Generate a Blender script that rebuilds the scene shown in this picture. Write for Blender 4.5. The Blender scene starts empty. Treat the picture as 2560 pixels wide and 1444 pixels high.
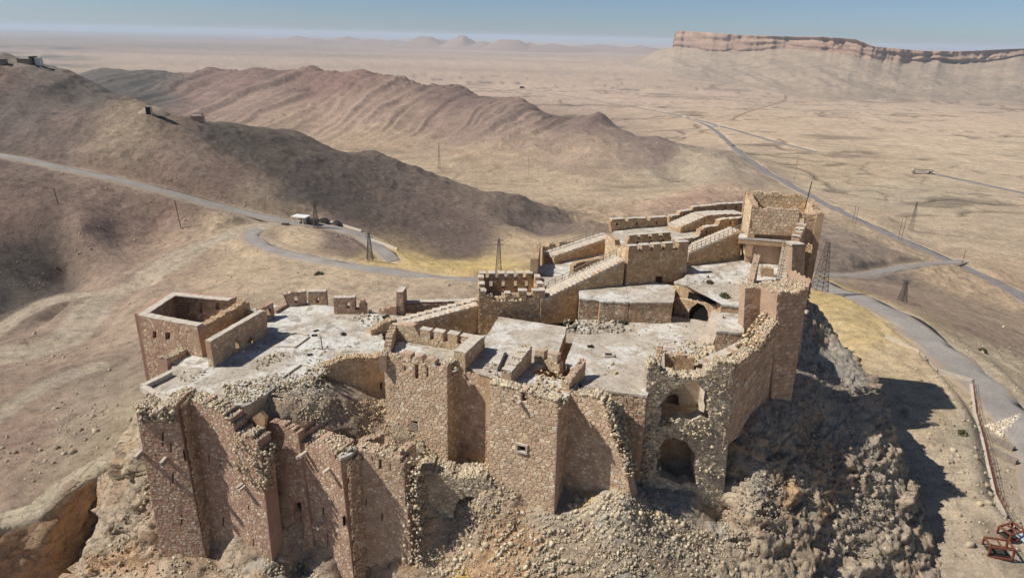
import bpy, math, random
import numpy as np
from mathutils import Vector, Matrix
from mathutils.geometry import tessellate_polygon

scene = bpy.context.scene
# ------------------------------------------------------------------ camera
FPX, PW, PH = 1700.0, 2560.0, 1444.0          # focal length in photo pixels, photo size
PITCH, ROLL = math.radians(20.3), math.radians(1.3)
CAM = np.array([0.0, 0.0, 42.0])
_f = np.array([0, math.cos(PITCH), -math.sin(PITCH)])
_r0 = np.array([1.0, 0, 0]); _u0 = np.cross(_r0, _f)
_r = _r0 * math.cos(ROLL) + _u0 * math.sin(ROLL); _u = np.cross(_r, _f)
cd = bpy.data.cameras.new('camera'); cam = bpy.data.objects.new('camera', cd)
scene.collection.objects.link(cam)
cd.sensor_width = 36.0; cd.lens = FPX / PW * 36.0; cd.clip_start = 1.0; cd.clip_end = 200000.0
cam.matrix_world = Matrix(((_r[0], _u[0], -_f[0], CAM[0]), (_r[1], _u[1], -_f[1], CAM[1]), (_r[2], _u[2], -_f[2], CAM[2]), (0, 0, 0, 1)))
scene.camera = cam
# ------------------------------------------------------------------ light
SUN = np.array([-1.0, -0.13, 1.12]); SUN /= np.linalg.norm(SUN)      # towards the sun
elev = math.asin(SUN[2]); azim = math.atan2(SUN[0], SUN[1])
world = bpy.data.worlds.new('World'); scene.world = world; world.use_nodes = True
wn = world.node_tree.nodes; wl = world.node_tree.links
bg = wn['Background']; bg.inputs[1].default_value = 0.085
sky = wn.new('ShaderNodeTexSky'); sky.sky_type = 'NISHITA'; sky.sun_disc = False
sky.sun_elevation = elev; sky.sun_rotation = azim; sky.altitude = 400; sky.air_density = 0.6; sky.dust_density = 0.6; sky.ozone_density = 4.0
wl.new(sky.outputs[0], bg.inputs[0])
sl = bpy.data.lights.new('sun', 'SUN'); sl.energy = 5.0; sl.angle = math.radians(0.53); sl.color = (1.0, 0.955, 0.90)
so = bpy.data.objects.new('sun', sl); scene.collection.objects.link(so)
so.rotation_euler = Vector(-SUN).to_track_quat('-Z', 'Y').to_euler(); so.location = (-200, -20, 200)
vs = scene.view_settings; vs.view_transform = 'Standard'; vs.look = 'None'; vs.exposure = 0.0; vs.gamma = 1.0
scene.render.engine = 'CYCLES'
cy = scene.cycles; cy.use_denoising = True; cy.max_bounces = 5; cy.diffuse_bounces = 3; cy.glossy_bounces = 2; cy.volume_bounces = 1
cy.transmission_bounces = 2; cy.transparent_max_bounces = 4; cy.caustics_reflective = False; cy.caustics_refractive = False
random.seed(7); RNG = np.random.default_rng(7)

# ------------------------------------------------------------------ measuring helpers (photo pixel + height or plane -> world point)
def ray(px, py): return _f + _r * ((px - PW / 2) / FPX) + _u * ((PH / 2 - py) / FPX)
def A(px, py, z):
    d = ray(px, py); return CAM + d * ((z - CAM[2]) / d[2])
def XY(px, py, z): return A(px, py, z)[:2]
def AD(px, py, dist):
    d = ray(px, py); return CAM + d * (dist / math.hypot(d[0], d[1]))
def proj(p):
    v = np.asarray(p, float) - CAM; w = v @ _f
    return PW / 2 + FPX * (v @ _r) / w, PH / 2 - FPX * (v @ _u) / w
def zat(xy, py):                                # height above plan point xy seen at photo row py
    lo, hi = -90.0, 80.0
    for _ in range(40):
        m = (lo + hi) / 2
        if proj((xy[0], xy[1], m))[1] > py: lo = m
        else: hi = m
    return (lo + hi) / 2
class Plane:                                    # a vertical wall plane through two plan points
    def __init__(s, p0, p1):
        s.p0 = np.array(p0[:2], float); p1 = np.array(p1[:2], float)
        s.L = np.linalg.norm(p1 - s.p0); s.d = (p1 - s.p0) / s.L
        n = np.array([s.d[1], -s.d[0]])
        if n @ (CAM[:2] - s.p0) < 0: n = -n
        s.n = n
    def sz(s, px, py):
        d = ray(px, py); t = ((s.p0 - CAM[:2]) @ s.n) / (d[:2] @ s.n); q = CAM + d * t
        return ((q[:2] - s.p0) @ s.d, q[2])
    def w(s, a, z, off=0.0):
        q = s.p0 + s.d * a + s.n * off; return (q[0], q[1], z)
    def shift(s, off):                          # the same plane moved along its normal (towards the viewer positive)
        q = s.p0 + s.n * off; return Plane(q, q + s.d * s.L)

# ------------------------------------------------------------------ noise
def _hash(ix, iy, iz, seed):
    h = (ix * 374761393 + iy * 668265263 + iz * 2147483647 + seed * 1274126177) & 0xffffffff
    h = ((h ^ (h >> 13)) * 1274126177) & 0xffffffff
    h = ((h ^ (h >> 15)) * 2246822519) & 0xffffffff
    return ((h ^ (h >> 16)) & 0xffffff) / float(0xffffff)
def vnoise(x, y, z=0.0, seed=0):
    x = np.asarray(x, float); y = np.asarray(y, float); z = np.zeros_like(x) + z
    ix = np.floor(x).astype(np.int64); iy = np.floor(y).astype(np.int64); iz = np.floor(z).astype(np.int64)
    fx, fy, fz = x - ix, y - iy, z - iz
    fx = fx * fx * (3 - 2 * fx); fy = fy * fy * (3 - 2 * fy); fz = fz * fz * (3 - 2 * fz)
    r = 0
    for dx in (0, 1):
        for dy in (0, 1):
            for dz in (0, 1):
                r = r + _hash(ix + dx, iy + dy, iz + dz, seed) * (fx if dx else 1 - fx) * (fy if dy else 1 - fy) * (fz if dz else 1 - fz)
    return r * 2 - 1
def fbm(x, y, z=0.0, octv=4, seed=0, gain=0.5):
    a, r, s = 1.0, 0, 0
    for o in range(octv):
        r = r + a * vnoise(x * 2 ** o + 17.3 * o, y * 2 ** o - 9.1 * o, z * 2 ** o, seed + o * 7); s += a; a *= gain
    return r / s
def ridged(x, y, z=0.0, octv=4, seed=0):
    a, r, s = 1.0, 0, 0
    for o in range(octv):
        r = r + a * (1 - 2 * np.abs(vnoise(x * 2 ** o + 5.7 * o, y * 2 ** o, z * 2 ** o, seed + o * 5))); s += a; a *= 0.5
    return r / s
def sstep(a, b, x):
    t = np.clip((x - a) / (b - a), 0, 1); return t * t * (3 - 2 * t)

# ------------------------------------------------------------------ materials (all procedural)
def lin(r, g, b):
    f = lambda c: (c / 255 / 12.92 if c / 255 <= 0.04045 else ((c / 255 + 0.055) / 1.055) ** 2.4)
    return np.array([f(r), f(g), f(b)])
class NT:
    def __init__(s, name):
        m = bpy.data.materials.new(name); m.use_nodes = True; s.m = m; s.t = m.node_tree
        s.b = s.t.nodes['Principled BSDF']; s.b.inputs['Roughness'].default_value = 0.92
        s.b.inputs['Specular IOR Level'].default_value = 0.2
        s.pos = s.n('ShaderNodeNewGeometry').outputs['Position']
    def n(s, t, **k):
        x = s.t.nodes.new(t)
        for a, v in k.items(): setattr(x, a, v)
        return x
    def l(s, a, b): s.t.links.new(a, b)
    def noise(s, scale, detail=4, rough=0.55, vec=None, dist=0.0):
        x = s.n('ShaderNodeTexNoise'); x.inputs['Scale'].default_value = scale; x.inputs['Detail'].default_value = detail
        x.inputs['Roughness'].default_value = rough; x.inputs['Distortion'].default_value = dist
        s.l(vec or s.pos, x.inputs['Vector']); return x.outputs['Fac']
    def voro(s, scale, vec=None, feature='F1', out='Distance'):
        x = s.n('ShaderNodeTexVoronoi', feature=feature); x.inputs['Scale'].default_value = scale
        s.l(vec or s.pos, x.inputs['Vector']); return x.outputs[out]
    def scaled(s, v, vec=None):
        x = s.n('ShaderNodeVectorMath', operation='MULTIPLY'); s.l(vec or s.pos, x.inputs[0]); x.inputs[1].default_value = v; return x.outputs[0]
    def ramp(s, f, stops):
        x = s.n('ShaderNodeValToRGB'); e = x.color_ramp.elements
        while len(e) < len(stops): e.new(0.5)
        for i, (p, c) in enumerate(stops):
            e[i].position = p; e[i].color = (*(c if not np.isscalar(c) else (c, c, c)), 1)
        s.l(f, x.inputs[0]); return x.outputs[0]
    def mix(s, a, b, f, mode='MIX'):
        x = s.n('ShaderNodeMix', data_type='RGBA', blend_type=mode)
        for sock, v in ((x.inputs[6], a), (x.inputs[7], b), (x.inputs[0], f)):
            if hasattr(v, 'is_output'): s.l(v, sock)
            elif np.isscalar(v): sock.default_value = v
            else: sock.default_value = (*v, 1)
        return x.outputs[2]
    def attr(s, name):
        x = s.n('ShaderNodeAttribute'); x.attribute_name = name; return x.outputs['Color']
    def bump(s, h, strength=0.5, dist=0.1, prev=None):
        x = s.n('ShaderNodeBump'); x.inputs['Strength'].default_value = strength; x.inputs['Distance'].default_value = dist
        s.l(h, x.inputs['Height'])
        if prev is not None: s.l(prev, x.inputs['Normal'])
        return x.outputs[0]
    def done(s, col, nrm=None, rough=None):
        if hasattr(col, 'is_output'): s.l(col, s.b.inputs['Base Color'])
        else: s.b.inputs['Base Color'].default_value = (*col, 1)
        if nrm is not None: s.l(nrm, s.b.inputs['Normal'])
        if rough is not None: s.b.inputs['Roughness'].default_value = rough
        return s.m
MAT = {}
def mat_simple(name, col, var=0.25, scale=3.0, rough=0.9, metal=0.0):
    t = NT(name); c = np.array(col)
    r = t.ramp(t.noise(scale, 5), [(0.25, tuple(c * (1 - var))), (0.75, tuple(np.minimum(c * (1 + var), 0.9)))])
    t.b.inputs['Metallic'].default_value = metal
    MAT[name] = t.done(r, t.bump(t.noise(scale * 6, 4), 0.4, 0.02), rough); return MAT[name]
def mat_tint(name, fine=9.0, coarse=0.8, bumpd=0.03, str_=0.6):
    """stone whose own colour comes from the 'tint' attribute of the mesh, with grain and stains over it"""
    t = NT(name); a = t.attr('tint')
    g = t.ramp(t.noise(fine, 6, 0.65), [(0.25, 0.62), (0.55, 1.0), (0.8, 1.22)])
    c = t.mix(a, g, 1.0, 'MULTIPLY')
    st = t.ramp(t.noise(coarse, 5, 0.6), [(0.35, (0.80, 0.74, 0.70)), (0.65, (1.12, 1.08, 1.0))])
    c = t.mix(c, st, 1.0, 'MULTIPLY')
    n = t.bump(t.noise(fine * 0.8, 6, 0.7), str_, bumpd * 2); n = t.bump(t.noise(fine * 4, 4), 0.4, bumpd * 0.6, n)
    MAT[name] = t.done(c, n); return MAT[name]
def mat_mortar(name, c0, c1, c2):
    t = NT(name)
    a = t.ramp(t.noise(0.5, 6, 0.6), [(0.3, tuple(c0)), (0.52, tuple(c1)), (0.72, tuple(c2))])
    g = t.ramp(t.noise(7.0, 6, 0.7), [(0.25, 0.55), (0.5, 0.95), (0.8, 1.25)])
    c = t.mix(a, g, 1.0, 'MULTIPLY')
    n = t.bump(t.noise(5.0, 6, 0.75), 0.9, 0.12)
    MAT[name] = t.done(c, n); return MAT[name]
# ------------------------------------------------------------------ mesh helpers
def new_mesh(name, V, Fc, mat=None, smooth=False, tint=None, tname='tint'):
    me = bpy.data.meshes.new(name)
    V = np.asarray(V, dtype=np.float64)
    if isinstance(Fc, np.ndarray):
        n, k = Fc.shape
        me.vertices.add(len(V)); me.vertices.foreach_set('co', V.astype(np.float32).ravel())
        me.loops.add(n * k); me.loops.foreach_set('vertex_index', Fc.astype(np.int32).ravel())
        me.polygons.add(n); me.polygons.foreach_set('loop_start', np.arange(0, n * k, k, dtype=np.int32))
        me.update(calc_edges=True)
    else:
        me.from_pydata(V.tolist(), [], Fc); me.update()
    if smooth: me.polygons.foreach_set('use_smooth', np.ones(len(me.polygons), dtype=bool))
    if tint is not None:
        at = me.color_attributes.new(tname, 'FLOAT_COLOR', 'POINT')
        t = np.ones((len(V), 4), np.float32); t[:, :3] = tint; at.data.foreach_set('color', t.ravel())
    if mat: me.materials.append(MAT[mat] if isinstance(mat, str) else mat)
    return me
def link(name, me, parent=None, loc=None, **props):
    o = bpy.data.objects.new(name, me); scene.collection.objects.link(o)
    if parent is not None: o.parent = parent
    if loc is not None: o.location = loc
    for k, v in props.items(): o[k] = v
    return o
def structure(name, V, Fc, mat, smooth=False, tint=None, tname='tint', label=None, kind='structure'):
    o = link(name, new_mesh(name, V, Fc, mat, smooth, tint, tname), kind=kind)
    if label: o['label'] = label
    return o
class RBF:
    def __init__(s, P, v, beta=1.4, lam=0.0):
        P = np.asarray(P, float); v = np.asarray(v, float); n = len(P); s.P = P; s.beta = beta
        D = np.linalg.norm(P[:, None] - P[None], axis=2) ** beta - np.eye(n) * lam
        Q = np.hstack([np.ones((n, 1)), P]); k = Q.shape[1]
        M = np.block([[D, Q], [Q.T, np.zeros((k, k))]])
        vv = np.vstack([v.reshape(n, -1), np.zeros((k, v.reshape(n, -1).shape[1]))])
        s.w = np.linalg.lstsq(M, vv, rcond=None)[0]; s.one = v.ndim == 1
    def __call__(s, X):
        out = []
        for i in range(0, len(X), 40000):
            x = X[i:i + 40000]
            D = np.sqrt(((x[:, None] - s.P[None]) ** 2).sum(2)) ** s.beta
            out.append(D @ s.w[:len(s.P)] + np.hstack([np.ones((len(x), 1)), x]) @ s.w[len(s.P):])
        r = np.vstack(out); return r[:, 0] if s.one else r

class Grid2:                                    # fast bilinear lookup of a function sampled on a regular grid
    def __init__(s, fn, u0, u1, nu, v0, v1, nv):
        s.u0, s.v0, s.du, s.dv, s.nu, s.nv = u0, v0, (u1 - u0) / (nu - 1), (v1 - v0) / (nv - 1), nu, nv
        U, W = np.meshgrid(np.linspace(u0, u1, nu), np.linspace(v0, v1, nv), indexing='ij'); s.z = fn(np.stack([U.ravel(), W.ravel()], -1)).reshape(nu, nv)
    def __call__(s, u, v):
        a = np.clip((u - s.u0) / s.du, 0, s.nu - 1.001); b = np.clip((v - s.v0) / s.dv, 0, s.nv - 1.001); i = a.astype(int); j = b.astype(int); a = a - i; b = b - j; z = s.z
        return z[i, j] * (1 - a) * (1 - b) + z[i + 1, j] * a * (1 - b) + z[i, j + 1] * (1 - a) * b + z[i + 1, j + 1] * a * b
# ------------------------------------------------------------------ the land
def LP(x, y):                                   # log-polar plan coordinates round the hill top
    return np.stack([np.arctan2(x, y) * 2.2, np.log(np.maximum(np.hypot(x, y), 1.0))], -1)
Z, D = 'z', 'd'
CTRL = [  # photo pixel, then the height (z) or the plan distance (d) read for it
 # ground right of the castle rock and the approach road
 (2345,1075,Z,-21.5),(2420,1340,Z,-23.5),(2300,1420,Z,-26),(2280,1000,Z,-21.5),(2250,910,Z,-21.5),(2190,850,Z,-22),(2100,770,Z,-23.5),
 (2500,1000,Z,-24),(2400,900,Z,-24.5),(2300,830,Z,-26.5),(2200,775,Z,-28),(2120,735,Z,-30),(2060,712,Z,-32),(2560,1120,Z,-25),(2560,1420,Z,-25),
 (2560,960,Z,-29),(2450,850,Z,-34),(2330,770,Z,-43),(2560,860,Z,-47),(2430,760,Z,-64),(2250,720,Z,-54),
 (2200,682,Z,-84),(2020,682,Z,-64),(2400,660,Z,-110),(2560,740,Z,-110),(2300,620,Z,-115),(2100,640,Z,-78),(2060,560,Z,-100),(2130,600,Z,-92),
 (2000,470,Z,-125),(2200,500,Z,-124),(2500,600,Z,-118),(2560,480,Z,-128),(2300,420,Z,-130),(1850,380,Z,-130),(2000,380,Z,-130),
 (1780,320,Z,-136),(1700,290,Z,-138),(2100,330,Z,-136),(2400,330,Z,-136),(1900,240,Z,-138),(1550,262,Z,-146),(1650,220,Z,-146),
 (2250,240,Z,-140),(2560,300,Z,-136),(2450,230,Z,-142),(2000,185,Z,-146),
 # sandy ground behind the upper works
 (1700,450,Z,-120),(1500,480,Z,-118),(1330,605,Z,-72),(1480,575,Z,-76),(1600,530,Z,-88),(1750,490,Z,-92),(1850,470,Z,-104),(1250,650,Z,-52),(1300,660,Z,-46),
 # valley floor and long ridge
 (1100,420,Z,-124),(830,385,Z,-122),(1000,402,Z,-124),(1300,440,Z,-122),(1560,450,Z,-121),(1420,470,Z,-120),
 (250,172,D,1900),(400,180,D,1750),(520,166,D,1700),(650,170,D,1640),(780,165,D,1580),(900,172,D,1480),(1000,186,D,1420),(1150,212,D,1350),(1300,245,D,1260),(1500,287,D,1150),(1650,342,D,1010),(1780,385,D,930),
 (520,220,D,1550),(780,230,D,1430),(1000,250,D,1290),(1300,310,D,1130),(1550,350,D,1010),(800,300,D,1240),(1100,330,D,1120),(1400,390,D,960),
 (400,240,D,1500),(600,300,D,1260),
 # dark middle hill beyond the road
 (480,312,D,445),(560,325,D,460),(650,330,D,520),(740,345,D,560),(870,402,D,560),(950,388,D,580),(1050,430,D,530),(1180,478,D,480),(1300,500,D,450),(1470,553,D,400),
 (900,500,D,395),(700,420,D,400),(1100,560,D,372),(1300,570,D,365),(1400,605,D,342),(1100,648,D,300),(1200,655,D,300),(900,590,D,322),(760,500,D,345),(560,400,D,395),
 # left hill with the masts
 (0,150,D,560),(100,170,D,545),(170,176,D,540),(0,250,D,480),(200,250,D,480),(330,250,D,470),(420,295,D,450),(250,214,D,520),(340,260,D,500),(455,304,D,452),(0,345,D,430),(200,320,D,425),(370,300,D,425),
 # road shelf across the left hill, flank below, gully, switchback
 (0,388,D,412),(150,420,D,388),(300,445,D,370),(450,475,D,352),(600,510,D,336),(700,535,D,326),
 (0,500,D,350),(100,520,D,338),(200,560,D,318),(170,700,Z,-52),(130,760,Z,-51),(30,780,Z,-50),(300,600,Z,-42),(400,560,Z,-41),(60,640,Z,-42),
 (650,590,Z,-41.5),(620,610,Z,-41.5),(720,600,Z,-41),(790,570,Z,-41.5),(900,665,Z,-36.5),(1050,680,Z,-34.5),(1200,692,Z,-33),(850,575,Z,-43.5),(920,605,Z,-47),(1000,645,Z,-51),
 (760,645,Z,-39),(500,600,Z,-42),(400,660,Z,-43),(300,720,Z,-44),(200,800,Z,-43),(60,850,Z,-41),(0,860,Z,-41),
 (600,700,Z,-35),(800,730,Z,-30),(1000,730,Z,-29),(1150,730,Z,-28),(450,800,Z,-30),(300,900,Z,-31),(150,950,Z,-33),(0,1000,Z,-34),
 (250,1040,Z,-26),(100,1120,Z,-25.5),(0,1180,Z,-25),(340,1060,Z,-23),(350,1105,Z,-21.5),(210,1180,Z,-22),(100,1240,Z,-22.5),(0,1290,Z,-23),
]
CP = np.array([A(a, b, v) if m == Z else AD(a, b, v) for a, b, m, v in CTRL])
EX = [(0,60,-34),(-25,60,-32),(25,60,-30),(50,55,-32),(75,60,-28),(-60,60,-38),(-75,70,-36),(-30,95,-24),(0,100,-22),(25,110,-24),(0,30,-48),(40,30,-44),(-40,30,-48),(90,35,-36),
      (45,125,-26),(0,130,-26),(-30,130,-28),(60,145,-30),(20,160,-30),
      (-110,110,-26),(-140,60,-40),(-100,30,-45),(0,8,-55),(150,60,-32),(160,120,-50),(220,20,-70),(-250,50,-30),(-300,250,-10),(-500,200,30),(250,-100,-90),(-250,-100,-80),(0,-150,-100)]
for px, d, z in ((60,2150,-140),(250,2150,-140),(520,1980,-140),(780,1850,-142),(1000,1700,-145),(1300,1500,-146),(1500,1330,-142),(1650,1160,-138),(60,2900,-152),(800,2700,-150),(1300,2500,-150),(2000,2600,-140),
                 (250,620,-40),(340,600,-52),(480,640,-60),(650,700,-85),(870,760,-115),(1180,700,-116),(0,760,-30),(170,720,-40),(350,640,-50),(0,1200,-90),(200,1150,-100),(-200,900,-60)):
    q = AD(px, 300, d); EX.append((q[0], q[1], z))
CP = np.vstack([CP, np.array(EX, float)])
_tg = Grid2(RBF(LP(CP[:, 0], CP[:, 1]), CP[:, 2], 1.15, 1e-4), -2.6, 2.6, 380, math.log(5), math.log(3400), 420)
_terr = lambda q: _tg(q[:, 0], q[:, 1])
PLAIN = -150.0
def h_base(x, y):
    x = np.asarray(x, float); y = np.asarray(y, float); r = np.hypot(x, y)
    z = _terr(LP(x.ravel(), y.ravel())).reshape(x.shape)
    k = sstep(1900, 3000, r); z = z * (1 - k) + PLAIN * k
    az = np.arctan2(x, y); k2 = sstep(0.95, 1.5, np.abs(az)); return z * (1 - k2) + k2 * (-60 - 90 * sstep(200, 1200, r))
def hit(px, py, t0=60, t1=9000):                # where the sight line meets the land
    d = ray(px, py); h = math.hypot(d[0], d[1]); t = np.geomspace(t0, t1, 900) / h
    q = CAM + t[:, None] * d; dz = q[:, 2] - h_base(q[:, 0], q[:, 1]); i = np.argmax(dz < 0)
    if dz[i] >= 0 or i == 0: return q[-1]
    a = dz[i - 1] / (dz[i - 1] - dz[i]); return q[i - 1] * (1 - a) + q[i] * a
def smooth_path(P, step, its=2):
    P = np.asarray(P, float)
    for _ in range(its):
        Q = [P[0]]
        for a, b in zip(P[:-1], P[1:]): Q += [a * .75 + b * .25, a * .25 + b * .75]
        Q.append(P[-1]); P = np.array(Q)
    s = np.r_[0, np.cumsum(np.linalg.norm(np.diff(P[:, :2], axis=0), axis=1))]
    n = max(4, int(s[-1] / step)); t = np.linspace(0, s[-1], n)
    return np.stack([np.interp(t, s, P[:, k]) for k in range(3)], 1)
ROADS = {}   # name: (path, half width, material)
def road(key, name, px, half, mat, step, label):
    P = smooth_path([hit(*p) for p in px], step)
    z = P[:, 2].copy(); k = max(1, int(40 / step))
    zz = np.pad(z, k, mode='edge'); P[:, 2] = np.convolve(zz, np.ones(2 * k + 1) / (2 * k + 1), 'valid')
    ROADS[key] = (P, half, mat, name, label)
road('hill', 'hill_road', [(-90,365),(0,388),(150,420),(300,447),(450,478),(600,511),(660,526),(700,536),(740,541)], 4.2, 'asphalt_pale', 5, 'pale asphalt road crossing the slope of the left hill')
road('loop', 'switchback_road', [(985,652),(930,612),(850,575),(790,553),(740,541),(690,545),(645,565),(622,592),(645,617),(720,638),(800,652),(900,668),(1050,683),(1190,692),(1290,696)], 3.6, 'asphalt_pale', 3, 'grey asphalt switchback road curling round a yellow earth island')
ROADS['hill'][0][:, 2]; _h, _l = ROADS['hill'][0], ROADS['loop'][0]
for _i in range(len(_h)):
    _k = max(0.0, 1 - (len(_h) - 1 - _i) * 5 / 90.0); _j = np.argmin(np.hypot(_l[:, 0] - _h[-1, 0], _l[:, 1] - _h[-1, 1])); _h[_i, 2] += (_l[_j, 2] - _h[-1, 2] - .03 if _i < len(_h) - 1 else 0) * _k
_h[-1, 2] = _l[_j, 2] - .03
road('track', 'dirt_track', [(640,560),(560,592),(480,630),(400,672),(300,722),(240,770),(190,830),(90,872),(-60,880)], 6.0, 'dirt', 4, 'pale dirt track running down the slope left of the castle')
road('approach', 'approach_road', [(2020,708),(2080,722),(2160,745),(2230,782),(2310,835),(2390,890),(2470,960),(2530,1030),(2590,1130),(2640,1300)], 4.6, 'asphalt_pale', 2.5, 'grey asphalt road bending round the right side of the castle rock')
road('side', 'side_road', [(1990,680),(2060,684),(2140,688),(2200,682),(2250,668),(2320,660),(2410,656)], 4.0, 'asphalt_pale', 5, 'pale side road joining the highway behind the lattice pylon')
road('highway', 'highway', [(1290,222),(1420,240),(1550,262),(1640,278),(1700,290),(1760,308),(1800,335),(1840,375),(1900,420),(1960,455),(2080,520),(2200,575),(2300,622),(2400,662),(2480,705),(2570,752),(2700,820)], 6.0, 'asphalt', 10, 'grey two-lane highway running diagonally across the desert plain')
road('branch', 'branch_road', [(1735,298),(1800,315),(1880,338),(1960,360),(2040,380)], 6.0, 'asphalt', 12, 'grey branch road leaving the highway and ending at a low mound')
road('far', 'far_road', [(2300,428),(2380,445),(2460,462),(2580,487),(2700,512)], 6.0, 'asphalt', 12, 'grey road beyond the culvert near the right edge')
road('path', 'desert_track', [(1832,297),(1880,275),(1935,262),(1970,248),(1955,222),(1940,196)], 5.0, 'dirt_red', 25, 'straight bulldozed track climbing towards the cliff')

road('track2', 'dirt_track', [(330,706),(240,742),(150,772),(60,805),(-80,850)], 3.2, 'dirt', 4, 'upper branch of the dirt track leaving at the left edge')
road('track3', 'dirt_track', [(-80,1065),(60,1012),(150,962),(240,925)], 2.6, 'dirt', 3, 'short pale footpath on the slope left of the castle')
road('pipe', 'desert_track', [(1720,288),(1850,298),(2100,316),(2350,327),(2600,336)], 3.5, 'dirt_red', 20, 'thin straight track crossing the whole plain at right')

BANK = np.array([A(430,1090,-20.5), A(372,1106,-21), A(300,1150,-21.5), (A(210,1195,-22)), A(150,1245,-22.5), A(110,1285,-22.7), A(40,1305,-23), A(-40,1330,-23.3), A(-250,1390,-24)])
def bank_sd(x, y):                              # >0 on the viewer's side of the rock-cut ditch edge
    best = np.full(np.shape(x), 1e9); sg = np.zeros(np.shape(x))
    for a, b in zip(BANK[:-1, :2], BANK[1:, :2]):
        d = b - a; L2 = d @ d; t = np.clip(((x - a[0]) * d[0] + (y - a[1]) * d[1]) / L2, 0, 1)
        ex, ey = x - a[0] - t * d[0], y - a[1] - t * d[1]; q = np.hypot(ex, ey)
        c = d[0] * (y - a[1]) - d[1] * (x - a[0])          # a->b runs to the left (-x): viewer side is c>0
        m = q < best; best = np.where(m, q, best); sg = np.where(m, np.sign(c), sg)
    return best * sg
def h_land(x, y, detail=True):
    z = h_base(x, y); r = np.hypot(x, y)
    if detail:
        amp = 1 - sstep(2200, 5000, r); az = np.arctan2(x, y)
        mt = sstep(330, 480, r) * sstep(-121, -100, z)                       # hill country, not the plain
        wx = x + 14 * fbm(x / 60, y / 60, octv=3, seed=15); wy = y + 14 * fbm(x / 60, y / 60, octv=3, seed=16)
        n = fbm(x / 140, y / 140, octv=3, seed=3) * 2.2 * sstep(200, 500, r) + fbm(x / 26, y / 26, octv=4, seed=5) * 1.0 * sstep(60, 200, r) + ridged(x / 8, y / 8, octv=3, seed=9) * 0.34 + fbm(x / 3.0, y / 3.0, octv=2, seed=10) * 0.22 * (1 - sstep(350, 700, r))
        ml = sstep(1000, 1120, r) * (1 - sstep(1650, 1900, r)) * sstep(-0.62, -0.5, az) * (1 - sstep(0.24, 0.36, az)); n = n + mt * (1 - .8 * ml) * (ridged(wx / 70, wy / 70, octv=4, seed=14) * 4.2 + ridged(wx / 19, wy / 19, octv=3, seed=17) * 1.7) + sstep(300, 380, r) * (1 - sstep(700, 900, r)) * ridged(wx / 6.5, wy / 6.5, octv=2, seed=19) * .5
        n = n + (1 - mt) * sstep(400, 700, r) * ridged(wx / 90, wy / 60, octv=4, seed=18) * 1.2
        z = z + n * amp
        # gullied flanks and ledgy crest of the long ridge
        m = sstep(1000, 1120, r) * (1 - sstep(1650, 1900, r)) * sstep(-0.62, -0.5, az) * (1 - sstep(0.24, 0.36, az))
        g = (az * 1300 - r * 0.62) / 34.0 + fbm(x / 110, y / 110, octv=3, seed=21) * 0.9
        z = z + m * ((ridged(g, r / 700, octv=2, seed=11) * 5.0 + ridged(g * 2.7, r / 300, octv=2, seed=12) * 1.6) * sstep(-127, -100, z) * (1 - .6 * sstep(-50, -25, z)) + ((((z + 3 * fbm(x / 40, y / 40, octv=3, seed=22)) / 7.0) % 1) - .5) * 4.0 * sstep(-75, -40, z))
        # strata ledges on the left slope
        m2 = sstep(150, 200, r) * (1 - sstep(320, 380, r)) * (1 - sstep(-0.42, -0.34, az))
        w = (r * 0.9 + az * 95 + fbm(x / 25, y / 25, octv=3, seed=31) * 9) / 11.0
        z = z + m2 * ((w % 1) - 0.5) * 1.7 * sstep(-0.25, 0.2, fbm(x / 30, y / 30, octv=2, seed=13))
        # dry washes over the plain
        m3 = sstep(500, 900, r) * (1 - sstep(3200, 4200, r)) * sstep(-112, -122, z)
        z = z - m3 * np.clip(1 - np.abs(fbm(x / 330, y / 210, octv=4, seed=41)) * 24, 0, 1) * 2.2
    for key, (P, half, mat, nm, lb) in ROADS.items():
        lo = P[:, :2].min(0) - 30; hi = P[:, :2].max(0) + 30
        msk = (x > lo[0]) & (x < hi[0]) & (y > lo[1]) & (y < hi[1])
        if not msk.any(): continue
        xs, ys = x[msk], y[msk]; best = np.full(xs.shape, 1e9); bz = np.zeros(xs.shape); sd = np.zeros(xs.shape)
        for a, b in zip(P[:-1], P[1:]):
            d = b[:2] - a[:2]; t = np.clip(((xs - a[0]) * d[0] + (ys - a[1]) * d[1]) / (d @ d), 0, 1)
            ex, ey = xs - a[0] - t * d[0], ys - a[1] - t * d[1]; q = np.hypot(ex, ey); m = q < best
            best = np.where(m, q, best); bz = np.where(m, a[2] + t * (b[2] - a[2]), bz); sd = np.where(m, np.sign(d[0] * ey - d[1] * ex), sd)
        zr = z[msk]; k = 1 - sstep(half + 1.8, half + 7.5, best)
        zr = zr * (1 - k) + (bz - 0.17) * k
        if key == 'loop':                        # bulldozed berms beside the switchback
            zr = zr + np.exp(-((best - half - 4.2) / 1.8) ** 2) * 1.7 * (0.6 + 0.5 * vnoise(xs / 7, ys / 7, seed=2)) * (xs > -75) * (sd > 0)
        if key == 'approach':
            zr = zr + np.exp(-((best - half - 5.5) / 2.0) ** 2) * 0.8 * (sd < 0)
        z[msk] = zr
    sd = bank_sd(x, y); near = (r < 170) & (x < -25)
    k = sstep(0.0, 1.6, sd) * near
    return z * (1 - k) + np.minimum(z, -40.0) * k

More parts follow.
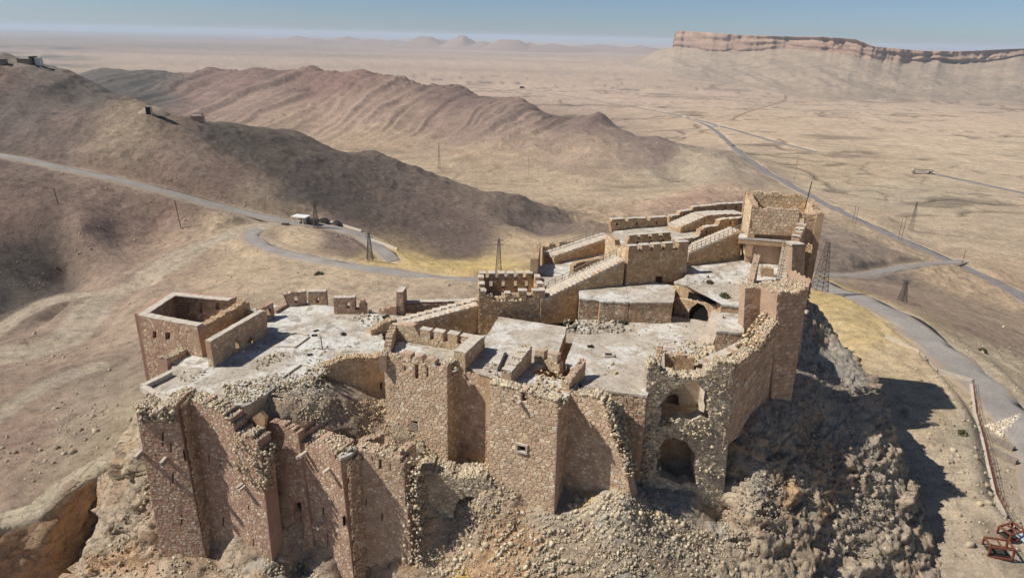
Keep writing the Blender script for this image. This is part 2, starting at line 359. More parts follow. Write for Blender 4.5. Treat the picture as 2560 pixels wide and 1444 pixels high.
def make_ground():
    az = np.concatenate([np.linspace(-math.pi, -0.86, 26)[:-1], np.linspace(-0.86, 0.86, 860), np.linspace(0.86, math.pi, 26)[1:]])
    rr = np.concatenate([[6, 14, 24, 34, 42], np.geomspace(48, 300, 330)[:-1], np.geomspace(300, 1750, 400)[:-1], np.geomspace(1750, 3000, 50), np.geomspace(3000, 60000, 60)[1:]])
    R, T = np.meshgrid(rr, az, indexing='ij'); x = R * np.sin(T); y = R * np.cos(T)
    z = h_land(x, y)
    # far low swells and the oasis plain
    k = sstep(3000, 6000, R); z = z + k * fbm(x / 2500, y / 2500, octv=3, seed=8) * 9 * (1 - sstep(20000, 40000, R))
    nr, na = R.shape; V = np.stack([x, y, z], -1).reshape(-1, 3)
    i = np.arange(nr - 1)[:, None] * na + np.arange(na - 1)[None]
    Fq = np.stack([i, i + 1, i + na + 1, i + na], -1).reshape(-1, 4)[:, ::-1]
    return V, Fq
# ground colour: what earth lies where (albedo), interpolated between sampled places
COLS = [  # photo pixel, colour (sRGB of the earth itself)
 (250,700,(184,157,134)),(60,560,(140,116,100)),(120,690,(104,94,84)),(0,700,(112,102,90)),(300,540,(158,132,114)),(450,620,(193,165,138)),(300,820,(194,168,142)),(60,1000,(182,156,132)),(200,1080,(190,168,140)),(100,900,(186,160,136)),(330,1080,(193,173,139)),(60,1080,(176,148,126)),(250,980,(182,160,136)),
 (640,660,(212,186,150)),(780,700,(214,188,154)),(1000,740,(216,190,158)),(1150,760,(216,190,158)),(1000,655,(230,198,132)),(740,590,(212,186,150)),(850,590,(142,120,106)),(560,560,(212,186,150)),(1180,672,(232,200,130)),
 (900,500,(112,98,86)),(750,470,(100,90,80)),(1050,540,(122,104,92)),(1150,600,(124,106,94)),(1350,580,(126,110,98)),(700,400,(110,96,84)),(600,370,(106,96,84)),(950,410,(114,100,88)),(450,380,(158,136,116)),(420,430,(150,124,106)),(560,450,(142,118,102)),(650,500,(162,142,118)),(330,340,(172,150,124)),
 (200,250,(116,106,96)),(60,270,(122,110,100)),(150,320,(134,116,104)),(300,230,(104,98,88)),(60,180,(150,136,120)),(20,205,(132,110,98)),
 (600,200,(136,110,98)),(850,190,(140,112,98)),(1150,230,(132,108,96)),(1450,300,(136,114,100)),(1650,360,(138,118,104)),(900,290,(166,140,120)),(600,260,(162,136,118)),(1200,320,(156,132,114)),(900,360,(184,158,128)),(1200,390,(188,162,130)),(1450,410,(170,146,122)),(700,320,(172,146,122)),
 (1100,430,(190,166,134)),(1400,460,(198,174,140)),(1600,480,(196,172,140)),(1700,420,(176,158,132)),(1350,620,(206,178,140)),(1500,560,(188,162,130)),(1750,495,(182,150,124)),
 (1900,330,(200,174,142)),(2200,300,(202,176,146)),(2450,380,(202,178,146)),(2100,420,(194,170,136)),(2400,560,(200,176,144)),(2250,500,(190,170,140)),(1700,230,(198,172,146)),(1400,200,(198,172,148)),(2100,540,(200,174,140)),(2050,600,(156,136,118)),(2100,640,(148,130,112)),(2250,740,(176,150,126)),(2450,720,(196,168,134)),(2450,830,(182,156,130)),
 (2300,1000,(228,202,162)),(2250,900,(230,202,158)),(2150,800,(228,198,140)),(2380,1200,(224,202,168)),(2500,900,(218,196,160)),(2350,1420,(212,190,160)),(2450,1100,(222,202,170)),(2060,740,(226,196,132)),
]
def ground_cols(V):
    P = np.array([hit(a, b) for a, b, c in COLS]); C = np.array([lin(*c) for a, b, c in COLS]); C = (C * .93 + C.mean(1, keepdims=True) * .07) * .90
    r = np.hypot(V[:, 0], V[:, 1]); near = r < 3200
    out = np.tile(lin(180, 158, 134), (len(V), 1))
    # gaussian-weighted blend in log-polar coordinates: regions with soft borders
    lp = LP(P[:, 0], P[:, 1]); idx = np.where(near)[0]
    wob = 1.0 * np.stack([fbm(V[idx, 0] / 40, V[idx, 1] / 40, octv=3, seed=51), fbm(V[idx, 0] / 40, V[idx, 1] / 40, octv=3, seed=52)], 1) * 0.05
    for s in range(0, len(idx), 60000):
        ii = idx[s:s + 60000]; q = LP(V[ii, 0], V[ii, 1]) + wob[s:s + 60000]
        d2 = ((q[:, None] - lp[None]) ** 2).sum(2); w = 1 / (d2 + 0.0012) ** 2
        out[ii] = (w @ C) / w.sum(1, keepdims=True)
    k = sstep(2200, 3200, r)[:, None]; far = np.tile(lin(174, 152, 130), (len(V), 1))
    # darker scrub and fields out on the plain, green palm groves of the oasis at far left
    n = fbm(V[:, 0] / 1500, V[:, 1] / 700, octv=4, seed=61)[:, None]
    far = far * (1 + 0.22 * n)
    az = np.arctan2(V[:, 0], V[:, 1]); oz = (sstep(2600, 3200, r) * (1 - sstep(7800, 9500, r)) * (1 - sstep(-0.60, -0.50, az)))[:, None] * sstep(-0.05, 0.18, fbm(V[:, 0] / 1300, V[:, 1] / 420, octv=4, seed=66))[:, None]
    far = far * (1 - 0.85 * oz) + 0.85 * oz * np.array([[0.055, 0.075, 0.05]])
    lz = (sstep(4000, 9000, r) * (1 - sstep(-0.5, 0.1, az)))[:, None]
    far = far * (1 - 0.35 * lz)
    out = out * (1 - k) + far * k
    # pale/dark mottling of the desert pavement, dark gravel in the washes
    n2 = fbm(V[:, 0] / 55, V[:, 1] / 55, octv=5, seed=71); n3 = fbm(V[:, 0] / 12, V[:, 1] / 12, octv=3, seed=72)
    out = out * (1.1 + 0.16 * n2 + 0.12 * n3)[:, None]
    m3 = sstep(500, 900, r) * (1 - sstep(3200, 4200, r)) * sstep(-112, -122, V[:, 2])
    wash = m3 * np.clip(1 - np.abs(fbm(V[:, 0] / 330, V[:, 1] / 210, octv=4, seed=41)) * 24, 0, 1)
    out = out * (1 - 0.55 * wash)[:, None]
    w2 = m3 * np.clip(1 - np.abs(fbm(V[:, 0] / 130, V[:, 1] / 110, octv=4, seed=43)) * 20, 0, 1) * sstep(-.1, .25, fbm(V[:, 0] / 400, V[:, 1] / 300, octv=2, seed=44)); out = out * (1 - .4 * w2)[:, None]
    scr = m3 * sstep(0.22, 0.5, fbm(V[:, 0] / 160, V[:, 1] / 70, octv=5, seed=77))
    out = out * (1 - 0.38 * scr)[:, None]
    for key, (P, half, mat, nm, lb) in ROADS.items():
        lo = P[:, :2].min(0) - 30; hi = P[:, :2].max(0) + 30; ii = np.where((V[:, 0] > lo[0]) & (V[:, 0] < hi[0]) & (V[:, 1] > lo[1]) & (V[:, 1] < hi[1]))[0]
        if not len(ii): continue
        xs, ys = V[ii, 0], V[ii, 1]; best = np.full(len(ii), 1e9)
        for a, b in zip(P[:-1], P[1:]):
            d = b[:2] - a[:2]; t = np.clip(((xs - a[0]) * d[0] + (ys - a[1]) * d[1]) / (d @ d), 0, 1); best = np.minimum(best, np.hypot(xs - a[0] - t * d[0], ys - a[1] - t * d[1]))
        w = half * (1 + .35 * fbm(xs / 9, ys / 9, octv=3, seed=201)); dirt = mat.startswith('dirt')
        k = (1 - sstep(w * (.75 if dirt else 1.0), w * (1.25 if dirt else 1.7), best)) * (.95 if dirt else .55)
        rut = 1 - .14 * np.exp(-((best - .38 * half) / (.16 * half)) ** 2) if dirt else 1.0
        out[ii] = out[ii] * (1 - k)[:, None] + (lin(206, 188, 162) if mat != 'dirt_red' else lin(158, 130, 106)) * (k * rut)[:, None]
    return out
def mat_ground():
    t = NT('ground_earth'); a = t.attr('tint')
    big = t.ramp(t.noise(0.05, 6, 0.65), [(0.3, 0.80), (0.7, 1.18)])
    mid = t.ramp(t.noise(0.35, 8, 0.75), [(0.34, 0.55), (0.5, 1.0), (0.68, 1.32)])
    fin = t.ramp(t.noise(2.4, 5, 0.7), [(0.30, 0.62), (0.5, 1.0), (0.72, 1.25)])
    c = t.mix(t.mix(t.mix(a, big, 1.0, 'MULTIPLY'), mid, 0.8, 'MULTIPLY'), fin, 0.7, 'MULTIPLY')
    v = t.ramp(t.voro(0.55), [(0.06, 0.55), (0.16, 1.0)]); c = t.mix(c, v, 0.3, 'MULTIPLY')
    n = t.bump(t.noise(0.06, 8, 0.72), 0.9, 4.0); n = t.bump(t.noise(0.4, 8, 0.75), 1.0, 1.2, n); n = t.bump(t.noise(2.2, 6, 0.75), 1.0, 0.35, n)
    MAT['ground'] = t.done(c, n)
mat_ground()
def mat_road(name, c, crack):
    t = NT(name); c = np.array(c); t.verge = t.attr('tint')
    a = t.ramp(t.noise(0.12, 6, 0.65), [(0.3, tuple(c * 0.78)), (0.55, tuple(c)), (0.75, tuple(c * 1.2))])
    f = t.ramp(t.noise(3.0, 6, 0.7), [(0.3, 0.8), (0.7, 1.15)]); a = t.mix(a, f, 1.0, 'MULTIPLY')
    if crack: a = t.mix(a, t.ramp(t.noise(0.6, 3, 0.5, dist=2.0), [(0.46, 1.0), (0.495, 0.62), (0.51, 0.62), (0.55, 1.0)]), 0.5, 'MULTIPLY')
    sep = t.n('ShaderNodeSeparateColor'); t.l(t.verge, sep.inputs[0]); ad = t.n('ShaderNodeMath', operation='ADD'); t.l(sep.outputs[0], ad.inputs[0]); nz = t.n('ShaderNodeMath', operation='MULTIPLY_ADD'); t.l(t.noise(0.22, 8, 0.75), nz.inputs[0]); nz.inputs[1].default_value = 3.0; nz.inputs[2].default_value = -1.5; t.l(nz.outputs[0], ad.inputs[1])
    a = t.mix(a, tuple(lin(152, 134, 115)), t.ramp(ad.outputs[0], [(0.35, 0.0), (0.85, 1.0)]))
    MAT[name] = t.done(a, t.bump(t.noise(4, 5), 0.4, 0.05))
mat_road('asphalt', lin(136, 130, 126) , True); mat_road('asphalt_pale', lin(156, 149, 140), True); mat_road('dirt', lin(166, 149, 130), False); mat_road('dirt_red', lin(160, 136, 114), False)

GV, GF = make_ground()
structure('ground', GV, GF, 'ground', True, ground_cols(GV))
def make_road(P, half, mat, name, label):
    T = np.gradient(P[:, :2], axis=0); T /= np.linalg.norm(T, axis=1)[:, None]; N = np.stack([-T[:, 1], T[:, 0]], 1)
    s = np.arange(len(P)); V = []; prof = ((-1.12, -0.5), (-1, -0.12), (-0.8, -.02), (-0.4, 0.04), (0, 0.06), (0.4, 0.04), (0.8, -.02), (1, -0.12), (1.12, -0.5)); tn = np.array([1, 1, .55, .1, 0, .1, .55, 1, 1])
    for i, (k, dz) in enumerate(prof):
        wv = 1 + (0.28 * vnoise(s / 3.0, s * 0 + i, seed=5 + (k > 0)) if abs(k) > 0.9 else 0)
        q = P[:, :2] + N * (half * k * wv)[:, None] if not np.isscalar(wv) else P[:, :2] + N * half * k
        V.append(np.column_stack([q, P[:, 2] + dz]))
    V = np.stack(V, 1); n, m = V.shape[:2]; i = np.arange(n - 1)[:, None] * m + np.arange(m - 1)[None]
    Fq = np.stack([i, i + 1, i + m + 1, i + m], -1).reshape(-1, 4)
    structure(name, V.reshape(-1, 3), Fq, mat, True, np.repeat(np.tile(tn, n)[:, None], 3, 1), label=label)
for k_, v_ in ROADS.items():
    if not v_[2].startswith('dirt'): make_road(*v_)        # dirt tracks are part of the ground
# ------------------------------------------------------------------ building kit
def pip(P, poly):                               # points in polygon (even-odd)
    P = np.asarray(P, float); poly = np.asarray(poly, float); x, y = P[:, 0], P[:, 1]; ins = np.zeros(len(P), bool)
    a = poly; b = np.roll(poly, -1, 0)
    for (x1, y1), (x2, y2) in zip(a, b):
        if y1 == y2: continue
        c = ((y1 > y) != (y2 > y)) & (x < (x2 - x1) * (y - y1) / (y2 - y1) + x1); ins ^= c
    return ins
def make_pattern(nx, ny, jx, jy, seed, drop=0.22, extra=0.30):   # periodic irregular cells (one stone each), mixed sizes, unit spacing
    r = np.random.default_rng(seed); S = {}
    for j in range(ny):
        for i in range(nx):
            b = np.array([i + 0.5 * (j % 2), float(j)]); l = [] if (r.random() < drop and (i + j) % 2) else [b + (r.uniform(-jx, jx), r.uniform(-jy, jy))]
            if r.random() < extra: l.append(b + (.5 + r.uniform(-.2, .2), r.choice((-.3, .3)) + r.uniform(-.1, .1)))
            S[i, j] = l
    cells = []
    for j in range(ny):
        for i in range(nx):
            for q0, c in enumerate(S[i, j]):
                poly = [c + q for q in ((-1.5, -1.3), (1.5, -1.3), (1.5, 1.3), (-1.5, 1.3))]; nb = []
                for dj in (-2, -1, 0, 1, 2):
                    for di in (-3, -2, -1, 0, 1, 2, 3):
                        jj, ii = j + dj, i + di; off = np.array([nx * (ii // nx), ny * (jj // ny)])
                        nb += [o + off for k, o in enumerate(S[ii % nx, jj % ny]) if not (di == dj == 0 and k == q0)]
                nb.sort(key=lambda o: (o - c) @ (o - c))
                for o in nb[:14]:
                    m = (c + o) / 2; d = o - c; out = []; f = [(q - m) @ d for q in poly]
                    for k in range(len(poly)):
                        q, w = poly[k], poly[(k + 1) % len(poly)]; fa, fb = f[k], f[(k + 1) % len(poly)]
                        if fa <= 0: out.append(q)
                        if (fa < 0 < fb) or (fb < 0 < fa): out.append(q + (w - q) * (fa / (fa - fb)))
                    poly = out
                    if len(poly) < 3: break
                if len(poly) >= 3:
                    p = np.array(poly); keep = [k for k in range(len(p)) if np.linalg.norm(p[k] - p[k - 1]) > 0.10]
                    if len(keep) >= 3: cells.append((c.copy(), p[keep]))
    return nx, ny, cells
PAT = {'rubble': make_pattern(20, 18, 0.30, 0.20, 1), 'coursed': make_pattern(20, 18, 0.28, 0.07, 2, .12, .10), 'wild': make_pattern(20, 18, 0.42, 0.40, 3, .25, .4)}
def L3(*cs): return [np.minimum((lin(*c) * .9 + lin(*c).mean() * .1) * 1.12 * np.array([.975, 1.0, .95]), .8) for c in cs]
PAL = {
 'tower': L3((208,184,158),(212,190,164),(202,176,150),(218,198,172),(198,172,148),(206,178,152)),
 'pink': L3((192,162,138),(198,168,144),(186,154,132),(208,184,160),(194,162,138),(214,194,170)),
 'upper': L3((200,170,136),(206,178,144),(194,164,130),(210,184,150),(190,158,126)),
 'yellow': L3((212,188,154),(218,196,164),(206,180,146),(210,182,148),(222,202,172)),
 'wall': L3((202,172,146),(208,180,154),(196,164,138),(212,186,160),(198,166,140)),
 'cap': L3((220,206,188),(214,198,178),(224,212,196)),
 'rubble': L3((200,186,164),(208,194,172),(190,176,156),(216,202,180),(194,178,154),(202,184,156),(182,168,150)),
 'outcrop': L3((172,152,126),(160,140,116),(180,158,130),(166,140,112),(150,136,118)),
 'grey': L3((166,158,146),(180,170,156),(154,146,136),(192,180,164)),
 'rubbleyellow': L3((212,190,156),(202,178,144),(216,196,166),(194,168,138)),
}
mat_tint('stone'); mat_tint('rubble', 6.0, 0.5, 0.05, 0.7)
mat_mortar('mortar', lin(176, 148, 122), lin(192, 164, 138), lin(204, 178, 152))
mat_mortar('mortar_pink', lin(168, 134, 114), lin(182, 148, 126), lin(194, 162, 138))
mat_mortar('mortar_upper', lin(176, 144, 112), lin(190, 160, 126), lin(202, 174, 140))
mat_mortar('mortar_yellow', lin(188, 160, 126), lin(202, 176, 142), lin(212, 188, 154))
mat_mortar('core', lin(156, 142, 122), lin(182, 166, 144), lin(200, 184, 160))
def mat_plaster(name, white, beige, dirt, wcut):
    t = NT(name)
    a = t.ramp(t.noise(0.16, 7, 0.62, dist=0.6), [(wcut - 0.05, tuple(white)), (wcut + 0.05, tuple(beige)), (wcut + 0.2, tuple(beige * 0.9))])
    b = t.ramp(t.noise(0.45, 8, 0.7, dist=0.8), [(0.50, (0, 0, 0)), (0.60, (1, 1, 1))])
    c = t.mix(a, tuple(dirt), b)
    g = t.ramp(t.noise(2.2, 8, 0.72), [(0.3, 0.72), (0.5, 0.98), (0.75, 1.12)]); c = t.mix(c, g, 1.0, 'MULTIPLY')
    cr = t.ramp(t.noise(0.5, 4, 0.6, dist=1.5), [(0.470, 1.0), (0.495, 0.55), (0.505, 0.55), (0.53, 1.0)]); c = t.mix(c, cr, 0.7, 'MULTIPLY')
    n = t.bump(t.noise(1.2, 8, 0.7), 0.6, 0.12)
    MAT[name] = t.done(c, n)
mat_plaster('floor_white', lin(212, 208, 197), lin(188, 177, 159), lin(160, 149, 132), 0.50)
mat_plaster('roof_plaster', lin(210, 204, 192), lin(190, 178, 160), lin(172, 158, 138), 0.46)
mat_plaster('floor_dirt', lin(206, 194, 172), lin(184, 164, 138), lin(158, 140, 118), 0.40)
mat_plaster('wall_plaster', lin(212, 198, 178), lin(198, 182, 160), lin(182, 160, 134), 0.55)
mat_plaster('tan_plaster', lin(186, 156, 122), lin(176, 144, 110), lin(156, 124, 94), 0.5)
mat_simple('coping', lin(196, 184, 166), 0.22, 1.5); mat_simple('dark', (0.012, 0.011, 0.010), 0.2, 2.0)  # 'dark' is near-black: the shade inside openings put into a colour
mat_simple('steel', lin(120, 112, 104), 0.2, 4.0, 0.55, 0.6); mat_simple('rail_steel', lin(176, 164, 148), 0.15, 4.0, 0.6, 0.3); mat_simple('rust', lin(122, 72, 54), 0.35, 3.0, 0.85)
mat_simple('concrete', lin(196, 184, 166), 0.18, 1.5); mat_simple('concrete_dark', lin(140, 128, 114), 0.25, 1.2); mat_simple('bush', lin(84, 84, 58), 0.4, 3.0)
mat_simple('sheet_metal', lin(176, 188, 200), 0.15, 1.0, 0.5, 0.2); mat_simple('wood', lin(120, 92, 68), 0.3, 3.0); mat_simple('burnt', lin(60, 56, 52), 0.3, 2.0)
mat_simple('white_paint', lin(226, 222, 214), 0.08, 1.0, 0.6); mat_simple('blue_paint', lin(120, 150, 180), 0.1, 1.0, 0.5); mat_simple('car_dark', lin(70, 70, 72), 0.2, 1.0, 0.4)

ICO = None
def _ico():
    t = (1 + 5 ** 0.5) / 2
    V = np.array([(-1,t,0),(1,t,0),(-1,-t,0),(1,-t,0),(0,-1,t),(0,1,t),(0,-1,-t),(0,1,-t),(t,0,-1),(t,0,1),(-t,0,-1),(-t,0,1)], float); V /= np.linalg.norm(V, axis=1)[:, None]
    Fc = np.array([(0,11,5),(0,5,1),(0,1,7),(0,7,10),(0,10,11),(1,5,9),(5,11,4),(11,10,2),(10,7,6),(7,1,8),(3,9,4),(3,4,2),(3,2,6),(3,6,8),(3,8,9),(4,9,5),(2,4,11),(6,2,10),(8,6,7),(9,8,1)])
    return V, Fc
_IV, _IF = _ico()
ROCKS = []
_CV = np.array([(x, y, z) for z in (-1, 1) for x, y in ((-1, -1), (1, -1), (1, 1), (-1, 1))], float) * .72
_IF = np.array([(0, 2, 1), (0, 3, 2), (4, 5, 6), (4, 6, 7), (0, 1, 5), (0, 5, 4), (1, 2, 6), (1, 6, 5), (2, 3, 7), (2, 7, 6), (3, 0, 4), (3, 4, 7)])
for k in range(16):
    r = np.random.default_rng(100 + k); q = _CV + r.uniform(-.33, .33, (8, 3)); q *= r.uniform(0.55, 1.25, 3); ROCKS.append(q)
def rand_rot(n, r):
    q = r.normal(size=(n, 4)); q /= np.linalg.norm(q, axis=1)[:, None]; w, x, y, z = q.T
    return np.stack([np.stack([1-2*(y*y+z*z), 2*(x*y-z*w), 2*(x*z+y*w)], -1), np.stack([2*(x*y+z*w), 1-2*(x*x+z*z), 2*(y*z-x*w)], -1), np.stack([2*(x*z-y*w), 2*(y*z+x*w), 1-2*(x*x+y*y)], -1)], 1)
def rocks(P, size, pal, seed=0):                # many irregular stones -> one V, F, tint
    r = np.random.default_rng(seed); P = np.asarray(P, float); n = len(P)
    if n == 0: return np.zeros((0, 3)), np.zeros((0, 3), int), np.zeros((0, 3))
    size = np.broadcast_to(size, (n,)); R = rand_rot(n, r); k = r.integers(0, len(ROCKS), n)
    base = np.array(ROCKS)[k] * (r.uniform(0.7, 1.2, (n, 1, 3)))
    V = np.einsum('nij,nkj->nki', R, base) * size[:, None, None] * 0.5 + P[:, None]
    Fc = _IF[None] + (np.arange(n) * 8)[:, None, None]
    C = np.array(PAL[pal])[r.integers(0, len(PAL[pal]), n)] * r.uniform(0.78, 1.12, (n, 1))
    return V.reshape(-1, 3), Fc.reshape(-1, 3), np.repeat(C, 8, 0)

class Thing:
    def __init__(s, name, label, cat, loc, group=None):
        s.o = link(name, None, None, tuple(float(c) for c in loc)); s.loc = np.array(loc, float)
        s.o['label'] = label; s.o['category'] = cat; s.o['kind'] = 'thing'; s.stones = []
        if group: s.o['group'] = group
        s.loose = [[], [], []]; s.nl = 0
    def add(s, name, V, Fc, mat, smooth=False, tint=None, parent=None, kind=None, label=None):
        V = np.asarray(V, float) - s.loc
        o = link(name, new_mesh(name, V, Fc, mat, smooth, tint), parent or s.o)
        if kind: o['kind'] = kind
        if label: o['label'] = label
        return o
    def rubble(s, P, size, pal='rubble', seed=0):
        V, Fc, C = rocks(P, size, pal, seed)
        if len(V): s.loose[0].append(V); s.loose[1].append(Fc + s.nl); s.loose[2].append(C); s.nl += len(V)
    def finish(s, nmax=220, minpx=9.0, part='stone'):
        st = s.stones
        if st:
            key = sorted(range(len(st)), key=lambda i: -st[i][3]); top = [i for i in key[:nmax] if st[i][3] >= minpx]; rest = set(range(len(st))) - set(top)
            for i in top:
                V, Fc, C, _ = st[i]; c = V.mean(0); o = link(part, new_mesh(part, V - c, Fc, 'stone', False, np.tile(C, (len(V), 1))), s.o, tuple(c - s.loc))
            if rest:
                VV, FF, CC, n = [], [], [], 0
                for i in sorted(rest):
                    V, Fc, C, _ = st[i]; VV.append(V); FF += [[a + n for a in f] for f in Fc]; CC.append(np.tile(C, (len(V), 1))); n += len(V)
                s.add('masonry', np.vstack(VV), FF, 'stone', False, np.vstack(CC), kind='stuff')
        if s.nl: s.add('loose_stones', np.vstack(s.loose[0]), np.vstack(s.loose[1]), 'rubble', False, np.vstack(s.loose[2]), kind='stuff')
        return s

def masonry(T, pl, outline, holes, size, pat='rubble', pal='tower', gap=0.10, proud=0.05, off=0.0, seed=0, pale=0.12, flip=1.0, prob=1.0, aspect=1.25):
    nx, ny, cells = PAT[pat]; r = np.random.default_rng(seed + 11); O = np.asarray(outline, float)
    lo, hi = O.min(0), O.max(0); sx, sy = size * aspect, size; ox, oy = r.uniform(0, nx), r.uniform(0, ny)
    i0, i1 = int(math.floor((lo[0] / sx + ox) / nx)) - 1, int(math.floor((hi[0] / sx + ox) / nx)) + 1
    j0, j1 = int(math.floor((lo[1] / sy + oy) / ny)) - 1, int(math.floor((hi[1] / sy + oy) / ny)) + 1
    C, idx = [], []
    cen = np.array([c for c, p in cells])
    for bi in range(i0, i1 + 1):
        for bj in range(j0, j1 + 1):
            q = (cen + np.array([bi * nx - ox, bj * ny - oy])) * np.array([sx, sy])
            m = np.all((q > lo) & (q < hi), 1)
            for k in np.where(m)[0]: C.append(q[k]); idx.append((k, bi * nx - ox, bj * ny - oy))
    if not C: return
    ok = pip(C, O)
    for h in holes: ok &= ~pip(C, h)
    pls = np.array(PAL[pal]); capc = np.array(PAL['cap'])
    polys, pcs = [], []
    for k, good in enumerate(ok):
        if not good or (prob < 1 and r.random() > prob): continue
        ci, ax, ay = idx[k]; p = (cells[ci][1] + np.array([ax, ay])) * np.array([sx, sy]); c = np.array(C[k]); m = p.mean(0)
        p = m + (p - m) * (1 - gap / size * 0.9); polys.append(p); pcs.append(c)
    if not polys: return
    allp = np.vstack(polys); ln = np.cumsum([0] + [len(p) for p in polys]); ctr = np.repeat(np.array(pcs), [len(p) for p in polys], 0)
    def inside(q):
        g = pip(q, O)
        for h in holes: g &= ~pip(q, h)
        return g
    bad = ~inside(allp)
    for it in range(5):
        if not bad.any(): break
        allp[bad] = ctr[bad] + (allp[bad] - ctr[bad]) * 0.72; bad[bad] = ~inside(allp[bad])
    P3 = lambda a, z, o_: np.column_stack([pl.p0[0] + pl.d[0] * a + pl.n[0] * o_ * flip, pl.p0[1] + pl.d[1] * a + pl.n[1] * o_ * flip, z])
    for k in range(len(polys)):
        p = allp[ln[k]:ln[k + 1]]; n = len(p); m = p.mean(0)
        ext = np.ptp(p, axis=0)
        if min(ext) < size * 0.18: continue
        h = proud * 0.55 * r.uniform(0.35, 1.35); inn = m + (p - m) * r.uniform(0.78, 0.88)
        tl = r.uniform(-0.25, 0.25, 2) * proud / size
        V = np.vstack([P3(p[:, 0], p[:, 1], np.full(n, off - 0.03)), P3(p[:, 0] * 0.985 + m[0] * 0.015, p[:, 1] * 0.985 + m[1] * 0.015, off + h * 0.55), P3(inn[:, 0], inn[:, 1], off + h + (inn - m) @ tl)])
        Fc = [[i, (i + 1) % n, n + (i + 1) % n, n + i] for i in range(n)] + [[n + i, n + (i + 1) % n, 2 * n + (i + 1) % n, 2 * n + i] for i in range(n)] + [[2 * n + i for i in range(n)]]
        col = (capc[r.integers(len(capc))] if r.random() < pale else pls[r.integers(len(pls))]) * r.uniform(0.82, 1.1)
        w = V.mean(0); dpx = math.sqrt(max(ext[0] * ext[1], 1e-6)) * FPX / np.linalg.norm(w - CAM)
        T.stones.append((V, Fc, col, dpx))
def jag(top, amp, step, seed, rel=0.5):         # broken upper edge: stones missing in steps
    r = np.random.default_rng(seed); out = [tuple(top[0])]
    for (a, za), (b, zb) in zip(top[:-1], top[1:]):
        n = max(1, int(abs(b - a) / step)); zprev = None
        for i in range(n):
            t0, t1 = i / n, (i + 1) / n; d = -amp * r.random() ** 1.5
            z0, z1 = za + (zb - za) * t0 + d, za + (zb - za) * t1 + d
            zm = z0 * rel + z1 * (1 - rel); out += [(a + (b - a) * t0 + 1e-3, zm), (a + (b - a) * (t1 - 0.02), zm + r.uniform(-.05, .05))]
    out.append(tuple(top[-1])); return out
def box_hole(pl, x0, y0, x1, y1): return [pl.sz(x0, y0), pl.sz(x1, y0), pl.sz(x1, y1), pl.sz(x0, y1)]
def slab(T, part, pl, top, bot, th, mat, holes=(), mas=None, back=None, jagged=0.0, jstep=0.5, seed=0, px=True, loose=0.0, lsize=0.35, lpal='rubble', parent=None, ends=None, kind=None, label=None):
    if part == 'merlon' and not px and len(top) == 2:
        rm = np.random.default_rng(int(abs(top[0][0]) * 977 + abs(top[0][1]) * 131) % 99991); (sa, za), (sb, zb) = top; w_ = sb - sa; top = [(sa + w_ * rm.uniform(0, .06), za - rm.uniform(0, .35)), (sa + w_ * rm.uniform(.1, .3), za - rm.uniform(0, .08)), (sa + w_ * .6, zb - rm.uniform(0, .1)), (sb - w_ * rm.uniform(.02, .2), zb - rm.uniform(0, .12)), (sb - w_ * rm.uniform(0, .05), zb - rm.uniform(.05, .45))]
    tp = [pl.sz(*q) for q in top] if px else list(top); bt = [pl.sz(*q) for q in bot] if px else list(bot)
    thick = th > 1.2 and jagged > 0
    if jagged: tp = jag(tp, jagged * (.55 if thick else 1.0), jstep, seed)
    O = [tuple(q) for q in tp] + [tuple(q) for q in bt[::-1]]; H = []
    for h in holes:
        H.append(box_hole(pl, *h) if (len(h) == 4 and np.isscalar(h[0])) else ([pl.sz(*q) for q in h] if px else list(h)))
    loops = [O] + H
    tri = tessellate_polygon([[Vector((a, b, 0)) for a, b in lp] for lp in loops])
    flat = [q for lp in loops for q in lp]; n = len(flat)
    rb = np.random.default_rng(seed + 77); nt_ = len(tp)
    V = [pl.w(a, z) for a, z in flat] + [pl.w(a, z + (rb.uniform(-.6, .5) * jagged if thick and i < nt_ else 0), -th) for i, (a, z) in enumerate(flat)]
    Fc = [list(t) for t in tri] + [[i + n for i in t[::-1]] for t in tri]; b0 = 0
    for lp in loops:
        k = len(lp)
        for i in range(k):
            a, b = b0 + i, b0 + (i + 1) % k; Fc.append([a, b, b + n, a + n])
        b0 += k
    o = T.add(part, V, Fc, mat, parent=parent, kind=kind, label=label)
    if mas: masonry(T, pl, O, H, **mas)
    if back: masonry(T, pl, O, H, off=th, flip=-1.0, **back)
    if ends:                                     # masonry on the end faces (towers seen from the side)
        for e, m in ends.items():
            s_ = bt[-1][0] if e == 'R' else bt[0][0]; zt = tp[-1][1] if e == 'R' else tp[0][1]; zb = bt[-1][1] if e == 'R' else bt[0][1]
            q0 = pl.w(s_, 0); q1 = pl.w(s_, 0, -th); p2 = Plane(q0[:2], q1[:2]); masonry(T, p2, [(0, zt), (p2.L, zt), (p2.L, zb), (0, zb)], [], **m)
    if loose:
        r = np.random.default_rng(seed + 5); a = np.array(tp); s_ = r.uniform(a[0, 0], a[-1, 0], int(loose * (1 + 7 * (th > 1.2)) * 1.6 * abs(a[-1, 0] - a[0, 0]))); zz = np.interp(s_, a[:, 0], a[:, 1])
        if len(s_): T.rubble([pl.w(q, z + 0.02, -th * u) for q, z, u in zip(s_, zz, r.random(len(s_)))], lsize * .68 * r.uniform(0.3, 1.35, len(s_)), lpal, seed)
    return o
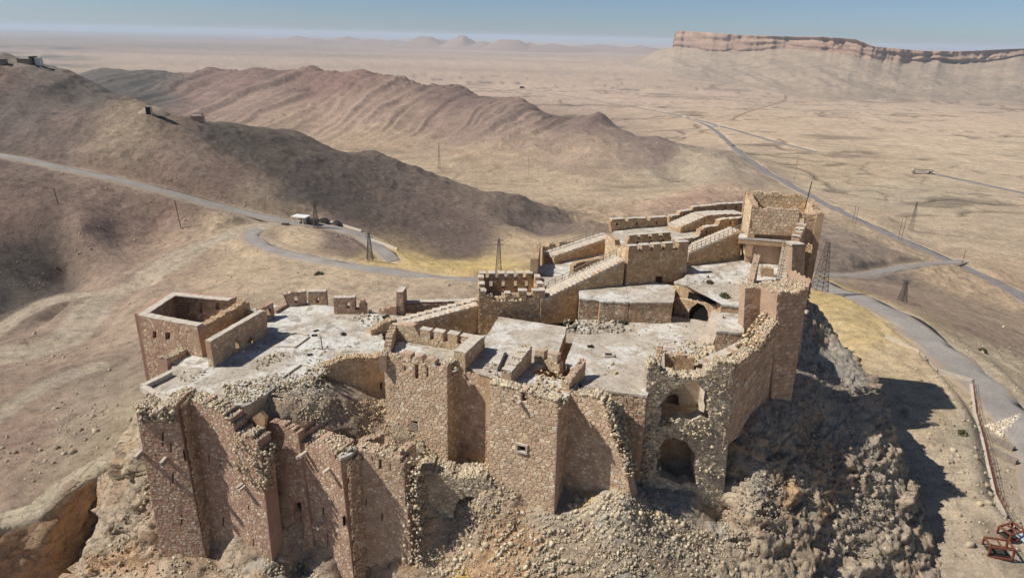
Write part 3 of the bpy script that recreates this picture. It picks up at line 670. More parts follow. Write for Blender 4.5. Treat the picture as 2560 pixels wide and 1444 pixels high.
def prism(T, part, pts, z, zb, mat, sidemat=None, wob=0.0, seed=0, side_part='wall', sag=0.0):
    """a flat floor or roof: pts are plan points; a worn sheet on top, walls below as a second part"""
    P = np.array([q[:2] for q in pts], float)
    if wob:
        r = np.random.default_rng(seed); Q = []
        for a, b in zip(P, np.roll(P, -1, 0)):
            n = max(1, int(np.linalg.norm(b - a) / 0.45)); d = (b - a); nn = np.array([d[1], -d[0]]) / (np.linalg.norm(d) + 1e-9); e = 0.0
            for i in range(n):
                e = .6 * e + r.uniform(-wob, wob); Q.append(a + d * i / n + nn * e * (1 if i else 0.3))
        P = np.array(Q)
    n = len(P); zt = np.full(n, z) if np.isscalar(z) else np.array(z); th = 0.32
    def zz(q): return zt[0] + (fbm(q[:, 0] / 3.2, q[:, 1] / 3.2, octv=3, seed=seed + 40) * .11 - .05 if np.isscalar(z) else 0)
    import bmesh
    bm = bmesh.new(); vs_ = [bm.verts.new((a, b, c)) for (a, b), c in zip(P, zt)]; f = bm.faces.new(vs_); bmesh.ops.triangulate(bm, faces=[f])
    if np.isscalar(z):
        for ax in (0, 1):                            # cut the sheet into a fine lattice so that it can sag and wear
            lo, hi = P[:, ax].min(), P[:, ax].max()
            for c in np.arange(lo + .8, hi, .8): bmesh.ops.bisect_plane(bm, geom=bm.verts[:] + bm.edges[:] + bm.faces[:], plane_co=(c, 0, 0) if ax == 0 else (0, c, 0), plane_no=(1, 0, 0) if ax == 0 else (0, 1, 0))
    bm.verts.index_update(); V = np.array([v.co for v in bm.verts]); Fc = [[v.index for v in f.verts] for f in bm.faces]; bm.free()
    if np.isscalar(z): V[:, 2] = zz(V)
    m = len(V); V2 = [(a, b, c + (.0 if not np.isscalar(z) else .05)) for (a, b), c in zip(P, zt)] + [(a, b, c - th) for (a, b), c in zip(P, zt)]
    if np.isscalar(z): V2[:n] = [(a, b, c) for (a, b), c in zip(P, zz(P))]
    o = T.add(part, np.vstack([V, np.array(V2)]), Fc + [[m + i, m + (i + 1) % n, m + n + (i + 1) % n, m + n + i] for i in range(n)], mat)
    if sidemat:
        C = P.mean(0); Qi = C + (P - C) * (1 - 0.12 / np.maximum(np.linalg.norm(P - C, axis=1), 1))[:, None]
        V = [(a, b, c - th * 0.9) for (a, b), c in zip(Qi, zt)] + [(a, b, zb) for a, b in Qi]
        T.add(side_part, V, [[i, (i + 1) % n, n + (i + 1) % n, n + i] for i in range(n)], sidemat)
    return o
def box(T, part, c, size, mat, rz=0.0, parent=None, jit=0.0, seed=0, tilt=(0, 0), label=None):
    r = np.random.default_rng(seed); hx, hy, hz = np.array(size) / 2
    V = np.array([(x, y, z) for z in (-hz, hz) for x, y in ((-hx, -hy), (hx, -hy), (hx, hy), (-hx, hy))], float)
    if jit: V += r.uniform(-jit, jit, V.shape)
    ca, sa = math.cos(rz), math.sin(rz); V[:, 2] += V[:, 0] * tilt[0] + V[:, 1] * tilt[1]
    V = np.column_stack([V[:, 0] * ca - V[:, 1] * sa, V[:, 0] * sa + V[:, 1] * ca, V[:, 2]]) + np.array(c)
    return T.add(part, V, [[0, 3, 2, 1], [4, 5, 6, 7], [0, 1, 5, 4], [1, 2, 6, 5], [2, 3, 7, 6], [3, 0, 4, 7]], mat, parent=parent, label=label)
def bars(segs, rad):                             # square bars along segments -> V, F
    V, Fc = [], []
    for a, b in segs:
        a, b = np.array(a, float), np.array(b, float); d = b - a; L = np.linalg.norm(d)
        if L < 1e-6: continue
        d /= L; u = np.cross(d, (0, 0, 1)); u = u / np.linalg.norm(u) if np.linalg.norm(u) > 1e-3 else np.array([1., 0, 0]); w = np.cross(d, u); k = len(V)
        for q in (a, b):
            for s1, s2 in ((-1, -1), (1, -1), (1, 1), (-1, 1)): V.append(q + u * s1 * rad + w * s2 * rad)
        Fc += [[k, k+1, k+5, k+4], [k+1, k+2, k+6, k+5], [k+2, k+3, k+7, k+6], [k+3, k, k+4, k+7], [k, k+3, k+2, k+1], [k+4, k+5, k+6, k+7]]
    return V, Fc
def parapet(T, pl, px0, px1, n, ybase, h, th, mat, mas, duty=0.62, seed=0, part='merlon'):
    """n merlons standing on a line given by two photo points (their feet); each one a part"""
    a, za = pl.sz(*px0); b, zb = pl.sz(*px1); r = np.random.default_rng(seed)
    for i in range(n):
        c = a + (b - a) * (i + 0.5) / n; w = (b - a) / n * duty * r.uniform(0.9, 1.08); z0 = za + (zb - za) * (i + 0.5) / n; hh = h * r.uniform(0.85, 1.08)
        slab(T, part, pl, [(c - w / 2, z0 + hh), (c, z0 + hh + r.uniform(-.05, .08)), (c + w / 2, z0 + hh + r.uniform(-.1, .05))], [(c - w / 2, z0 - 0.1), (c + w / 2, z0 - 0.1)], th, mat, mas=dict(mas, seed=seed + i) if mas else None, px=False)
# ------------------------------------------------------------------ the castle rock
# plan lines of the main walls, measured first because the rock meets their feet
TL = XY(338,1020,.3); TR = XY(440,1010,1.0); p1 = Plane(TL, TR)
c0 = XY(467,998,.5); c1 = XY(551,1027,.1); pc1 = Plane(c0, c1); prc = pc1.shift(-3.6)
t0 = XY(738,1078,-3.2); t1 = XY(851,1153,-5.2); p2 = Plane(t0, t1)
u0 = XY(889,1128,-5.2); u1 = XY(1001,1149,-5.2); p3 = Plane(u0, u1)
a0, a1 = XY(963,885,3), XY(1117,923,3); p4 = Plane(a0, a1)
b0 = np.array(p4.w(p4.L, 0, -2.7)[:2]); f0, f1 = XY(1226,966,3), XY(1396,1005,3); p6 = Plane(f0, f1); b1 = np.array(p6.w(1.2, 0, -4.0)[:2]); p5 = Plane(b0, b1)
g0 = np.array(p6.w(p6.L - .3, 0, -4.2)[:2]); p8 = Plane(g0, g0 + np.array([.80, -.45]) * 10)
h0 = XY(1622,908,6); h1 = XY(1840,912,6); p9 = Plane(h0, h1)
k0 = h1; k1 = XY(1916,996,-3.8); p11 = Plane(k0, k1); p13 = Plane(XY(1928,1005,-4.4), XY(1970,1003,-4.6))
RP = []
for pl, pts in ((p1, ((415,1368),(460,1374),(511,1376))), (pc1, ((520,1376),(560,1372),(600,1366),(650,1376),(675,1385))), (prc, ((690,1345),(745,1345))), (p2, ((775,1480),(885,1490))), (p3, ((890,1490),(960,1480),(1025,1440))),
                (p4, ((968,1052),(1040,1100),(1119,1148))), (p5, ((1142,1152),(1220,1176))), (p6, ((1223,1178),(1300,1225),(1384,1278))), (p8, ((1415,1245),(1490,1225),(1565,1205))), (p9, ((1600,1212),(1660,1215),(1735,1212),(1790,1318))), (p11, ((1868,1040),(1916,1000))), (p13, ((1940,1004),(1968,1004)))):
    for q in pts:
        s_, z_ = pl.sz(*q); RP += [pl.w(s_, z_, .3), pl.w(s_, z_ - .4, 1.6)]
RK = [  # photo pixel + height on the rock surface
 (1130,1335,-17.5),(1250,1325,-14.8),(1300,1310,-14.2),(1100,1444,-21.5),(1300,1444,-18.5),(1500,1444,-17.4),(1700,1444,-17.6),(1840,1444,-19),(1450,1360,-14.6),(1620,1340,-13.4),(1180,1400,-18.5),
 (1850,1250,-11.0),(1930,1150,-8.4),(2000,1080,-7.4),(2000,1250,-13),(2060,980,-5.6),(2080,1150,-10.6),(2120,1010,-7.6),(2170,1100,-11.2),(2100,1300,-16.4),(2170,1250,-15.8),(2120,1440,-22),(1960,1400,-17.8),(2190,1380,-20.5),(2215,1200,-15.0),
 (2020,752,0.6),(2060,775,-0.4),(2100,808,-1.8),(2150,872,-3.6),(2185,930,-5.2),(2205,985,-6.6),(2240,1050,-9.0),(2245,1110,-12.5),(2235,1300,-18.5),(2225,1440,-23.5),
 (2010,860,-1.2),(2060,900,-3.2),(2120,940,-5.0),(2000,950,-3.4),
 (365,1170,-13),(300,1237,-17.2),(240,1322,-22.3),(165,1440,-27),(300,1420,-25),(430,1440,-25.5),(560,1444,-25),(350,1280,-19.2),(720,1430,-20.5),(650,1440,-23),
 (792,954,-.5),(745,974,-.5),(692,978,-.6),(652,1004,-.8),(612,1026,-1.2),(790,985,-1.2),(740,1005,-1.3),(690,1012,-1.2),(645,1036,-2.2),(600,1044,-2.6),(700,1050,-2.3),(800,1020,-2.1),(760,1030,-2.0),(650,1065,-3.6),(830,962,-1.9),(850,1000,-2.5),(955,1000,-6.2),(900,1000,-3.7),(860,1060,-4.9),(960,1090,-6.2),(780,1060,-3.6),(1100,1190,-11.5),(1010,1140,-7.2),(1040,1180,-9.5),
]
RP += [tuple(A(*q)) for q in RK]
RP += [(-21,70,-9),(-14,71,-8),(-24,73,-6),(-33,76,-5),(-40,78,-3),(-44,82,-6),(-52,87,-8),(-56,88,-13),(-50,98,-9),(-58,100,-16),(-36,90,-3),(-28,84,-2.5),(-36,100,-5),(-30,104,-9),(-20,95,-3),(-20,100,-3),(-33,112,-16),(-15,112,-12),(-10,90,-2),(0,88,-1),(10,85,-1.5),(20,88,0),(30,92,2),(15,100,3),(35,105,4),(44,108,2),(53,112,-8),(51,100,-6),(47,94,-3),(15,125,-8),(35,128,-8),(5,115,-6),
       (29.5,72.0,-9.5),(28.3,70.6,-13),(32,70,-10.5),(17,76.5,-13),(21,76,-13.5),(25,75.5,-12),(20,80,-6),(10,77,-4),(3,78,-3),(-10,82,-2),(-63,78,-36),(-72,70,-40),(-62,62,-38),(-55,96,-14),(-64,90,-26),(0,45,-34),(-30,45,-38),(30,45,-32),(55,50,-28),(-50,50,-40),(57,108,-20),(60,98,-23),(62,88,-25),(61,76,-26),(57,62,-29),(55,120,-25),(40,138,-24),(-70,110,-30)]
RP = np.array(RP); _rg = Grid2(RBF(RP[:, :2] / 30, RP[:, 2], 1.25, 0.035), -80 / 30, 75 / 30, 400, 40 / 30, 140 / 30, 260)
def h_rock(x, y): return _rg(np.asarray(x, float) / 30, np.asarray(y, float) / 30)
def rock_surface(x, y):
    z = h_rock(x, y)
    e = 0.8; gx = (h_rock(x + e, y) - h_rock(x - e, y)) / (2 * e); gy = (h_rock(x, y + e) - h_rock(x, y - e)) / (2 * e)
    sl = np.hypot(gx, gy)
    n = fbm(x / 5.5, y / 5.5, z / 3.5, octv=4, seed=81) * 0.22 + ridged(x / 2.2, y / 2.2, z / 1.6, octv=3, seed=83) * 0.10
    k = 0.30 + 0.9 * sstep(0.3, 1.1, sl)
    kb = sstep(0.6, 1.15, sl) * np.clip(.22 + sstep(24, 30, x) + sstep(-36, -44, x), 0, 1); n = n * k * (.5 + .5 * kb) + (blocks(x, y, z, 6.0, 86) * .62 + blocks(x + .3 * z, y, z * 1.5, 2.4, 87) * 0.34 + blocks(x, y, z * 1.3, 1.0, 88) * .17 + blocks(x, y, z, .5, 90) * .07) * kb + blocks(x, y, z, 1.2, 89) * .16 * (1 - kb)
    return z, gx, gy, sl, n
def blocks(x, y, z, size, seed):                # piecewise steps of jointed rock: a random offset per nearest cell
    X = np.stack([x / size + .35 * vnoise(x / size * 1.7, y / size * 1.7, z, seed), y / size, z / size * 1.35], -1); I = np.floor(X).astype(np.int64)
    best = np.full(np.shape(x), 9e9); val = np.zeros(np.shape(x))
    for i in (-1, 0, 1):
        for j in (-1, 0, 1):
            for k in (-1, 0, 1):
                c = I + np.array([i, j, k]); h = [_hash(c[..., 0], c[..., 1], c[..., 2], seed + q) for q in range(7)]
                e = [X[..., q] - c[..., q] - h[q] for q in range(3)]; d = e[0] ** 2 + e[1] ** 2 + e[2] ** 2
                v = h[3] + (h[4] - .5) * 1.5 * e[0] + (h[5] - .5) * 1.5 * e[1] + (h[6] - .5) * 1.5 * e[2]      # each block has its own tilted face
                m = d < best; best = np.where(m, d, best); val = np.where(m, v, val)
    return val * 2 - 1
def make_rock():
    xs = np.concatenate([np.arange(-76, 24, 0.32), np.arange(24, 66, .19)]); ys = np.concatenate([np.arange(52, 58, .32), np.arange(58, 100, .2), np.arange(100, 136, .4)]); X, Y = np.meshgrid(xs, ys)
    z, gx, gy, sl, n = rock_surface(X, Y)
    inv = 1 / np.sqrt(1 + gx ** 2 + gy ** 2); x2 = X - gx * inv * n * 0.9; y2 = Y - gy * inv * n * 0.9; z2 = z + n * inv
    inner = [XY(a, b, 0) for a, b in ((372,975),(384,950),(432,905),(560,800),(790,760),(1040,790),(1200,740),(1500,600),(1860,560),(1990,600),(1960,760),(1800,900),(1620,985),(1395,960),(1226,940),(1117,915),(963,880),(815,916),(700,985),(560,1012))]
    q = np.stack([x2.ravel(), y2.ravel()], 1); m = pip(q, inner).reshape(z2.shape); z2 = np.where(m, np.minimum(z2, -0.9), z2)
    V = np.stack([x2, y2, z2], -1).reshape(-1, 3); m = X.shape[1]
    i = np.arange(X.shape[0] - 1)[:, None] * m + np.arange(m - 1)[None]; Fq = np.stack([i, i + 1, i + m + 1, i + m], -1).reshape(-1, 4)
    hl = h_land(X.copy(), Y.copy(), False).ravel(); keep = (V[:, 2] > hl - 2.0)
    Fq = Fq[keep[Fq].any(1)]
    # colour of the rock: grey scree, tan limestone, orange and yellow veins
    c = np.tile(lin(186, 168, 142), (len(V), 1)); x, y, zz = V.T
    a = sstep(-0.1, 0.35, fbm(x / 9, y / 9, zz / 6, octv=4, seed=91))[:, None]; c = c * (1 - a) + a * lin(174, 150, 124)
    b = sstep(0.2, 0.5, fbm(x / 6, y / 6, zz / 5, octv=3, seed=92))[:, None]; c = c * (1 - b) + b * lin(190, 156, 120)
    g = (sstep(1.0, 0.45, sl.ravel()) * sstep(-0.25, 0.15, fbm(x / 8, y / 8, octv=4, seed=93)))[:, None]; c = c * (1 - g) + g * lin(178, 168, 150)
    yv = (sstep(0.28, 0.42, fbm(x / 5, y / 5, zz / 4, octv=3, seed=95)) * ((x > -10) & (x < 12) & (y < 72)))[:, None]; c = c * (1 - yv) + yv * lin(206, 170, 92)
    gr = (np.exp(-((x - 12 - (68 - y) * 0.2) / 3.5) ** 2) * (y < 71) * sstep(-0.3, 0.2, fbm(x / 4, y / 4, octv=3, seed=97)))[:, None]; c = c * (1 - gr) + gr * lin(176, 168, 150)
    rs = (sstep(26, 31, x) * sstep(1.3, 0.7, sl.ravel()))[:, None]; c = c * (1 - 0.4 * rs) + 0.4 * rs * lin(150, 142, 130)
    c = c * (1 + 0.18 * fbm(x / 1.7, y / 1.7, zz / 1.4, octv=3, seed=99))[:, None]
    # drop unused vertices
    u = np.unique(Fq); mp = -np.ones(len(V), int); mp[u] = np.arange(len(u))
    return V[u], mp[Fq], c[u]
def mat_rock():
    t = NT('limestone'); a = t.attr('tint')
    m = t.ramp(t.noise(0.7, 8, 0.68), [(0.28, 0.68), (0.5, 1.0), (0.75, 1.22)]); f = t.ramp(t.noise(5.0, 6, 0.72), [(0.25, 0.66), (0.5, 1.0), (0.8, 1.2)])
    c = t.mix(t.mix(a, m, 1.0, 'MULTIPLY'), f, 0.9, 'MULTIPLY')
    sc = t.scaled((0.8, 0.8, 1.6)); cr = t.n('ShaderNodeTexVoronoi', feature='DISTANCE_TO_EDGE'); cr.inputs['Scale'].default_value = 0.55; t.l(sc, cr.inputs['Vector'])
    w = t.noise(1.5, 5, 0.6); mx = t.n('ShaderNodeVectorMath', operation='ADD'); t.l(sc, mx.inputs[0]); wv = t.n('ShaderNodeVectorMath', operation='SCALE'); t.l(w, wv.inputs[0]); wv.inputs['Scale'].default_value = 1.2; t.l(wv.outputs[0], mx.inputs[1]); t.l(mx.outputs[0], cr.inputs['Vector'])
    e = t.ramp(cr.outputs['Distance'], [(0.0, 0.3), (0.04, 1.0)]); c = t.mix(c, e, 0.7, 'MULTIPLY')
    n = t.bump(e, 0.5, 0.25); n = t.bump(t.noise(1.4, 8, 0.72), 0.9, 0.4, n); n = t.bump(t.noise(7, 5, 0.7), 0.7, 0.08, n)
    MAT['rock'] = t.done(c, n)
mat_rock()
RV, RF_, RC = make_rock(); structure('castle_rock', RV, RF_, 'rock', False, RC)
# grid lookup of the finished rock for things that stand on it
_rz = {}
def zrock(x, y):
    x = np.atleast_1d(np.asarray(x, float)); y = np.atleast_1d(np.asarray(y, float)); z, gx, gy, sl, n = rock_surface(x, y)
    return z + n / np.sqrt(1 + gx ** 2 + gy ** 2)
def make_bank():                                # the sheer far side of the rock-cut ditch
    P = smooth_path(BANK, 0.6, 2); n = len(P); T = np.gradient(P[:, :2], axis=0); T /= np.linalg.norm(T, axis=1)[:, None]; N = np.stack([-T[:, 1], T[:, 0]], 1)
    if (N[n // 2] @ (CAM[:2] - P[n // 2, :2])) < 0: N = -N
    dz = np.concatenate([[0.3, 0.15], np.linspace(-0.1, -20, 46)]); ins = np.concatenate([[-3.0, -1.0], np.linspace(0.2, 2.6, 46)])
    s = np.arange(n) * 0.6; S, Dz = np.meshgrid(s, dz, indexing='ij')
    base = P[:, None, :2] + N[:, None] * ins[None, :, None]; z = P[:, 2][:, None] + Dz
    d = (fbm(S / 7, z / 9, octv=4, seed=101) * 2.0 + ridged(S / 3.2, z / 2.6, octv=3, seed=102) * 0.8) * sstep(0.0, -1.5, Dz)
    z = z + 0.25 * fbm(S / 1.5, Dz, octv=2, seed=104) * (Dz > -0.2)
    q = base + N[:, None] * d[..., None]; V = np.concatenate([q, z[..., None]], -1); m = len(dz)
    i = np.arange(n - 1)[:, None] * m + np.arange(m - 1)[None]; Fq = np.stack([i, i + 1, i + m + 1, i + m], -1).reshape(-1, 4)
    V = V.reshape(-1, 3); a = sstep(-0.3, 0.3, fbm(V[:, 0] / 5, V[:, 1] / 5, V[:, 2] / 5, octv=3, seed=103))[:, None]
    c = (1 - a) * lin(186, 150, 116) + a * lin(196, 166, 130); t = (Dz.ravel() > -0.6)[:, None]; c = np.where(t, lin(186, 172, 146), c)
    structure('ditch_cliff', V, Fq, 'rock', True, c)
make_bank()

def hit_rock(px, py):                           # where sight lines meet the castle rock (arrays)
    px = np.asarray(px, float); py = np.asarray(py, float); d = _f[None] + _r[None] * ((px - PW / 2) / FPX)[:, None] + _u[None] * ((PH / 2 - py) / FPX)[:, None]
    t = np.linspace(45, 150, 260); prev = None; out = np.full((len(px), 3), np.nan); done = np.zeros(len(px), bool)
    for a in t:
        q = CAM + d * a; below = q[:, 2] < h_rock(q[:, 0], q[:, 1]); m = below & ~done; out[m] = q[m]; done |= below
    return out
def scree(name, label, zones, seed):
    VV, FF, CC, n0 = [], [], [], 0; r = np.random.default_rng(seed)
    for k, (poly, n, size, pal) in enumerate(zones):
        P = np.array(poly, float); lo, hi = P.min(0), P.max(0); q = r.uniform(lo, hi, (n * 4, 2)); q = q[pip(q, P)][:n]
        h = hit_rock(q[:, 0], q[:, 1]); h = h[~np.isnan(h[:, 0])]
        # clumped: more stones where a noise field is high
        w = fbm(h[:, 0] / 3.5, h[:, 1] / 3.5, octv=3, seed=seed + k); h = h[w > r.uniform(-0.7, 0.3, len(h))]
        if not len(h): continue
        s = size * np.minimum(0.35 + r.exponential(0.42, len(h)), 2.0); z = zrock(h[:, 0], h[:, 1]); h[:, 2] = z + s * 0.12
        V, Fc, C = rocks(h, s, pal, seed + k); VV.append(V); FF.append(Fc + n0); CC.append(C); n0 += len(V)
    structure(name, np.vstack(VV), np.vstack(FF), 'rubble', False, np.vstack(CC), label=label, kind='stuff')
scree('rubble_slope', 'collapsed masonry rubble spilling down in front of the towers', [
 (((1020,1290),(1100,1230),(1260,1270),(1400,1290),(1560,1230),(1640,1230),(1790,1340),(1850,1444),(1040,1444)), 12000, .22, 'rubble'),
 (((1040,1350),(1400,1330),(1440,1444),(1040,1444)), 700, .38, 'rubble'), (((1400,1250),(1560,1225),(1780,1340),(1700,1400),(1450,1330)), 900, .36, 'rubble'),
 (((860,1000),(960,1000),(1120,1150),(1220,1180),(1190,1230),(1060,1190),(1000,1140),(880,1090),(780,1040)), 4200, .2, 'rubbleyellow'),
 (((690,1350),(760,1340),(800,1444),(640,1444)), 1200, .32, 'rubble'), (((560,1015),(640,1000),(700,965),(800,935),(830,960),(860,1060),(800,1080),(690,1060),(600,1060)), 3200, .2, 'rubble'),
 (((1140,1160),(1225,1180),(1300,1250),(1240,1270),(1120,1220)), 600, .26, 'rubble')], 300)
scree('scree', 'dark grey scree on the shaded rock right of the long wall', [
 (((1820,1090),(1920,1010),(1990,1010),(2060,1050),(2050,1250),(1950,1400),(1800,1400),(1790,1250)), 3600, .22, 'grey'), (((2000,900),(2100,900),(2230,1150),(2230,1400),(2060,1380)), 1200, .28, 'grey')], 340)
scree('slope_stones', 'loose stones on the pale rock below the left tower', [(((200,1444),(370,1190),(410,1380),(560,1385),(660,1400),(640,1444)), 700, .3, 'rubble')], 360)

# ------------------------------------------------------------------ the castle
def M(size, pat='rubble', pal='tower', **k): return dict(size=size, pat=pat, pal=pal, **k)
def base3(px, py, z, dz=-3): q = A(px, py, z); return (q[0], q[1], q[2] + dz)
TOWER = M(0.46, 'rubble', 'tower', gap=0.09, proud=0.09, aspect=1.4)
PINK = M(0.43, 'wild', 'pink', gap=0.12, proud=0.05, pale=0.16, prob=0.85)
UPPER = M(0.44, 'coursed', 'upper', gap=0.08, proud=0.08, pale=0.05)
WALLM = M(0.60, 'coursed', 'wall', gap=0.11, proud=0.14, pale=0.05, aspect=1.6)
YEL = M(0.42, 'wild', 'yellow', gap=0.08, proud=0.06, pale=0.1)
SMALL = M(0.40, 'rubble', 'upper', gap=0.06, proud=0.04, pale=0.06)
def spot_rubble(T, poly_px, z, n, size, pal='rubble', seed=0, sink=0.1):
    P = np.array([XY(*q, z) for q in poly_px]); r = np.random.default_rng(seed); lo, hi = P.min(0), P.max(0); out = []
    while len(out) < n:
        q = r.uniform(lo, hi, (n * 3, 2)); out += q[pip(q, P)].tolist()
    out = np.array(out[:n]); s = size * (0.35 + r.exponential(0.45, n)); s = np.minimum(s, size * 2.2)
    T.rubble(np.column_stack([out, z + s * 0.25 - sink * s]), s, pal, seed)
# ---- left terrace -------------------------------------------------
T = Thing('terrace', 'broad whitewashed terrace with rubble patches beside the roofless stone room', 'terrace', (-32, 85, -4))
FL = [(372,960),(384,948),(432,918),(432,890),(500,850),(560,800),(665,760),(705,762),(790,752),(840,768),(930,780),(1010,790),(1040,790),(1000,805),(935,822),(955,835),(965,885),(905,888),(862,897),(815,918),(805,934),(770,948),(742,962),(700,962),(668,982),(640,1000),(610,1012),(560,1014),(470,996),(425,998)]
prism(T, 'floor', [XY(a, b, 0.0) for a, b in FL], 0.0, -6, 'floor_white', 'core', wob=0.22, seed=3)
for k, (poly, n, sz) in enumerate(((((560,960),(700,930),(790,940),(740,960),(690,965),(640,1000),(560,1010)), 900, 0.2), (((640,900),(720,870),(700,900),(640,925)), 120, 0.22), (((900,770),(1000,785),(980,815),(930,825),(880,790)), 130, 0.30), (((690,880),(900,850),(880,900),(800,920)), 90, 0.18), (((440,930),(520,925),(500,950),(440,955)), 45, 0.2), (((780,960),(830,930),(800,900),(760,930)), 110, 0.3))):
    spot_rubble(T, poly, 0.0, n, sz, 'rubble' if k != 3 else 'grey', 20 + k)
# low kerbs and drains let into the floor
for k, (a, b) in enumerate((((690,842),(742,832)), ((742,832),(770,838)), ((692,866),(738,868)), ((738,868),(772,842)), ((706,944),(752,912)), ((752,912),(806,924)))):
    p = A(*a, 0.0); q = A(*b, 0.0); c = (p + q) / 2; box(T, 'kerb', (c[0], c[1], 0.06), (np.linalg.norm(q - p), 0.3, 0.24), 'coping', math.atan2(q[1] - p[1], q[0] - p[0]), jit=0.03, seed=k)
for k, (a, b) in enumerate(((616,963), (786,838), (775,886), (790,826))):
    p = A(a, b, 0.0); box(T, 'drain_shade_sheet', (p[0], p[1], 0.012), (0.75, 0.6, 0.03), 'dark', 0.3 * k, jit=0.05, seed=k)  # near-black sheets laid on the floor, painted as the shade inside drains
T.finish()
pole = A(806, 872, 0.0); T = Thing('marker_pole', 'thin dark pole standing in a rubble heap on the white terrace', 'pole', pole)
V, Fc = bars([(pole, pole + np.array([-0.1, 0, 1.9]))], 0.05); T.add('pole', V, Fc, 'burnt')
T.rubble(pole + np.random.default_rng(3).normal(0, 0.25, (14, 3)) * (1, 1, 0.3), 0.3, 'grey', 3); T.finish(part='stone')

# ---- roofless room at the left -----------------------------------
zr = 4.5; C0, C1_, C2_, C3_ = XY(345,789,zr), XY(433,732,zr), XY(581,747,zr), XY(493,817,zr)
T = Thing('roofless_room', 'roofless square stone room with pale wall tops at the left end', 'building', (-47, 90, -5))
pf = Plane(C0, C3_); slab(T, 'wall', pf, [(345,789),(493,817)], [(386,1010),(520,965)], 1.1, 'mortar_pink', holes=[(382,828,391,845), (413,831,425,849)], mas=M(0.46,'wild','pink',gap=.1,proud=.05,pale=.05,prob=.9), seed=1)
for k in range(2):
    q = pf.w(*pf.sz(386.5 + 32.5 * k, 838), -0.9); box(T, 'recess_shade_panel', (q[0], q[1], q[2]), (1.0, 0.2, 1.4), 'dark', math.atan2(pf.d[1], pf.d[0]))  # near-black panel behind each window hole, painted shade of the interior
pb = Plane(C1_, C2_); slab(T, 'wall', pb.shift(-0.0), [(433,732),(581,747)], [(436,830),(585,830)], 1.1, 'mortar_pink', holes=[(466,757,473,781), (498,757,505,781), (538,757,548,773)], mas=M(0.42,'rubble','pink',gap=.08,proud=.04,pale=.02), jagged=0.12, jstep=.8)
pl_ = Plane(C0 + (C1_ - C0) * 0.08, C1_); slab(T, 'wall', pl_.shift(0), [(0.0, zr), (pl_.L, zr)], [(0, -7), (pl_.L, -7)], 1.0, 'mortar_pink', holes=[[(3.0, 2.6), (3.5, 2.6), (3.5, 1.4), (3.0, 1.4)]], px=False, mas=M(0.42,'rubble','pink',gap=.08,proud=.04,pale=.02))
pr = Plane(C3_, XY(623,752,zr)); slab(T, 'wall', pr, [(0, zr), (3, zr - .1), (6, zr + .1), (9, zr - .1), (pr.L - 2.5, zr + 0.1), (pr.L - 1.5, zr + 0.5), (pr.L, zr - 0.2)], [(0, -4), (pr.L, -4)], 1.15, 'mortar_upper', px=False, mas=M(0.42,'rubble','upper',gap=.08,proud=.04,pale=.02), jagged=0.3, jstep=.6, loose=3, seed=4)
cc = [C0, C1_, C2_, C3_]; cen = sum(cc) / 4
prism(T, 'floor', [cen + (c - cen) * 0.93 for c in cc], 0.35, -1, 'floor_white')
for a, b, off in ((C0, C1_, 0), (C1_, C2_, 0), (C0, C3_, 0)):       # pale coping on the wall tops
    p = Plane(a, b); inn = 1.0 if (cen - a) @ p.n > 0 else -1.0
    d = np.linalg.norm(b - a); n = int(d / 1.1)
    for i in range(n):
        q = a + (b - a) * (i + 0.5) / n + p.n * (0.5 if inn > 0 else -0.55) * 1.0
        box(T, 'coping_stone', (q[0], q[1], zr + 0.07), (d / n * 0.97, 1.15, 0.14), 'coping', math.atan2(p.d[1], p.d[0]), jit=0.035, seed=i)
spot_rubble(T, ((440,790),(520,790),(500,800),(450,800)), 0.36, 30, 0.25, 'rubble', 9)
T.finish(200)
# free-standing wall on the terrace
pw = Plane(XY(535,917,0), XY(668,836,0))
T = Thing('freestanding_wall', 'straight free-standing stone wall casting a long shadow on the white terrace', 'wall', (*pw.p0, 0))
slab(T, 'wall', pw, [(525,855),(560,833),(661,777),(667,778)], [(536,921),(669,839)], 0.85, 'mortar_upper', holes=[[(588,872),(588,855),(593,848),(598,855),(598,869)], [(617,856),(627,838),(634,850),(630,858)]], mas=M(0.42,'rubble','pink',gap=.07,proud=.04,pale=.03), ends={'L': M(0.42,'coursed','pink',gap=.06,proud=.05)}, jagged=0.1, jstep=.9)
for i in range(10):
    q = pw.w(pw.L * (i + .5) / 10, pw.sz(525 + 13.6 * (i + .5), 855 - 7.8 * (i + .5))[1] + .05, -.42); box(T, 'coping_stone', q, (pw.L / 10 * .97, .92, .13), 'coping', math.atan2(pw.d[1], pw.d[0]), jit=.03, seed=i)
T.finish(150)
T = Thing('cross_walls', 'two short cross walls between the roofless room and free-standing wall', 'wall', (*XY(600,820,0), 0))
for k, (a, b, h) in enumerate((((582,792),(621,802),3.0), ((610,777),(644,786),3.2))):
    p = Plane(XY(*a, h), XY(*b, h)); slab(T, 'wall', p, [a, b], [(a[0] + 8, a[1] + 70), (b[0] + 8, b[1] + 70)], 0.7, 'mortar_upper', mas=SMALL, jagged=.3, jstep=.4, seed=k, loose=3)
T.finish(60)
q = A(543, 852, 0.0); T = Thing('upright_block', 'single upright pale stone block standing behind the free-standing wall', 'stone block', q)
box(T, 'block', q + (0, 1.2, 1.4), (0.85, 0.6, 2.8), 'coping', 0.5, jit=0.15, seed=2); T.finish()
T = Thing('broken_wall', 'low broken wall with rubble top running below the roofless room', 'wall', (*XY(430,900,0), -1))
p = Plane(XY(421,914,0), XY(495,868,0)); slab(T, 'wall', p, [(418,900),(428,888),(432,892),(470,868),(480,858),(494,852)], [(420,950),(500,890)], 1.3, 'mortar_pink', mas=M(.45,'rubble','pink',gap=.08,proud=.06), jagged=.5, jstep=.5, loose=8, seed=3)
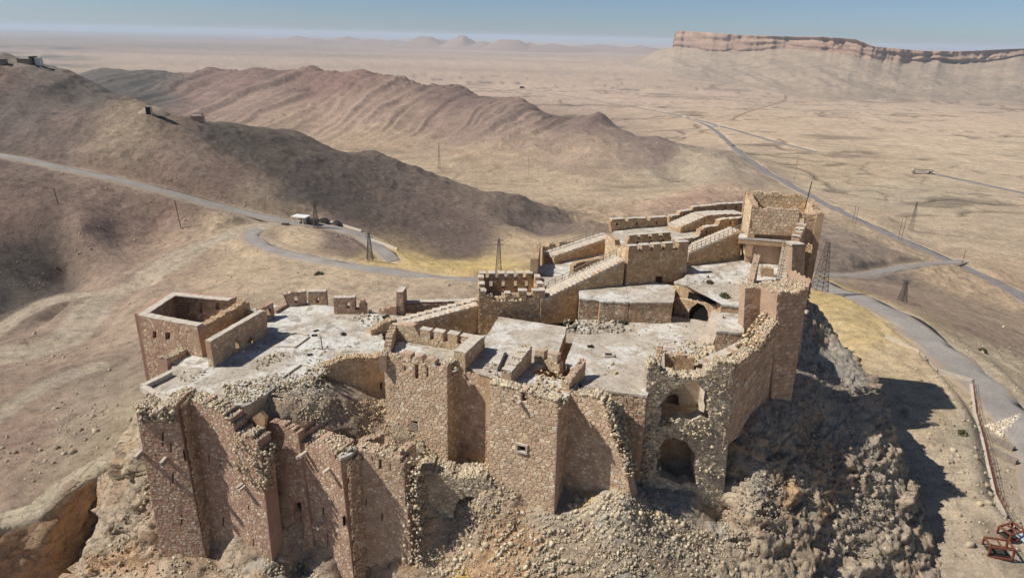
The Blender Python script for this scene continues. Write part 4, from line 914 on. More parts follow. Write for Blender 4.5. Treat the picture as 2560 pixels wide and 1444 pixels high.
T.finish(80)
T = Thing('window_wall', 'short wall stub with one square window behind the terrace', 'wall', (*XY(668,792,0), 0))
p = Plane(XY(654,805,0), XY(686,792,0)); slab(T, 'wall', p, [(650,772),(683,755)], [(654,812),(687,796)], .9, 'mortar_pink', holes=[(667,771,677,788)], mas=M(.45,'rubble','pink',gap=.08,proud=.05), jagged=.15, loose=2); T.finish(60)
# far parapets of the terrace, piece by piece
def piece(name, label, a, b, top, holes, th=1.0, zb=0, mas=None, jg=0.15, lo=2, seed=0, ext=8):
    p = Plane(XY(*a, zb), XY(*b, zb)); T = Thing(name, label, 'wall', (*p.p0, zb))
    slab(T, 'wall', p, top, [(a[0], a[1] + ext), (b[0], b[1] + ext)], th, 'mortar_pink', holes=holes, mas=mas or M(.46,'rubble','pink',gap=.08,proud=.05,pale=.05), jagged=jg, jstep=.6, loose=lo, seed=seed)
    for i, t in enumerate(np.linspace(0.1, 0.9, 5)):
        s_, z_ = p.sz(top[0][0] + (top[-1][0] - top[0][0]) * t, top[0][1] + (top[-1][1] - top[0][1]) * t)
        if jg < 0.3: box(T, 'coping_stone', p.w(s_, z_ + .03, -th / 2), (p.L * .19, th * 1.04, .14), 'coping', math.atan2(p.d[1], p.d[0]), jit=.04, seed=i)
    T.finish(60)
piece('parapet_wall', 'tall parapet piece with a window, leftmost behind the terrace', (722,765), (768,761), [(708,737),(725,731),(766,729)], [(736,741,744,756)], seed=1)
piece('parapet_wall', 'square parapet piece with a small window between two gaps', (771,762), (818,762), [(770,730),(815,729)], [(791,745,798,756)], seed=2)
piece('parapet_wall', 'wide parapet piece with a window and pale flat top', (836,784), (889,784), [(833,746),(888,744)], [(866,756,875,770)], seed=3)
piece('parapet_wall', 'small broken parapet stub beside the wide parapet piece', (890,784), (918,783), [(889,768),(898,766),(900,746),(913,748),(918,765)], [], jg=.5, seed=4)
piece('parapet_wall', 'low crumbling parapet stretch leading to the tall pier', (945,784), (992,786), [(948,775),(960,765),(975,770),(991,762)], [], jg=.7, lo=6, seed=5)
piece('pier', 'tall narrow stone pier with flat top at the terrace edge', (990,784), (1010,785), [(991,731),(1008,730)], [], th=2.4, jg=.05, lo=0, seed=6)
piece('parapet_wall', 'long low far parapet between the pier and the square tower', (1010,775), (1196,775), [(1012,757),(1028,759),(1124,755),(1195,752)], [], jg=.12, seed=7)
p = Plane(XY(691,783,0), XY(722,763,0)); T = Thing('low_wall', 'low kerb wall at the back corner of the white terrace', 'wall', (*p.p0, 0)); slab(T, 'wall', p, [(691,776),(722,757)], [(691,790),(722,770)], 1.0, 'mortar_pink', mas=SMALL, loose=4); T.finish(30)
# front kerb parapet of the terrace
T = Thing('kerb_parapet', 'low pale kerb parapet round the front corner of the terrace', 'parapet', (*XY(356,963,0), 0))
for k, (a, b) in enumerate((((356,962),(426,928)), ((356,963),(424,1000)), ((424,1000),(458,990)))):
    p, q = A(*a, .55), A(*b, .55); d = np.linalg.norm(q - p); n = max(2, int(d / 1.3))
    for i in range(n):
        c = p + (q - p) * (i + .5) / n; box(T, 'coping_stone', (c[0], c[1], 0.22), (d / n * .98, .75, .7), 'coping', math.atan2(q[1] - p[1], q[0] - p[0]), jit=.04, seed=i + 7 * k)
T.finish()
# retaining wall of the terrace
p = Plane(XY(814,918,0), XY(957,893,0)); T = Thing('retaining_wall', 'yellowish rubble-stone retaining wall left of the crenellated tower', 'wall', (*p.p0, -5))
slab(T, 'wall', p, [(814,917),(830,908),(862,897),(900,892),(930,896),(957,890),(966,886)], [(826,975),(900,1010),(968,1020)], 1.4, 'mortar_yellow', mas=YEL, jagged=.25, loose=5, lpal='rubbleyellow', seed=2, holes=[(950,955,956,992)]); T.finish(200, 8)
# ---- front: left tower, curtain, second tower ---------------------
T = Thing('corner_tower', 'tall slim brown stone tower at the left front corner, crumbling top', 'tower', (*TL, -22))
slits = [(425,1105,429,1130), (430,1182,434,1210), (452,1285,456,1312), (404,1080,409,1115)]
slab(T, 'wall', p1, [(338,1018),(352,1012),(366,1020),(380,1018),(400,1022),(420,1012),(440,1010)], [(410,1420),(520,1420)], 3.2, 'mortar_pink', holes=[(458,1120,471,1147)] and slits, mas=dict(PINK, pale=.22), jagged=.5, jstep=.6, loose=14, lsize=.42, seed=5, ends={'R': M(.5,'coursed','pink',gap=.08,proud=.05)})
for (x0, y0, x1, y1) in slits:
    q = p1.w(*p1.sz((x0 + x1) / 2, (y0 + y1) / 2), -.45); box(T, 'slit_shade_panel', q, (.5, .1, 1.6), 'dark', math.atan2(p1.d[1], p1.d[0]))  # near-black panels behind the slits, their inner shade given as colour
ps = Plane(p1.w(p1.L, 0)[:2], p1.w(p1.L, 0, -3.2)[:2]); q = ps.w(*ps.sz(464, 1134), 0.02); box(T, 'window', q, (.9, .1, 1.5), 'dark', math.atan2(ps.d[1], ps.d[0]))  # near-black panel on the side face, a window's inner shade as colour
def corbels(T, pl, spots, L=1.3):
    for k, (x, y) in enumerate(spots):
        s_, z_ = pl.sz(x, y); box(T, 'corbel', pl.w(s_, z_, L / 2 - .2), (.34, L, .34), 'coping', math.atan2(pl.d[1], pl.d[0]), jit=.04, seed=k)
corbels(T, p1, [(415,1143),(418,1151),(352,1128),(355,1136)], 1.5); corbels(T, p1, [(408,1017)], 1.2)
r_ = np.random.default_rng(4); T.rubble([p1.w(a, z, o) for a, z, o in zip(r_.uniform(.2, p1.L, 130), r_.uniform(-1.6, .2, 130), r_.uniform(-.2, .35, 130))], r_.uniform(.2, .6, 130), 'rubble', 4)
T.finish(200, 8)
T = Thing('curtain_wall', 'tall curtain wall right of the left corner tower, upper right end collapsed', 'wall', (*c0, -22))
sl1 = [(521,1137,524,1155), (550,1146,553,1164), (620,1262,623,1278), (556,1292,560,1312), (632,1345,635,1365)]
slab(T, 'wall', pc1, [(430,985),(467,998),(520,1014),(551,1027),(560,1040),(575,1052),(585,1072),(600,1090),(612,1086),(630,1092),(645,1112),(652,1140),(656,1180)], [(470,1420),(600,1440),(685,1440)], 2.2, 'mortar_pink', holes=sl1, mas=PINK, jagged=.5, jstep=.6, loose=10, lsize=.42, seed=8)
for (x0, y0, x1, y1) in sl1:
    q = pc1.w(*pc1.sz((x0 + x1) / 2, (y0 + y1) / 2), -.5); box(T, 'slit_shade_panel', q, (.5, .1, 1.4), 'dark', math.atan2(pc1.d[1], pc1.d[0]))  # shade inside the curtain's slits, painted as near-black panels
corbels(T, pc1, [(606,1209),(612,1214)], 1.2)
r_ = np.random.default_rng(14); n = 760; s_ = r_.uniform(0, 1, n); xx = 585 + 85 * s_; yy = 1085 + 100 * r_.random(n) + 45 * s_
T.rubble([pc1.w(*pc1.sz(a, b), o) for a, b, o in zip(xx, yy, r_.uniform(-1.8, .35, n))], r_.uniform(.14, .46, n), 'rubble', 15)
T.finish(200, 8)
# recess behind
T = Thing('recess_wall', 'brown shaded wall set back in the collapsed gap between the front towers', 'wall', (*XY(700,1100,-3), -18))
slab(T, 'wall', prc, [(600,1035),(640,1040),(662,1058),(684,1056),(712,1062),(745,1085)], [(640,1400),(790,1400)], 1.2, 'mortar_pink', mas=PINK, jagged=.3, holes=[(735,1255,760,1345)], loose=8, seed=6)
vault = [XY(612,1085,-2.5), XY(668,1120,-2.5)]; pv = Plane(vault[0], vault[1]); slab(T, 'vault_plaster', prc.shift(1.0), [(608,1075),(625,1048),(650,1030),(664,1045),(660,1070),(655,1090)], [(612,1130),(655,1128)], .5, 'tan_plaster')
dq = prc.w(*prc.sz(747, 1300), -.8); box(T, 'doorway_shade_panel', dq, (1.8, .2, 4.6), 'dark', math.atan2(prc.d[1], prc.d[0]))  # near-black panel painted in for the shade inside the doorway
T.finish(200, 8)
T = Thing('front_tower', 'brown front tower cut by the lower picture edge, pale corner roof', 'tower', (*t0, -24))
sl2 = [(806,1268,810,1286), (818,1330,821,1375), (815,1392,819,1412)]
slab(T, 'wall', p2, [(738,1078),(748,1100),(768,1112),(800,1121),(823,1129),(851,1153)], [(772,1520),(893,1520)], 3.6, 'mortar_pink', holes=sl2, mas=PINK, jagged=.25, jstep=.7, loose=5, seed=9, ends={'R': M(.5,'wild','pink',gap=.1,proud=.05)})
for (x0, y0, x1, y1) in sl2:
    q = p2.w(*p2.sz((x0 + x1) / 2, (y0 + y1) / 2), -.5); box(T, 'slit_shade_panel', q, (.5, .1, 1.4), 'dark', math.atan2(p2.d[1], p2.d[0]))  # shade of the front tower's slits, coloured panels set behind the holes
ps = Plane(p2.w(p2.L, 0)[:2], p2.w(p2.L, 0, -3.6)[:2]); q = ps.w(*ps.sz(864, 1297), .02); box(T, 'window', q, (1.0, .1, 1.3), 'dark', math.atan2(ps.d[1], ps.d[0]))  # near-black panel on the tower side, painted shade of a window opening
corbels(T, p2, [(758,1133),(766,1129),(824,1170),(799,1304),(809,1308)], 1.3)
prism(T, 'roof', [XY(768,1106,-4.6), XY(822,1124,-4.9), XY(852,1150,-5.0), XY(892,1126,-5.0), XY(850,1090,-4.8), XY(800,1085,-4.6)], -4.7, -7, 'floor_white', 'core', wob=.2, seed=5)
spot_rubble(T, ((760,1085),(850,1080),(895,1120),(850,1140),(800,1118)), -4.65, 150, .3, 'rubble', 31)
T.finish(200, 8)
T = Thing('curtain_wall', 'curtain wall with arrow slits right of the front tower, broken at its right end', 'wall', (*u0, -22))
sl3 = [(902,1127,909,1148), (929,1140,932,1155), (947,1147,954,1172), (974,1158,977,1176), (953,1282,957,1300), (914,1245,917,1262)]
slab(T, 'wall', p3, [(882,1124),(920,1128),(960,1139),(1001,1149),(1010,1165),(1012,1230),(1020,1300)], [(885,1520),(970,1520),(1040,1520)], 2.0, 'mortar', holes=sl3, mas=dict(PINK, pal='tower'), jagged=.15, jstep=.8, loose=3, seed=12)
for (x0, y0, x1, y1) in sl3:
    q = p3.w(*p3.sz((x0 + x1) / 2, (y0 + y1) / 2), -.6); box(T, 'slit_shade_panel', q, (.6, .1, 1.5), 'dark', math.atan2(p3.d[1], p3.d[0]))  # near-black panels painted in for the depth shade of these slits
r_ = np.random.default_rng(24); n = 900; f_ = r_.random(n); yy = 1160 + 330 * f_; xx = 1008 + 16 * f_ + r_.uniform(-12, 34, n)
T.rubble([p3.w(*p3.sz(a, b), o) for a, b, o in zip(xx, yy, r_.uniform(-2.4, .3, n))], r_.uniform(.14, .5, n), 'rubble', 25)
T.finish(200, 8)
T = Thing('parapet_walls', 'low broken parapet walls on top of the front curtain wall', 'wall', (*XY(960,1110,-5), -7))
for k, (a, b, h, th) in enumerate((((948,1112),(1000,1128),-4.6,.9), ((905,1103),(960,1082),-4.8,.9), ((1003,1130),(1040,1105),-4.9,1.1))):
    p = Plane(XY(*a, h), XY(*b, h)); slab(T, 'wall', p, [a, b], [(a[0] + 3, a[1] + 45), (b[0] + 3, b[1] + 45)], th, 'mortar', mas=M(.45,'rubble','tower',gap=.07,proud=.05), jagged=.4, jstep=.4, loose=8, seed=k)
T.finish(60)
# ---- crenellated tower -------------------------------------------
ar, al = XY(1206,850,4.0), XY(990,815,4.0)
T = Thing('crenellated_tower', 'square stone tower with open crenellated top and barred window', 'tower', (*a0, -8))
def half(pl, px, py): return pl.sz(px, py)
fz = 2.0
slab(T, 'wall', p4, [(958,888),(964,880),(985,893),(1001,889),(1028,897),(1060,906),(1088,915),(1106,913),(1118,916)], [(970,1095),(1040,1130),(1120,1175)], 1.1, 'mortar', holes=[(1023,1052,1044,1080), (1010,903,1015,926), (1037,905,1046,947), (1066,914,1071,942)], mas=TOWER, jagged=.3, jstep=.7, loose=9, lsize=.42, seed=3)
body = [np.array(p4.w(0.02, 0, -1.0)[:2]), np.array(p4.w(p4.L - .02, 0, -.9)[:2]), ar + (0.3, -.3), al + (.2, -.3)]
prism(T, 'floor', body, fz, -12, 'floor_white', 'mortar', wob=.1)
pe = Plane(p4.w(p4.L, 0)[:2], ar); masonry(T, pe, [(0, 1.8), (pe.L, 1.8), (pe.L, -3), (4, -11), (0, -11)], [], **TOWER)
for x0, x1 in ((1001,1027), (1030,1057), (1059,1088)):
    sa, za = p4.sz(x0, 893 + (x0 - 1001) * .27); sb, zb = p4.sz(x1, 897 + (x0 - 1001) * .27)
    slab(T, 'merlon', p4, [(sa, za + .75), (sb, zb + .7)], [(sa, za - .4), (sb, zb - .4)], 1.05, 'mortar', px=False, mas=M(.5,'rubble','tower',gap=.07,proud=.06))
pb = Plane(al, ar); slab(T, 'wall', pb, [(990,811),(1010,812),(1035,814),(1050,845),(1206,868)], [(990,880),(1206,905)], 1.0, 'mortar', mas=dict(YEL, size=.42), seed=4)
for k, (x0, y0) in enumerate(((1050,824), (1083,829), (1119,834), (1152,840), (1180,845))):
    s0, z0 = pb.sz(x0, y0); s1, z1 = pb.sz(x0 + 25, y0 + 3); zb_ = pb.sz(x0 + 12, y0 + 26)[1]
    slab(T, 'merlon', pb, [(s0, z0), (s1, z1)], [(s0, zb_ - .3), (s1, zb_ - .3)], 1.0, 'mortar', px=False, mas=dict(YEL, size=.4, seed=k))
    q = pb.w((s0 + s1) / 2, z0 + .06, -.5); box(T, 'coping_stone', q, (s1 - s0 + .1, 1.05, .14), 'coping', math.atan2(pb.d[1], pb.d[0]), jit=.04, seed=k)
pr = Plane(XY(1163,886,4.2), ar); slab(T, 'wall', pr, [(0, 4.3), (pr.L, 4.3)], [(0, -2), (pr.L, -2)], 1.6, 'mortar', px=False, mas=M(.5,'rubble','tower',gap=.07,proud=.06), ends={'L': M(.45,'rubble','yellow',gap=.07,proud=.05)}, jagged=.1, loose=1)
for i in range(4):
    q = pr.w(pr.L * (i + .5) / 4, 4.36, -.8); box(T, 'coping_stone', q, (pr.L / 4 * .97, 1.65, .14), 'coping', math.atan2(pr.d[1], pr.d[0]), jit=.04, seed=i)
plw = Plane(XY(964,882,3.6), al); slab(T, 'wall', plw, [(0, 3.2), (plw.L * .4, 2.9), (plw.L * .6, 3.8), (plw.L, 4.2)], [(0, 1.0), (plw.L, 1.0)], .9, 'mortar', px=False, mas=dict(YEL, size=.42), jagged=.4, loose=6)
r_ = np.random.default_rng(44); T.rubble([(*(XY(1125 + 40 * u, 912 - 26 * u, 2.6) + r_.normal(0, .4, 2)), 2.1 + 1.2 * v) for u, v in r_.random((160, 2))], r_.uniform(.2, .55, 160), 'rubble', 44)
def grate(T, pl, x0, y0, x1, y1, n=6, mat='rail_steel', dark=True):
    a, z1 = pl.sz(x0, y0); b, z0 = pl.sz(x1, y1); w = box(T, 'window', pl.w((a + b) / 2, (z0 + z1) / 2, -.5), (b - a + .1, .1, z1 - z0 + .1), 'dark', math.atan2(pl.d[1], pl.d[0]))  # near-black panel behind the bars, the window's inner shade as colour
    seg = [(pl.w(a, z0 + (z1 - z0) * (i + .5) / n, .02), pl.w(b, z0 + (z1 - z0) * (i + .5) / n, .02)) for i in range(n)]; V, Fc = bars(seg, .045); T.add('bars', V, Fc, mat, parent=w)
grate(T, p4, 1023, 1052, 1044, 1080)
T.finish(260, 9)
# curtain between the two middle towers
T = Thing('curtain_wall', 'shaded curtain wall recessed between the two middle towers', 'wall', (*b0, -9))
slab(T, 'wall', p5, [(1128,905),(1150,915),(1176,928),(1200,940),(1240,945)], [(1130,1185),(1240,1200)], 1.2, 'mortar', mas=dict(TOWER, pal='wall', size=.52), jagged=.5, jstep=.6, loose=10, seed=6); T.finish(200, 9)
T = Thing('window_tower', 'square stone tower with ragged top and small framed window', 'tower', (*f0, -11))
slab(T, 'wall', p6, [(1226,960),(1244,952),(1258,968),(1275,962),(1296,972),(1310,976),(1330,984),(1352,992),(1372,990),(1396,1004)], [(1222,1215),(1300,1270),(1383,1325)], 1.3, 'mortar', holes=[(1296,1109,1313,1129), (1266,964,1270,986), (1303,974,1317,1002), (1349,996,1352,1012)], mas=dict(TOWER, size=.52), jagged=.45, jstep=.6, loose=14, lsize=.42, seed=13)
body = [np.array(p6.w(.02, 0, -1.2)[:2]), np.array(p6.w(p6.L - .02, 0, -1.2)[:2]), np.array(p6.w(p6.L + .3, 0, -7.0)[:2]), np.array(p6.w(.3, 0, -7)[:2])]
prism(T, 'floor', body, 2.1, -13, 'floor_white', 'mortar')
pe = Plane(p6.w(p6.L, 0)[:2], p6.w(p6.L, 0, -5)[:2]); masonry(T, pe, [(0, 2.6), (5, 2.2), (5, -11.5), (0, -13)], [], **dict(TOWER, size=.5, pal='wall'))
sa, za = p6.sz(1293, 1106); sb, zb = p6.sz(1317, 1131); ang = math.atan2(p6.d[1], p6.d[0])
wi = box(T, 'window', p6.w((sa + sb) / 2, (za + zb) / 2, -.9), (sb - sa, .1, za - zb), 'dark', ang)  # near-black panel inside the frame, painted shade of the opening
for nm, c, s in (('window_frame', (sa, (za + zb) / 2), (.24, .5, za - zb + .2)), ('window_frame', (sb, (za + zb) / 2), (.24, .5, za - zb + .2)), ('lintel', ((sa + sb) / 2, za), (sb - sa + .3, .5, .26)), ('sill', ((sa + sb) / 2, zb), (sb - sa + .3, .55, .22))):
    box(T, nm, p6.w(*c, 0.0), s, 'coping', ang, jit=.02, parent=wi)
corbels(T, p6, [(1301,1003)], 1.0)
pl7 = Plane(XY(1278,928,4.0), XY(1330,868,4.6)); slab(T, 'wall', pl7, [(0, 3.6), (pl7.L * .3, 4.1), (pl7.L, 4.7)], [(0, -1), (pl7.L, -1)], 1.3, 'mortar', px=False, mas=M(.5,'rubble','tower',gap=.07,proud=.05), jagged=.3, loose=3, seed=2)
for i in range(4):
    q = pl7.w(pl7.L * (i + .5) / 4, 3.95 + .85 * i / 4, -.65); box(T, 'coping_stone', q, (pl7.L / 4 * .97, 1.35, .14), 'coping', math.atan2(pl7.d[1], pl7.d[0]), jit=.05, seed=i)
pm = Plane(XY(1335,905,2.1), XY(1400,925,2.1)); slab(T, 'wall', pm, [(1334,892),(1366,898),(1398,906)], [(1334,915),(1400,935)], 1.0, 'mortar', mas=YEL, jagged=.3, loose=5)
for k, (x0, x1, y) in enumerate(((1337,1361,875), (1368,1394,882))):
    s0, z0 = pm.sz(x0, y); s1, z1 = pm.sz(x1, y + 4); slab(T, 'merlon', pm, [(s0, z0), (s1, z1)], [(s0, z0 - 1.5), (s1, z0 - 1.5)], 1.0, 'mortar', px=False, mas=YEL)
pfn = Plane(XY(1424,945,4.0), XY(1465,902,4.4)); slab(T, 'wall', pfn, [(0, 3.4), (pfn.L * .5, 4.1), (pfn.L, 4.6)], [(0, -3), (pfn.L, -1)], .9, 'mortar', px=False, mas=M(.5,'rubble','wall',gap=.07,proud=.05), jagged=.3, loose=5)
spot_rubble(T, ((1340,925),(1395,930),(1425,950),(1390,985),(1340,970)), 2.12, 120, .28, 'rubbleyellow', 33)
r_ = np.random.default_rng(46); T.rubble([p6.w(a, z, o) for a, z, o in zip(r_.uniform(1.5, p6.L + .6, 240), 2.0 + 1.2 * r_.random(240), -r_.uniform(0, 2.2, 240))], r_.uniform(.14, .5, 240), 'rubble', 46)
T.finish(260, 9)
T = Thing('curtain_wall', 'curtain wall right of the window tower, half in shadow, torn open at right', 'wall', (*g0, -11))
slab(T, 'wall', p8, [(1405,968),(1440,984),(1480,990),(1509,996),(1522,1030),(1530,1062),(1548,1110),(1562,1160)], [(1400,1290),(1580,1250)], 1.8, 'mortar', mas=dict(TOWER, size=.5), jagged=.4, jstep=.6, loose=10, lsize=.42, seed=16)
r_ = np.random.default_rng(47); n = 480; f_ = r_.random(n); T.rubble([p8.w(*p8.sz(1510 + 62 * f + e, 1000 + 190 * f), o) for f, e, o in zip(f_, r_.uniform(-10, 14, n), r_.uniform(-1.8, .3, n))], r_.uniform(.14, .46, n), 'rubble', 47)
T.finish(260, 9)

# broken vault below the window tower, stub wall at the bottom left
pvq = Plane(XY(1040,1345,-17.8), XY(1330,1310,-14.0)); T = Thing('broken_vault', 'broken vault with a black cave-like opening at the foot of the window tower', 'vault', (*pvq.p0, -18))
slab(T, 'wall', pvq.shift(-1.6), [(1030,1190),(1060,1170),(1100,1185),(1150,1195),(1205,1190),(1250,1225),(1300,1262),(1345,1290)], [(1040,1400),(1340,1340)], 3.0, 'core', holes=[[(1136,1318),(1135,1275),(1146,1250),(1168,1240),(1190,1242),(1202,1258),(1206,1290),(1203,1318)]], mas=M(.42,'wild','rubble',gap=.06,proud=.16,pale=.05), jagged=.5, jstep=.5, loose=14, lsize=.4, seed=61)
q = pvq.w(pvq.shift(-4.5).sz(1170, 1280)[0], pvq.shift(-4.5).sz(1170, 1280)[1], -4.7); box(T, 'cave_shade_panel', q, (5.5, .2, 6.0), 'dark', math.atan2(pvq.d[1], pvq.d[0])); T.finish(120, 8)  # near-black panel closes the vault, cave shade painted as colour
psw = Plane(XY(600,1444,-23.6), XY(678,1345,-19.2)); T = Thing('stub_wall', 'low pale broken wall slanting across the lower left rubble', 'wall', (*psw.p0, -25)); slab(T, 'wall', psw, [(585,1444),(610,1412),(640,1375),(665,1352),(682,1345)], [(600,1500),(690,1400)], .9, 'core', mas=M(.4,'wild','rubble',gap=.06,proud=.1), jagged=.3, jstep=.5, loose=12, lsize=.3, seed=62); T.finish(60, 8)
# ---- flat-roofed halls -------------------------------------------
ZM = 2.2
T = Thing('flat_roofed_hall', 'smaller whitewashed flat roof slab below the square crenellated tower', 'building', (*XY(1310,860,ZM), -2))
R2_ = [XY(1246,791,ZM), XY(1418,816,ZM), XY(1391,900,ZM), XY(1330,925,ZM), XY(1262,950,ZM), XY(1195,930,ZM), XY(1172,915,ZM)]
prism(T, 'roof', R2_, ZM, -5, 'roof_plaster', 'mortar_upper', wob=.06, seed=2)
pe = Plane(R2_[2], R2_[1]); masonry(T, pe, [(0, ZM - .4), (pe.L, ZM - .4), (pe.L, -3.5), (0, -3.5)], [], off=-.08, **SMALL)
spot_rubble(T, ((1195,930),(1262,945),(1290,915),(1220,905)), ZM, 40, .3, 'grey', 41)
q0, q1 = A(1246,925,ZM + .12), A(1264,883,ZM + .12); V, Fc = bars([(q0, q1)], .16); T.add('beam', V, Fc, 'burnt'); T.finish()
T = Thing('flat_roofed_hall', 'large whitewashed flat roof with a square hatch in the middle of the castle', 'building', (*XY(1560,900,ZM), -2))
R3_ = [XY(1446,806,ZM), XY(1449,797,ZM), XY(1690,790,ZM), XY(1775,804,ZM), XY(1770,856,ZM), XY(1850,868,ZM), XY(1770,905,ZM), XY(1650,930,ZM), XY(1618,989,ZM), XY(1459,967,ZM), XY(1414,903,ZM), XY(1440,830,ZM)]
prism(T, 'roof', R3_, ZM, -10, 'roof_plaster', 'mortar_upper', wob=.05, seed=6)
pf3 = Plane(R3_[9], R3_[8]); masonry(T, pf3, [(0, ZM - .4), (pf3.L, ZM - .4), (pf3.L, -4.5), (0, -3)], [], off=-.1, **M(.5,'wild','pink',gap=.07,proud=.12))
for k, (x, y) in enumerate(((1522,888), (1476,866))):
    q = A(x, y, ZM); box(T, 'hatch_shade_sheet', (q[0], q[1], ZM + .02), (.95 - .2 * k, .7, .05), 'dark', .1, jit=.05, seed=k)  # near-black sheets on the roof, painted as the shade inside hatches
    if not k:
        for dx, dy, w, d in ((0, .5, 1.3, .2), (0, -.5, 1.3, .2), (.6, 0, .2, 1.1), (-.6, 0, .2, 1.1)): box(T, 'hatch_kerb', (q[0] + dx, q[1] + dy, ZM + .1), (w, d, .2), 'concrete', .05)
for k, (poly, n, sz, pal) in enumerate(((((1405,800),(1560,800),(1560,830),(1470,835),(1420,830)), 330, .3, 'grey'), (((1640,850),(1790,850),(1790,880),(1700,900),(1620,870)), 150, .34, 'rubble'), (((1500,910),(1560,910),(1560,940),(1500,940)), 24, .25, 'rubbleyellow'), (((1560,800),(1740,800),(1740,840),(1560,840)), 60, .2, 'grey'), (((1740,880),(1790,870),(1770,905),(1660,925),(1660,900)), 130, .3, 'rubbleyellow'))): spot_rubble(T, poly, ZM, n, sz, pal, 50 + k)
T.finish()
# ---- torn-open corner building -----------------------------------
T = Thing('ruined_corner_building', 'torn-open corner building with two plastered arches one above the other', 'building', (*XY(1720,1000,0), -12))
arch1 = [(1648,1066),(1654,1030),(1650,1012),(1668,990),(1676,975),(1703,968),(1722,950),(1742,954),(1756,972),(1772,990),(1768,1018),(1776,1052),(1752,1040),(1728,1052),(1700,1044),(1676,1060)]
arch2 = [(1640,1188),(1643,1150),(1640,1130),(1656,1108),(1662,1098),(1683,1092),(1702,1100),(1715,1103),(1730,1126),(1738,1136),(1734,1165),(1740,1208),(1722,1204),(1700,1210),(1670,1196)]
slab(T, 'wall', p9, [(1618,925),(1624,906),(1640,900),(1650,928),(1690,938),(1735,944),(1765,936),(1782,915),(1806,899),(1838,908)], [(1600,1300),(1650,1330),(1740,1340),(1795,1400)], 1.7, 'core', holes=[arch1, arch2], mas=M(.5,'wild','rubble',gap=.06,proud=.16,pale=.1), jagged=.5, jstep=.5, loose=16, lsize=.42, seed=21)
pbk = p9.shift(-5.2); slab(T, 'back_wall', pbk, [(1630,960),(1660,952),(1720,935),(1790,950)], [(1640,1085),(1790,1085)], .6, 'wall_plaster', holes=[[(1665,1012),(1665,994),(1678,985),(1690,984),(1697,990),(1697,1014)]])
pb2 = p9.shift(-4.2); slab(T, 'back_wall', pb2, [(1625,1075),(1760,1075)], [(1625,1230),(1760,1230)], .6, 'tan_plaster', holes=[(1663,1158,1702,1208)])
q = pb2.w(*pb2.sz(1682, 1185), -2.5); box(T, 'doorway_shade_panel', q, (4.0, .2, 4.0), 'dark', math.atan2(pb2.d[1], pb2.d[0]))  # near-black panel behind the lower hole, doorway shade as colour
s0, z0 = p9.sz(1640, 1062); s1, _ = p9.sz(1800, 1062)
prism(T, 'floor', [p9.w(s0 - .5, 0, -.4)[:2], p9.w(s1 + .8, 0, -.4)[:2], p9.w(s1 + 1.0, 0, -5.4)[:2], p9.w(s0 - .5, 0, -5.4)[:2]], z0 - .2, z0 - 1, 'floor_dirt', 'core')
for sx in (1640, 1778):
    s_, _ = p9.sz(sx, 1020); ps = Plane(p9.w(s_, 0, -1.0)[:2], p9.w(s_, 0, -5.2)[:2]); slab(T, 'side_wall', ps, [(0, p9.sz(1700, 955)[1]), (ps.L, p9.sz(1700, 955)[1])], [(0, z0 - 8), (ps.L, z0 - 8)], .6, 'wall_plaster', px=False)
r_ = np.random.default_rng(61)
for k, (xa, xb, ya, yb, n) in enumerate(((1645,1775,1048,1085,260), (1615,1650,925,1190,260), (1768,1815,935,1200,330), (1640,1790,1075,1100,160), (1740,1795,1130,1290,170), (1600,1650,1050,1200,160))):
    T.rubble([p9.w(*p9.sz(a, b), o) for a, b, o in zip(r_.uniform(xa, xb, n), r_.uniform(ya, yb, n), r_.uniform(-1.2, .35, n))], r_.uniform(.12, .45, n), 'rubble', 62 + k)
# little walls on top
pk = Plane(XY(1664,905,3.2), XY(1738,912,3.2)); slab(T, 'wall', pk, [(1662,884),(1690,886),(1738,893)], [(1662,950),(1730,950)], .8, 'mortar_upper', mas=SMALL, jagged=.4, loose=6, seed=7)
pk = Plane(XY(1643,935,4), XY(1655,890,4)); slab(T, 'wall', pk, [(0, 3.2), (pk.L * .8, 4.6), (pk.L, 5.4)], [(0, 0), (pk.L, 0)], .7, 'mortar_upper', px=False, mas=SMALL, jagged=.3, loose=4)
tc = XY(1804,932,4.2); V, Fc = [], []; m_ = 14
for i in range(m_):                                # curved turret wall, open to the left front
    a = math.radians(-70 + 190 * i / (m_ - 1)); hh = 5.4 + .5 * vnoise(np.array([i * .9]), np.array([3.]), seed=4)[0] - .8 * (i > 11)
    for rr, zz in ((1.6, 1.5), (1.6, hh), (1.05, hh), (1.05, 1.5)): V.append((tc[0] + rr * math.cos(a), tc[1] + rr * math.sin(a), zz))
for i in range(m_ - 1):
    for j in range(4): Fc.append([4*i+j, 4*i+(j+1) % 4, 4*i+4+(j+1) % 4, 4*i+4+j])
Fc += [[0, 1, 2, 3], [4*m_-4, 4*m_-3, 4*m_-2, 4*m_-1]]; T.add('turret', V, Fc, 'mortar_upper')
T.rubble(np.column_stack([tc[0] + r_.normal(0, .5, 60), tc[1] + r_.normal(0, .5, 60), 2.4 + r_.uniform(0, .8, 60)]), r_.uniform(.2, .5, 60), 'rubbleyellow', 66)
T.finish(260, 9)
